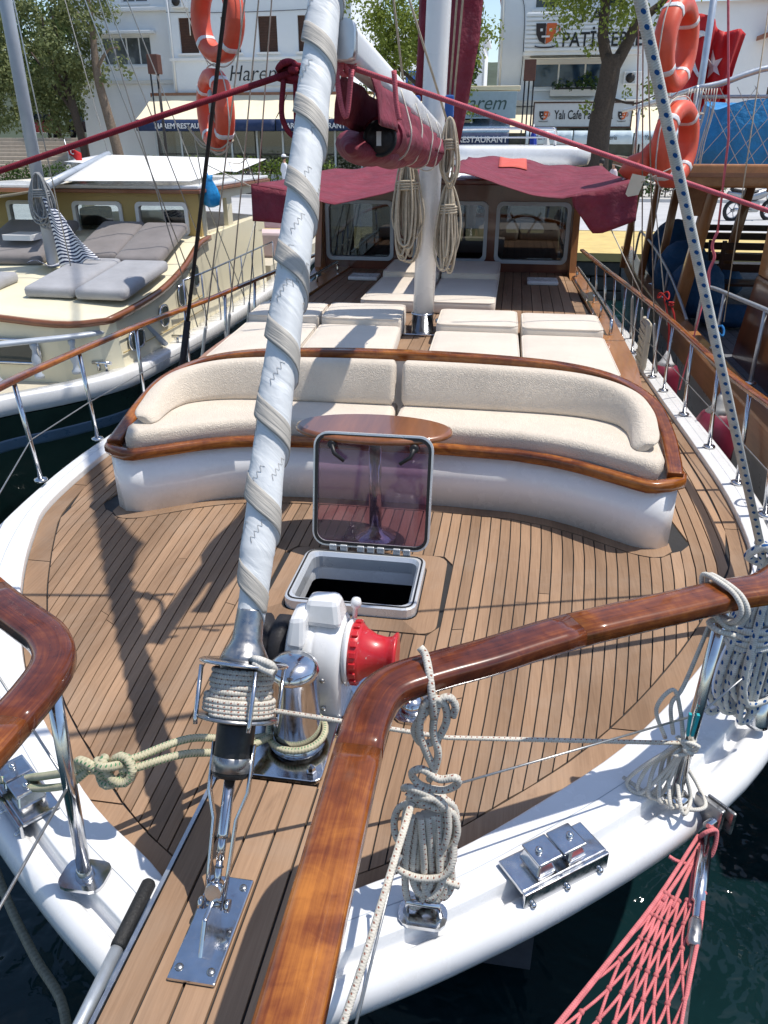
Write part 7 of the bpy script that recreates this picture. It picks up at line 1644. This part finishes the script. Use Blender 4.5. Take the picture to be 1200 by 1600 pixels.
# ================================================================== WOODEN BOAT ON THE RIGHT
RB = thing('wooden_tour_boat', 'varnished wooden tour boat with an upper deck moored on the right', 'boat', None, (4.4, 9, WZ)); RBI = Matrix.Translation((-4.4, -9, -WZ))
def PR(mb, name, mat, parent=None, **k):
    o = mb.build(name, mat, None, **k); o.parent = parent or RB
    if parent is None: o.matrix_parent_inverse = RBI
    return o
RH = [(.8, .0), (1.5, .9), (2.4, 1.45), (3.4, 1.72), (5, 1.86), (8, 1.92), (12, 1.9), (16, 1.7)]; rx = 4.4
RHs = [(p.x, p.y) for p in spl([(a, b, 0) for a, b in RH], 4)]
def rmir(fn): return [[(rx - x, y, z) for x, y, z in fn(y_, h)] for y_, h in reversed(RHs[1:]) for y in (y_,)] + [[(rx + x, y, z) for x, y, z in fn(y_, h)] for y_, h in RHs]
m = MB(); m.rings(rmir(lambda y, h: [(max(0, h - .02), y, -.24), (max(0, h - .10), y, -.9), (max(0, h * .8), y, -1.8)]), False, False, True); PR(m, 'hull', 'grey_hull')
m = MB(); m.rings(rmir(lambda y, h: [(max(0, h - .18), y, -.20), (max(0, h - .18), y, .02), (max(0, h - .16), y, .035), (h + .01, y, .03), (h + .02, y, .01), (h, y, -.25)]), False, False, False); PR(m, 'gunwale', 'iroko')
RDK = None
m = MB()
for (y0, h0), (y1, h1) in zip(RHs, RHs[1:]):
    n0 = len(m.v); m.v += [(rx - max(0, h0 - .17), y0, -.215), (rx + max(0, h0 - .17), y0, -.215), (rx + max(0, h1 - .17), y1, -.215), (rx - max(0, h1 - .17), y1, -.215)]; m.face((n0, n0 + 1, n0 + 2, n0 + 3))
RDK = PR(m, 'deck', 'caulk')
plain('deck_grey', (.16, .17, .19), .7, var=.15, nscale=8, rnd=.1)
for i in range(12): PR(MB().b2(2.72 + i * .11, 2.822 + i * .11, 3.6, 13, -.23, -.205), 'plank', 'deck_grey', RDK)
# deckhouse
m = MB(); m.hexa([(3.0, 3.0, -.22), (5.8, 3.0, -.22), (5.8, 8.6, -.22), (3.0, 8.6, -.22), (3.06, 3.2, .66), (5.74, 3.2, .66), (5.74, 8.5, .66), (3.06, 8.5, .66)]); DH = PR(m, 'deckhouse', 'varnish_red', None, bevel=.03)
m = MB(); facade(m, 0, 5.2, .662, 1.42, 0, .07, [(.2, 1.6, .78, 1.3), (1.8, 3.2, .78, 1.3), (3.4, 4.9, .78, 1.3)]); m.v = [(3.08 + vy, 3.3 + vx, vz) for vx, vy, vz in m.v]; PR(m, 'side_frame', 'iroko', DH)
for a in (3.5, 5.1, 6.7): PR(MB().b2(3.11, 3.118, a, a + 1.45, .77, 1.31), 'pane', 'shop_glass', DH)
m = MB(); facade(m, 3.152, 5.6, .662, 1.42, 8.43, .07, [(3.35, 4.2, .78, 1.3), (4.4, 5.4, .78, 1.3)]); PR(m, 'rear_frame', 'iroko', DH)
PR(MB().b2(3.02, 5.78, 3.2, 8.6, 1.422, 1.47), 'roof', 'iroko', DH, bevel=.01)
# upper deck on slanting posts
m = MB(); m.b2(2.32, 6.4, 8.9, 15.5, 1.50, 1.545); UD = PR(m, 'upper_deck', 'iroko')
PR(MB().b2(2.30, 6.42, 8.86, 8.95, 1.44, 1.66), 'fascia', 'iroko', UD, bevel=.02); PR(MB().b2(2.28, 2.37, 8.96, 15.5, 1.46, 1.62), 'side_fascia', 'iroko', UD, bevel=.02)
PR(MB().b2(2.33, 6.4, 8.835, 8.858, 1.54, 1.58), 'moulding', 'trim_brown', UD)
for a, b, r in (((2.62, 9.9, -.2), (2.80, 9.75, 1.5), .075), ((2.56, 12.5, -.2), (2.66, 12.55, 1.5), .05), ((2.70, 11.9, -.2), (2.82, 11.95, 1.5), .055), ((3.45, 11.5, -.2), (3.66, 11.5, 1.5), .06), ((4.6, 12.5, -.2), (4.7, 12.5, 1.5), .06), ((2.60, 14.8, -.2), (2.7, 14.8, 1.5), .06)):
    PR(MB().tube([a, b], r * 1.3, prof=[(.7, .7), (-.7, .7), (-.7, -.7), (.7, -.7)]), 'post', 'iroko_z', UD, bevel=.008)
PR(MB().hexa([(2.6, 9.72, 1.1), (2.68, 9.72, 1.1), (2.68, 9.84, 1.1), (2.6, 9.84, 1.1), (2.4, 9.72, 1.5), (2.95, 9.72, 1.5), (2.95, 9.84, 1.5), (2.4, 9.84, 1.5)]), 'bracket', 'iroko', UD)
# upper rail
UR = PR(MB().tube(spl([(2.30, 15, 2.30), (2.30, 12, 2.31), (2.30, 9.3, 2.33), (2.33, 9.05, 2.34), (2.5, 9.0, 2.37), (3.4, 9.0, 2.56), (6.3, 9.0, 2.6)], 5), .028, 10), 'upper_rail', 'galv')
m = MB(); m.tube([(2.35, 9.0, 2.26), (6.3, 9.0, 2.26)], .016, 8); PR(m, 'mid_rail', 'galv', UR)
for x, y in ((2.32, 9.03), (4.2, 9.0), (2.3, 11), (2.3, 13)): PR(MB().tube([(x, y, 1.55), (x, y, 2.34)], .022, 8), 'rail_post', 'galv', UR)
# steel side rails
def loop(pts, posts, r=.020):
    o = PR(MB().tube(spl(pts, 5), r, 10), 'side_rail', 'galv')
    for x, y, z in posts: PR(MB().tube([(x, y, .02), (x, y, z)], r * .9, 8), 'rail_post', 'galv', o); PR(MB().lathe([(.05, 0), (.05, .01), (.02, .02)], (x, y, .036), n=12), 'foot', 'steel', o)
loop([(2.62, 8.7, .04), (2.62, 8.66, .40), (2.63, 8.5, .52), (2.66, 7.4, .60), (2.68, 6.4, .66), (2.7, 5.2, .68), (2.72, 4.2, .68)], [(2.64, 7.9, .56), (2.67, 6.7, .64), (2.69, 5.5, .67), (2.72, 4.4, .67)])
loop([(2.6, 13.6, .1), (2.6, 13.4, .52), (2.6, 13.0, .56), (2.6, 11.6, .48), (2.6, 10.4, .34), (2.6, 9.5, .16), (2.62, 9.2, .04)], [(2.6, 12.6, .54), (2.6, 11.6, .48), (2.6, 10.6, .36)], .017)
# benches of dark slats
for k, y in enumerate((10.8, 12.0, 13.2)):
    t = thing('slatted_bench', ['dark slatted bench on the wooden boat, nearest row', 'dark slatted bench on the wooden boat, middle row', 'dark slatted bench on the wooden boat, rear row by the quay'][k], 'bench', 'benches on the wooden boat', (4.2, y, -.2))
    for j in range(4): MB().b2(-1.0, 1.3, -.22 + j * .11, -.13 + j * .11, .40, .43).build('seat_slat', 'bench_dark', t)
    for j in range(3): MB().b2(-1.0, 1.3, .24 + .02 * j, .26 + .02 * j, .52 + j * .13, .61 + j * .13).build('back_slat', 'bench_dark', t)
    for x in (-.9, 1.2):
        MB().b2(x, x + .05, -.2, -.15, 0, .398).build('leg', 'bench_dark', t); MB().b2(x, x + .05, .19, .235, 0, .9).build('leg', 'bench_dark', t)
    m = MB(); m.tube(spl([(-1.05, -.2, .40), (-1.05, -.2, .62), (-1.05, .1, .66), (-1.05, .25, .9)], 4), .02, 8); m.build('armrest', 'lamp_post', t)
def beanbag(lb, c, R, sq=(1, 1, 1.1), seed=1):
    m = MB(); rs = []
    for i in range(11):
        a = pi * i / 10; rs.append([(c[0] + R * sq[0] * (sin(a) ** .8 + .02) * cos(b) * (1 + .1 * mnoise.noise((3 * cos(b), 3 * sin(b) + seed, a * 2))), c[1] + R * sq[1] * (sin(a) ** .8 + .02) * sin(b) * (1 + .1 * mnoise.noise((3 * cos(b), seed + 3 * sin(b), a * 3))), c[2] - R * sq[2] * cos(a) * (1.25 if a > pi / 2 else .8)) for b in [2 * pi * k / 18 for k in range(18)]])
    m.rings(rs); tag(m.build('bean_bag', 'blue_bag'), lb, 'bean bag', 'blue bean bags on the wooden boat')
beanbag('blue bean bag on the wooden boat, nearest and lowest', (2.92, 10.35, .12), .34, (1, 1, 1.0), 1); beanbag('blue bean bag behind the nearest one, leaning on the posts', (2.93, 11.4, .14), .36, (1, 1, 1.15), 2)
beanbag('small dark blue bean bag right of the leaning one', (3.40, 11.2, .12), .26, (1.1, 1, .8), 3); beanbag('top blue bean bag at the back by the slanting posts', (3.0, 12.6, .26), .36, (1, 1, 1.25), 4); beanbag('blue cushion lying on the deck in front of the benches', (3.3, 10.0, -.08), .26, (1.5, .8, .5), 5)
# blue tarpaulin bundle on the upper deck, behind the net
t = thing('tarpaulin_bundle', 'bundle wrapped in bright blue tarpaulin on the upper deck', 'tarpaulin', None, (3.4, 9.8, 1.55)); m = MB()
def tp(a, b):
    ang = 2 * pi * a; ex = .92 * math.copysign(abs(cos(ang)) ** .35, cos(ang)); ey = .45 * math.copysign(abs(sin(ang)) ** .35, sin(ang)); z = b * (.66 + .05 * sin(ang * 3)); k = 1 + .05 * mnoise.noise((ex * 3, ey * 3, b * 4)) - .12 * b * b
    return (ex * k, ey * k, z)
m.grid(tp, 48, 12); m.grid(lambda a, b: Vector(tp(a, 1)) * (1 - b) + Vector((0, 0, .62 + .1 * b)) * b, 48, 4); m.build('cover', 'blue_tarp', t)
# net along the upper rail
t = thing('rail_net', 'pale cord net laced below the upper rail in front of the blue tarpaulin', 'net', None, (2.3, 8.97, 1.6)); m = MB()
for i in range(14):
    x0 = .05 + i * .16
    m.tube(spl([(x0, 0, .72 + .06 * min(1, x0)), (x0 + .16, -.02, .5), (x0 + .36, -.03, .2), (x0 + .5, 0, .0)], 4), .0035, 4); m.tube(spl([(x0 + .5, 0, .74), (x0 + .32, -.03, .45), (x0 + .12, -.02, .18), (x0, 0, .0)], 4), .0035, 4)
m.build('mesh', 'rope_white', t)
m = MB(); r_ = random.Random(4)
for i in range(11):
    x0 = -.10 + i * .026; m.tube(spl([(x0 + .02, -.03, .73), (x0 + .01 + r_.uniform(-.02, .02), -.05, .5), (x0 - .02 + r_.uniform(-.02, .02), -.06, .25), (x0 - .03 + r_.uniform(-.03, .03), -.04, .0 + r_.uniform(-.1, .05))], 4), .006, 5)
m.tube([(-.05 + .14 * cos(a), -.05 + .03 * sin(a), .45 + .01 * a) for a in [.5 * k for k in range(20)]], .006, 5); m.build('gathered_cords', 'rope_white', t)
# Turkish flag on a staff
t = thing('flag', 'large red Turkish flag with white crescent and star above the upper deck', 'flag', None, (2.62, 10.5, 1.55)); MB().tube([(-.02, 0, 0), (.0, 0, .85), (-.01, 0, 2.3)], .038, 10).build('staff', 'galv', t)
def fl(a, b):
    x = -.16 + .66 * a; z = 1.60 - .80 * b - .22 * a * a + .05 * sin(a * 8) - .12 * b * sin(pi * a); return Vector((x * (1 - .22 * b * a), .45 + .11 * sin(a * 13 + b * 2.6) + .04 * sin(a * 29 + b), z))
m = MB(); m.grid(fl, 30, 16); m.build('cloth', 'flag_red', t, solid=.004)
def on(a, b, d=-.02): p = fl(a, b); return p + Vector((0, d, 0))
m = MB(); sp_ = []
for k in range(10):
    r = .17 if k % 2 == 0 else .066; an = pi / 2 + k * pi / 5 + .3; sp_.append(on(.56 + r * cos(an) * .9, .40 - r * sin(an)))
cc = on(.56, .40); b0 = len(m.v); m.v += [tuple(p) for p in sp_] + [tuple(cc)]
for k in range(10): m.face((b0 + k, b0 + (k + 1) % 10, b0 + 10))
m.build('star', 'flag_white', t, solid=.003)
m = MB(); o_r = [(.26 + .20 * cos(a), .45 + .26 * sin(a)) for a in [radians(45 + 270 * k / 24) for k in range(25)]]; i_r = [(.31 + .165 * cos(a), .45 + .21 * sin(a)) for a in [radians(40 + 280 * k / 24) for k in range(25)]]
b0 = len(m.v); m.v += [tuple(on(a, b)) for a, b in o_r] + [tuple(on(a, b)) for a, b in i_r]
for k in range(24): m.face((b0 + k, b0 + k + 1, b0 + 25 + k + 1, b0 + 25 + k))
m.build('crescent', 'flag_white', t, solid=.003)
m = MB(); m.tube([(2.0, 8.9, 3.4), (2.06, 8.85, 1.2), (2.3, 8.6, .1)], .006, 5); tag(m.build('signal_halyard', 'rope_white'), 'white line hanging in front of the right lifebuoys', 'rope')
m = MB(); m.tube([(2.25, 6.7, 3.0), (2.42, 6.9, .5)], .005, 5); tag(m.build('stay_line', 'rope_tan'), 'thin tan stay in front of the wooden boat rail', 'rope')
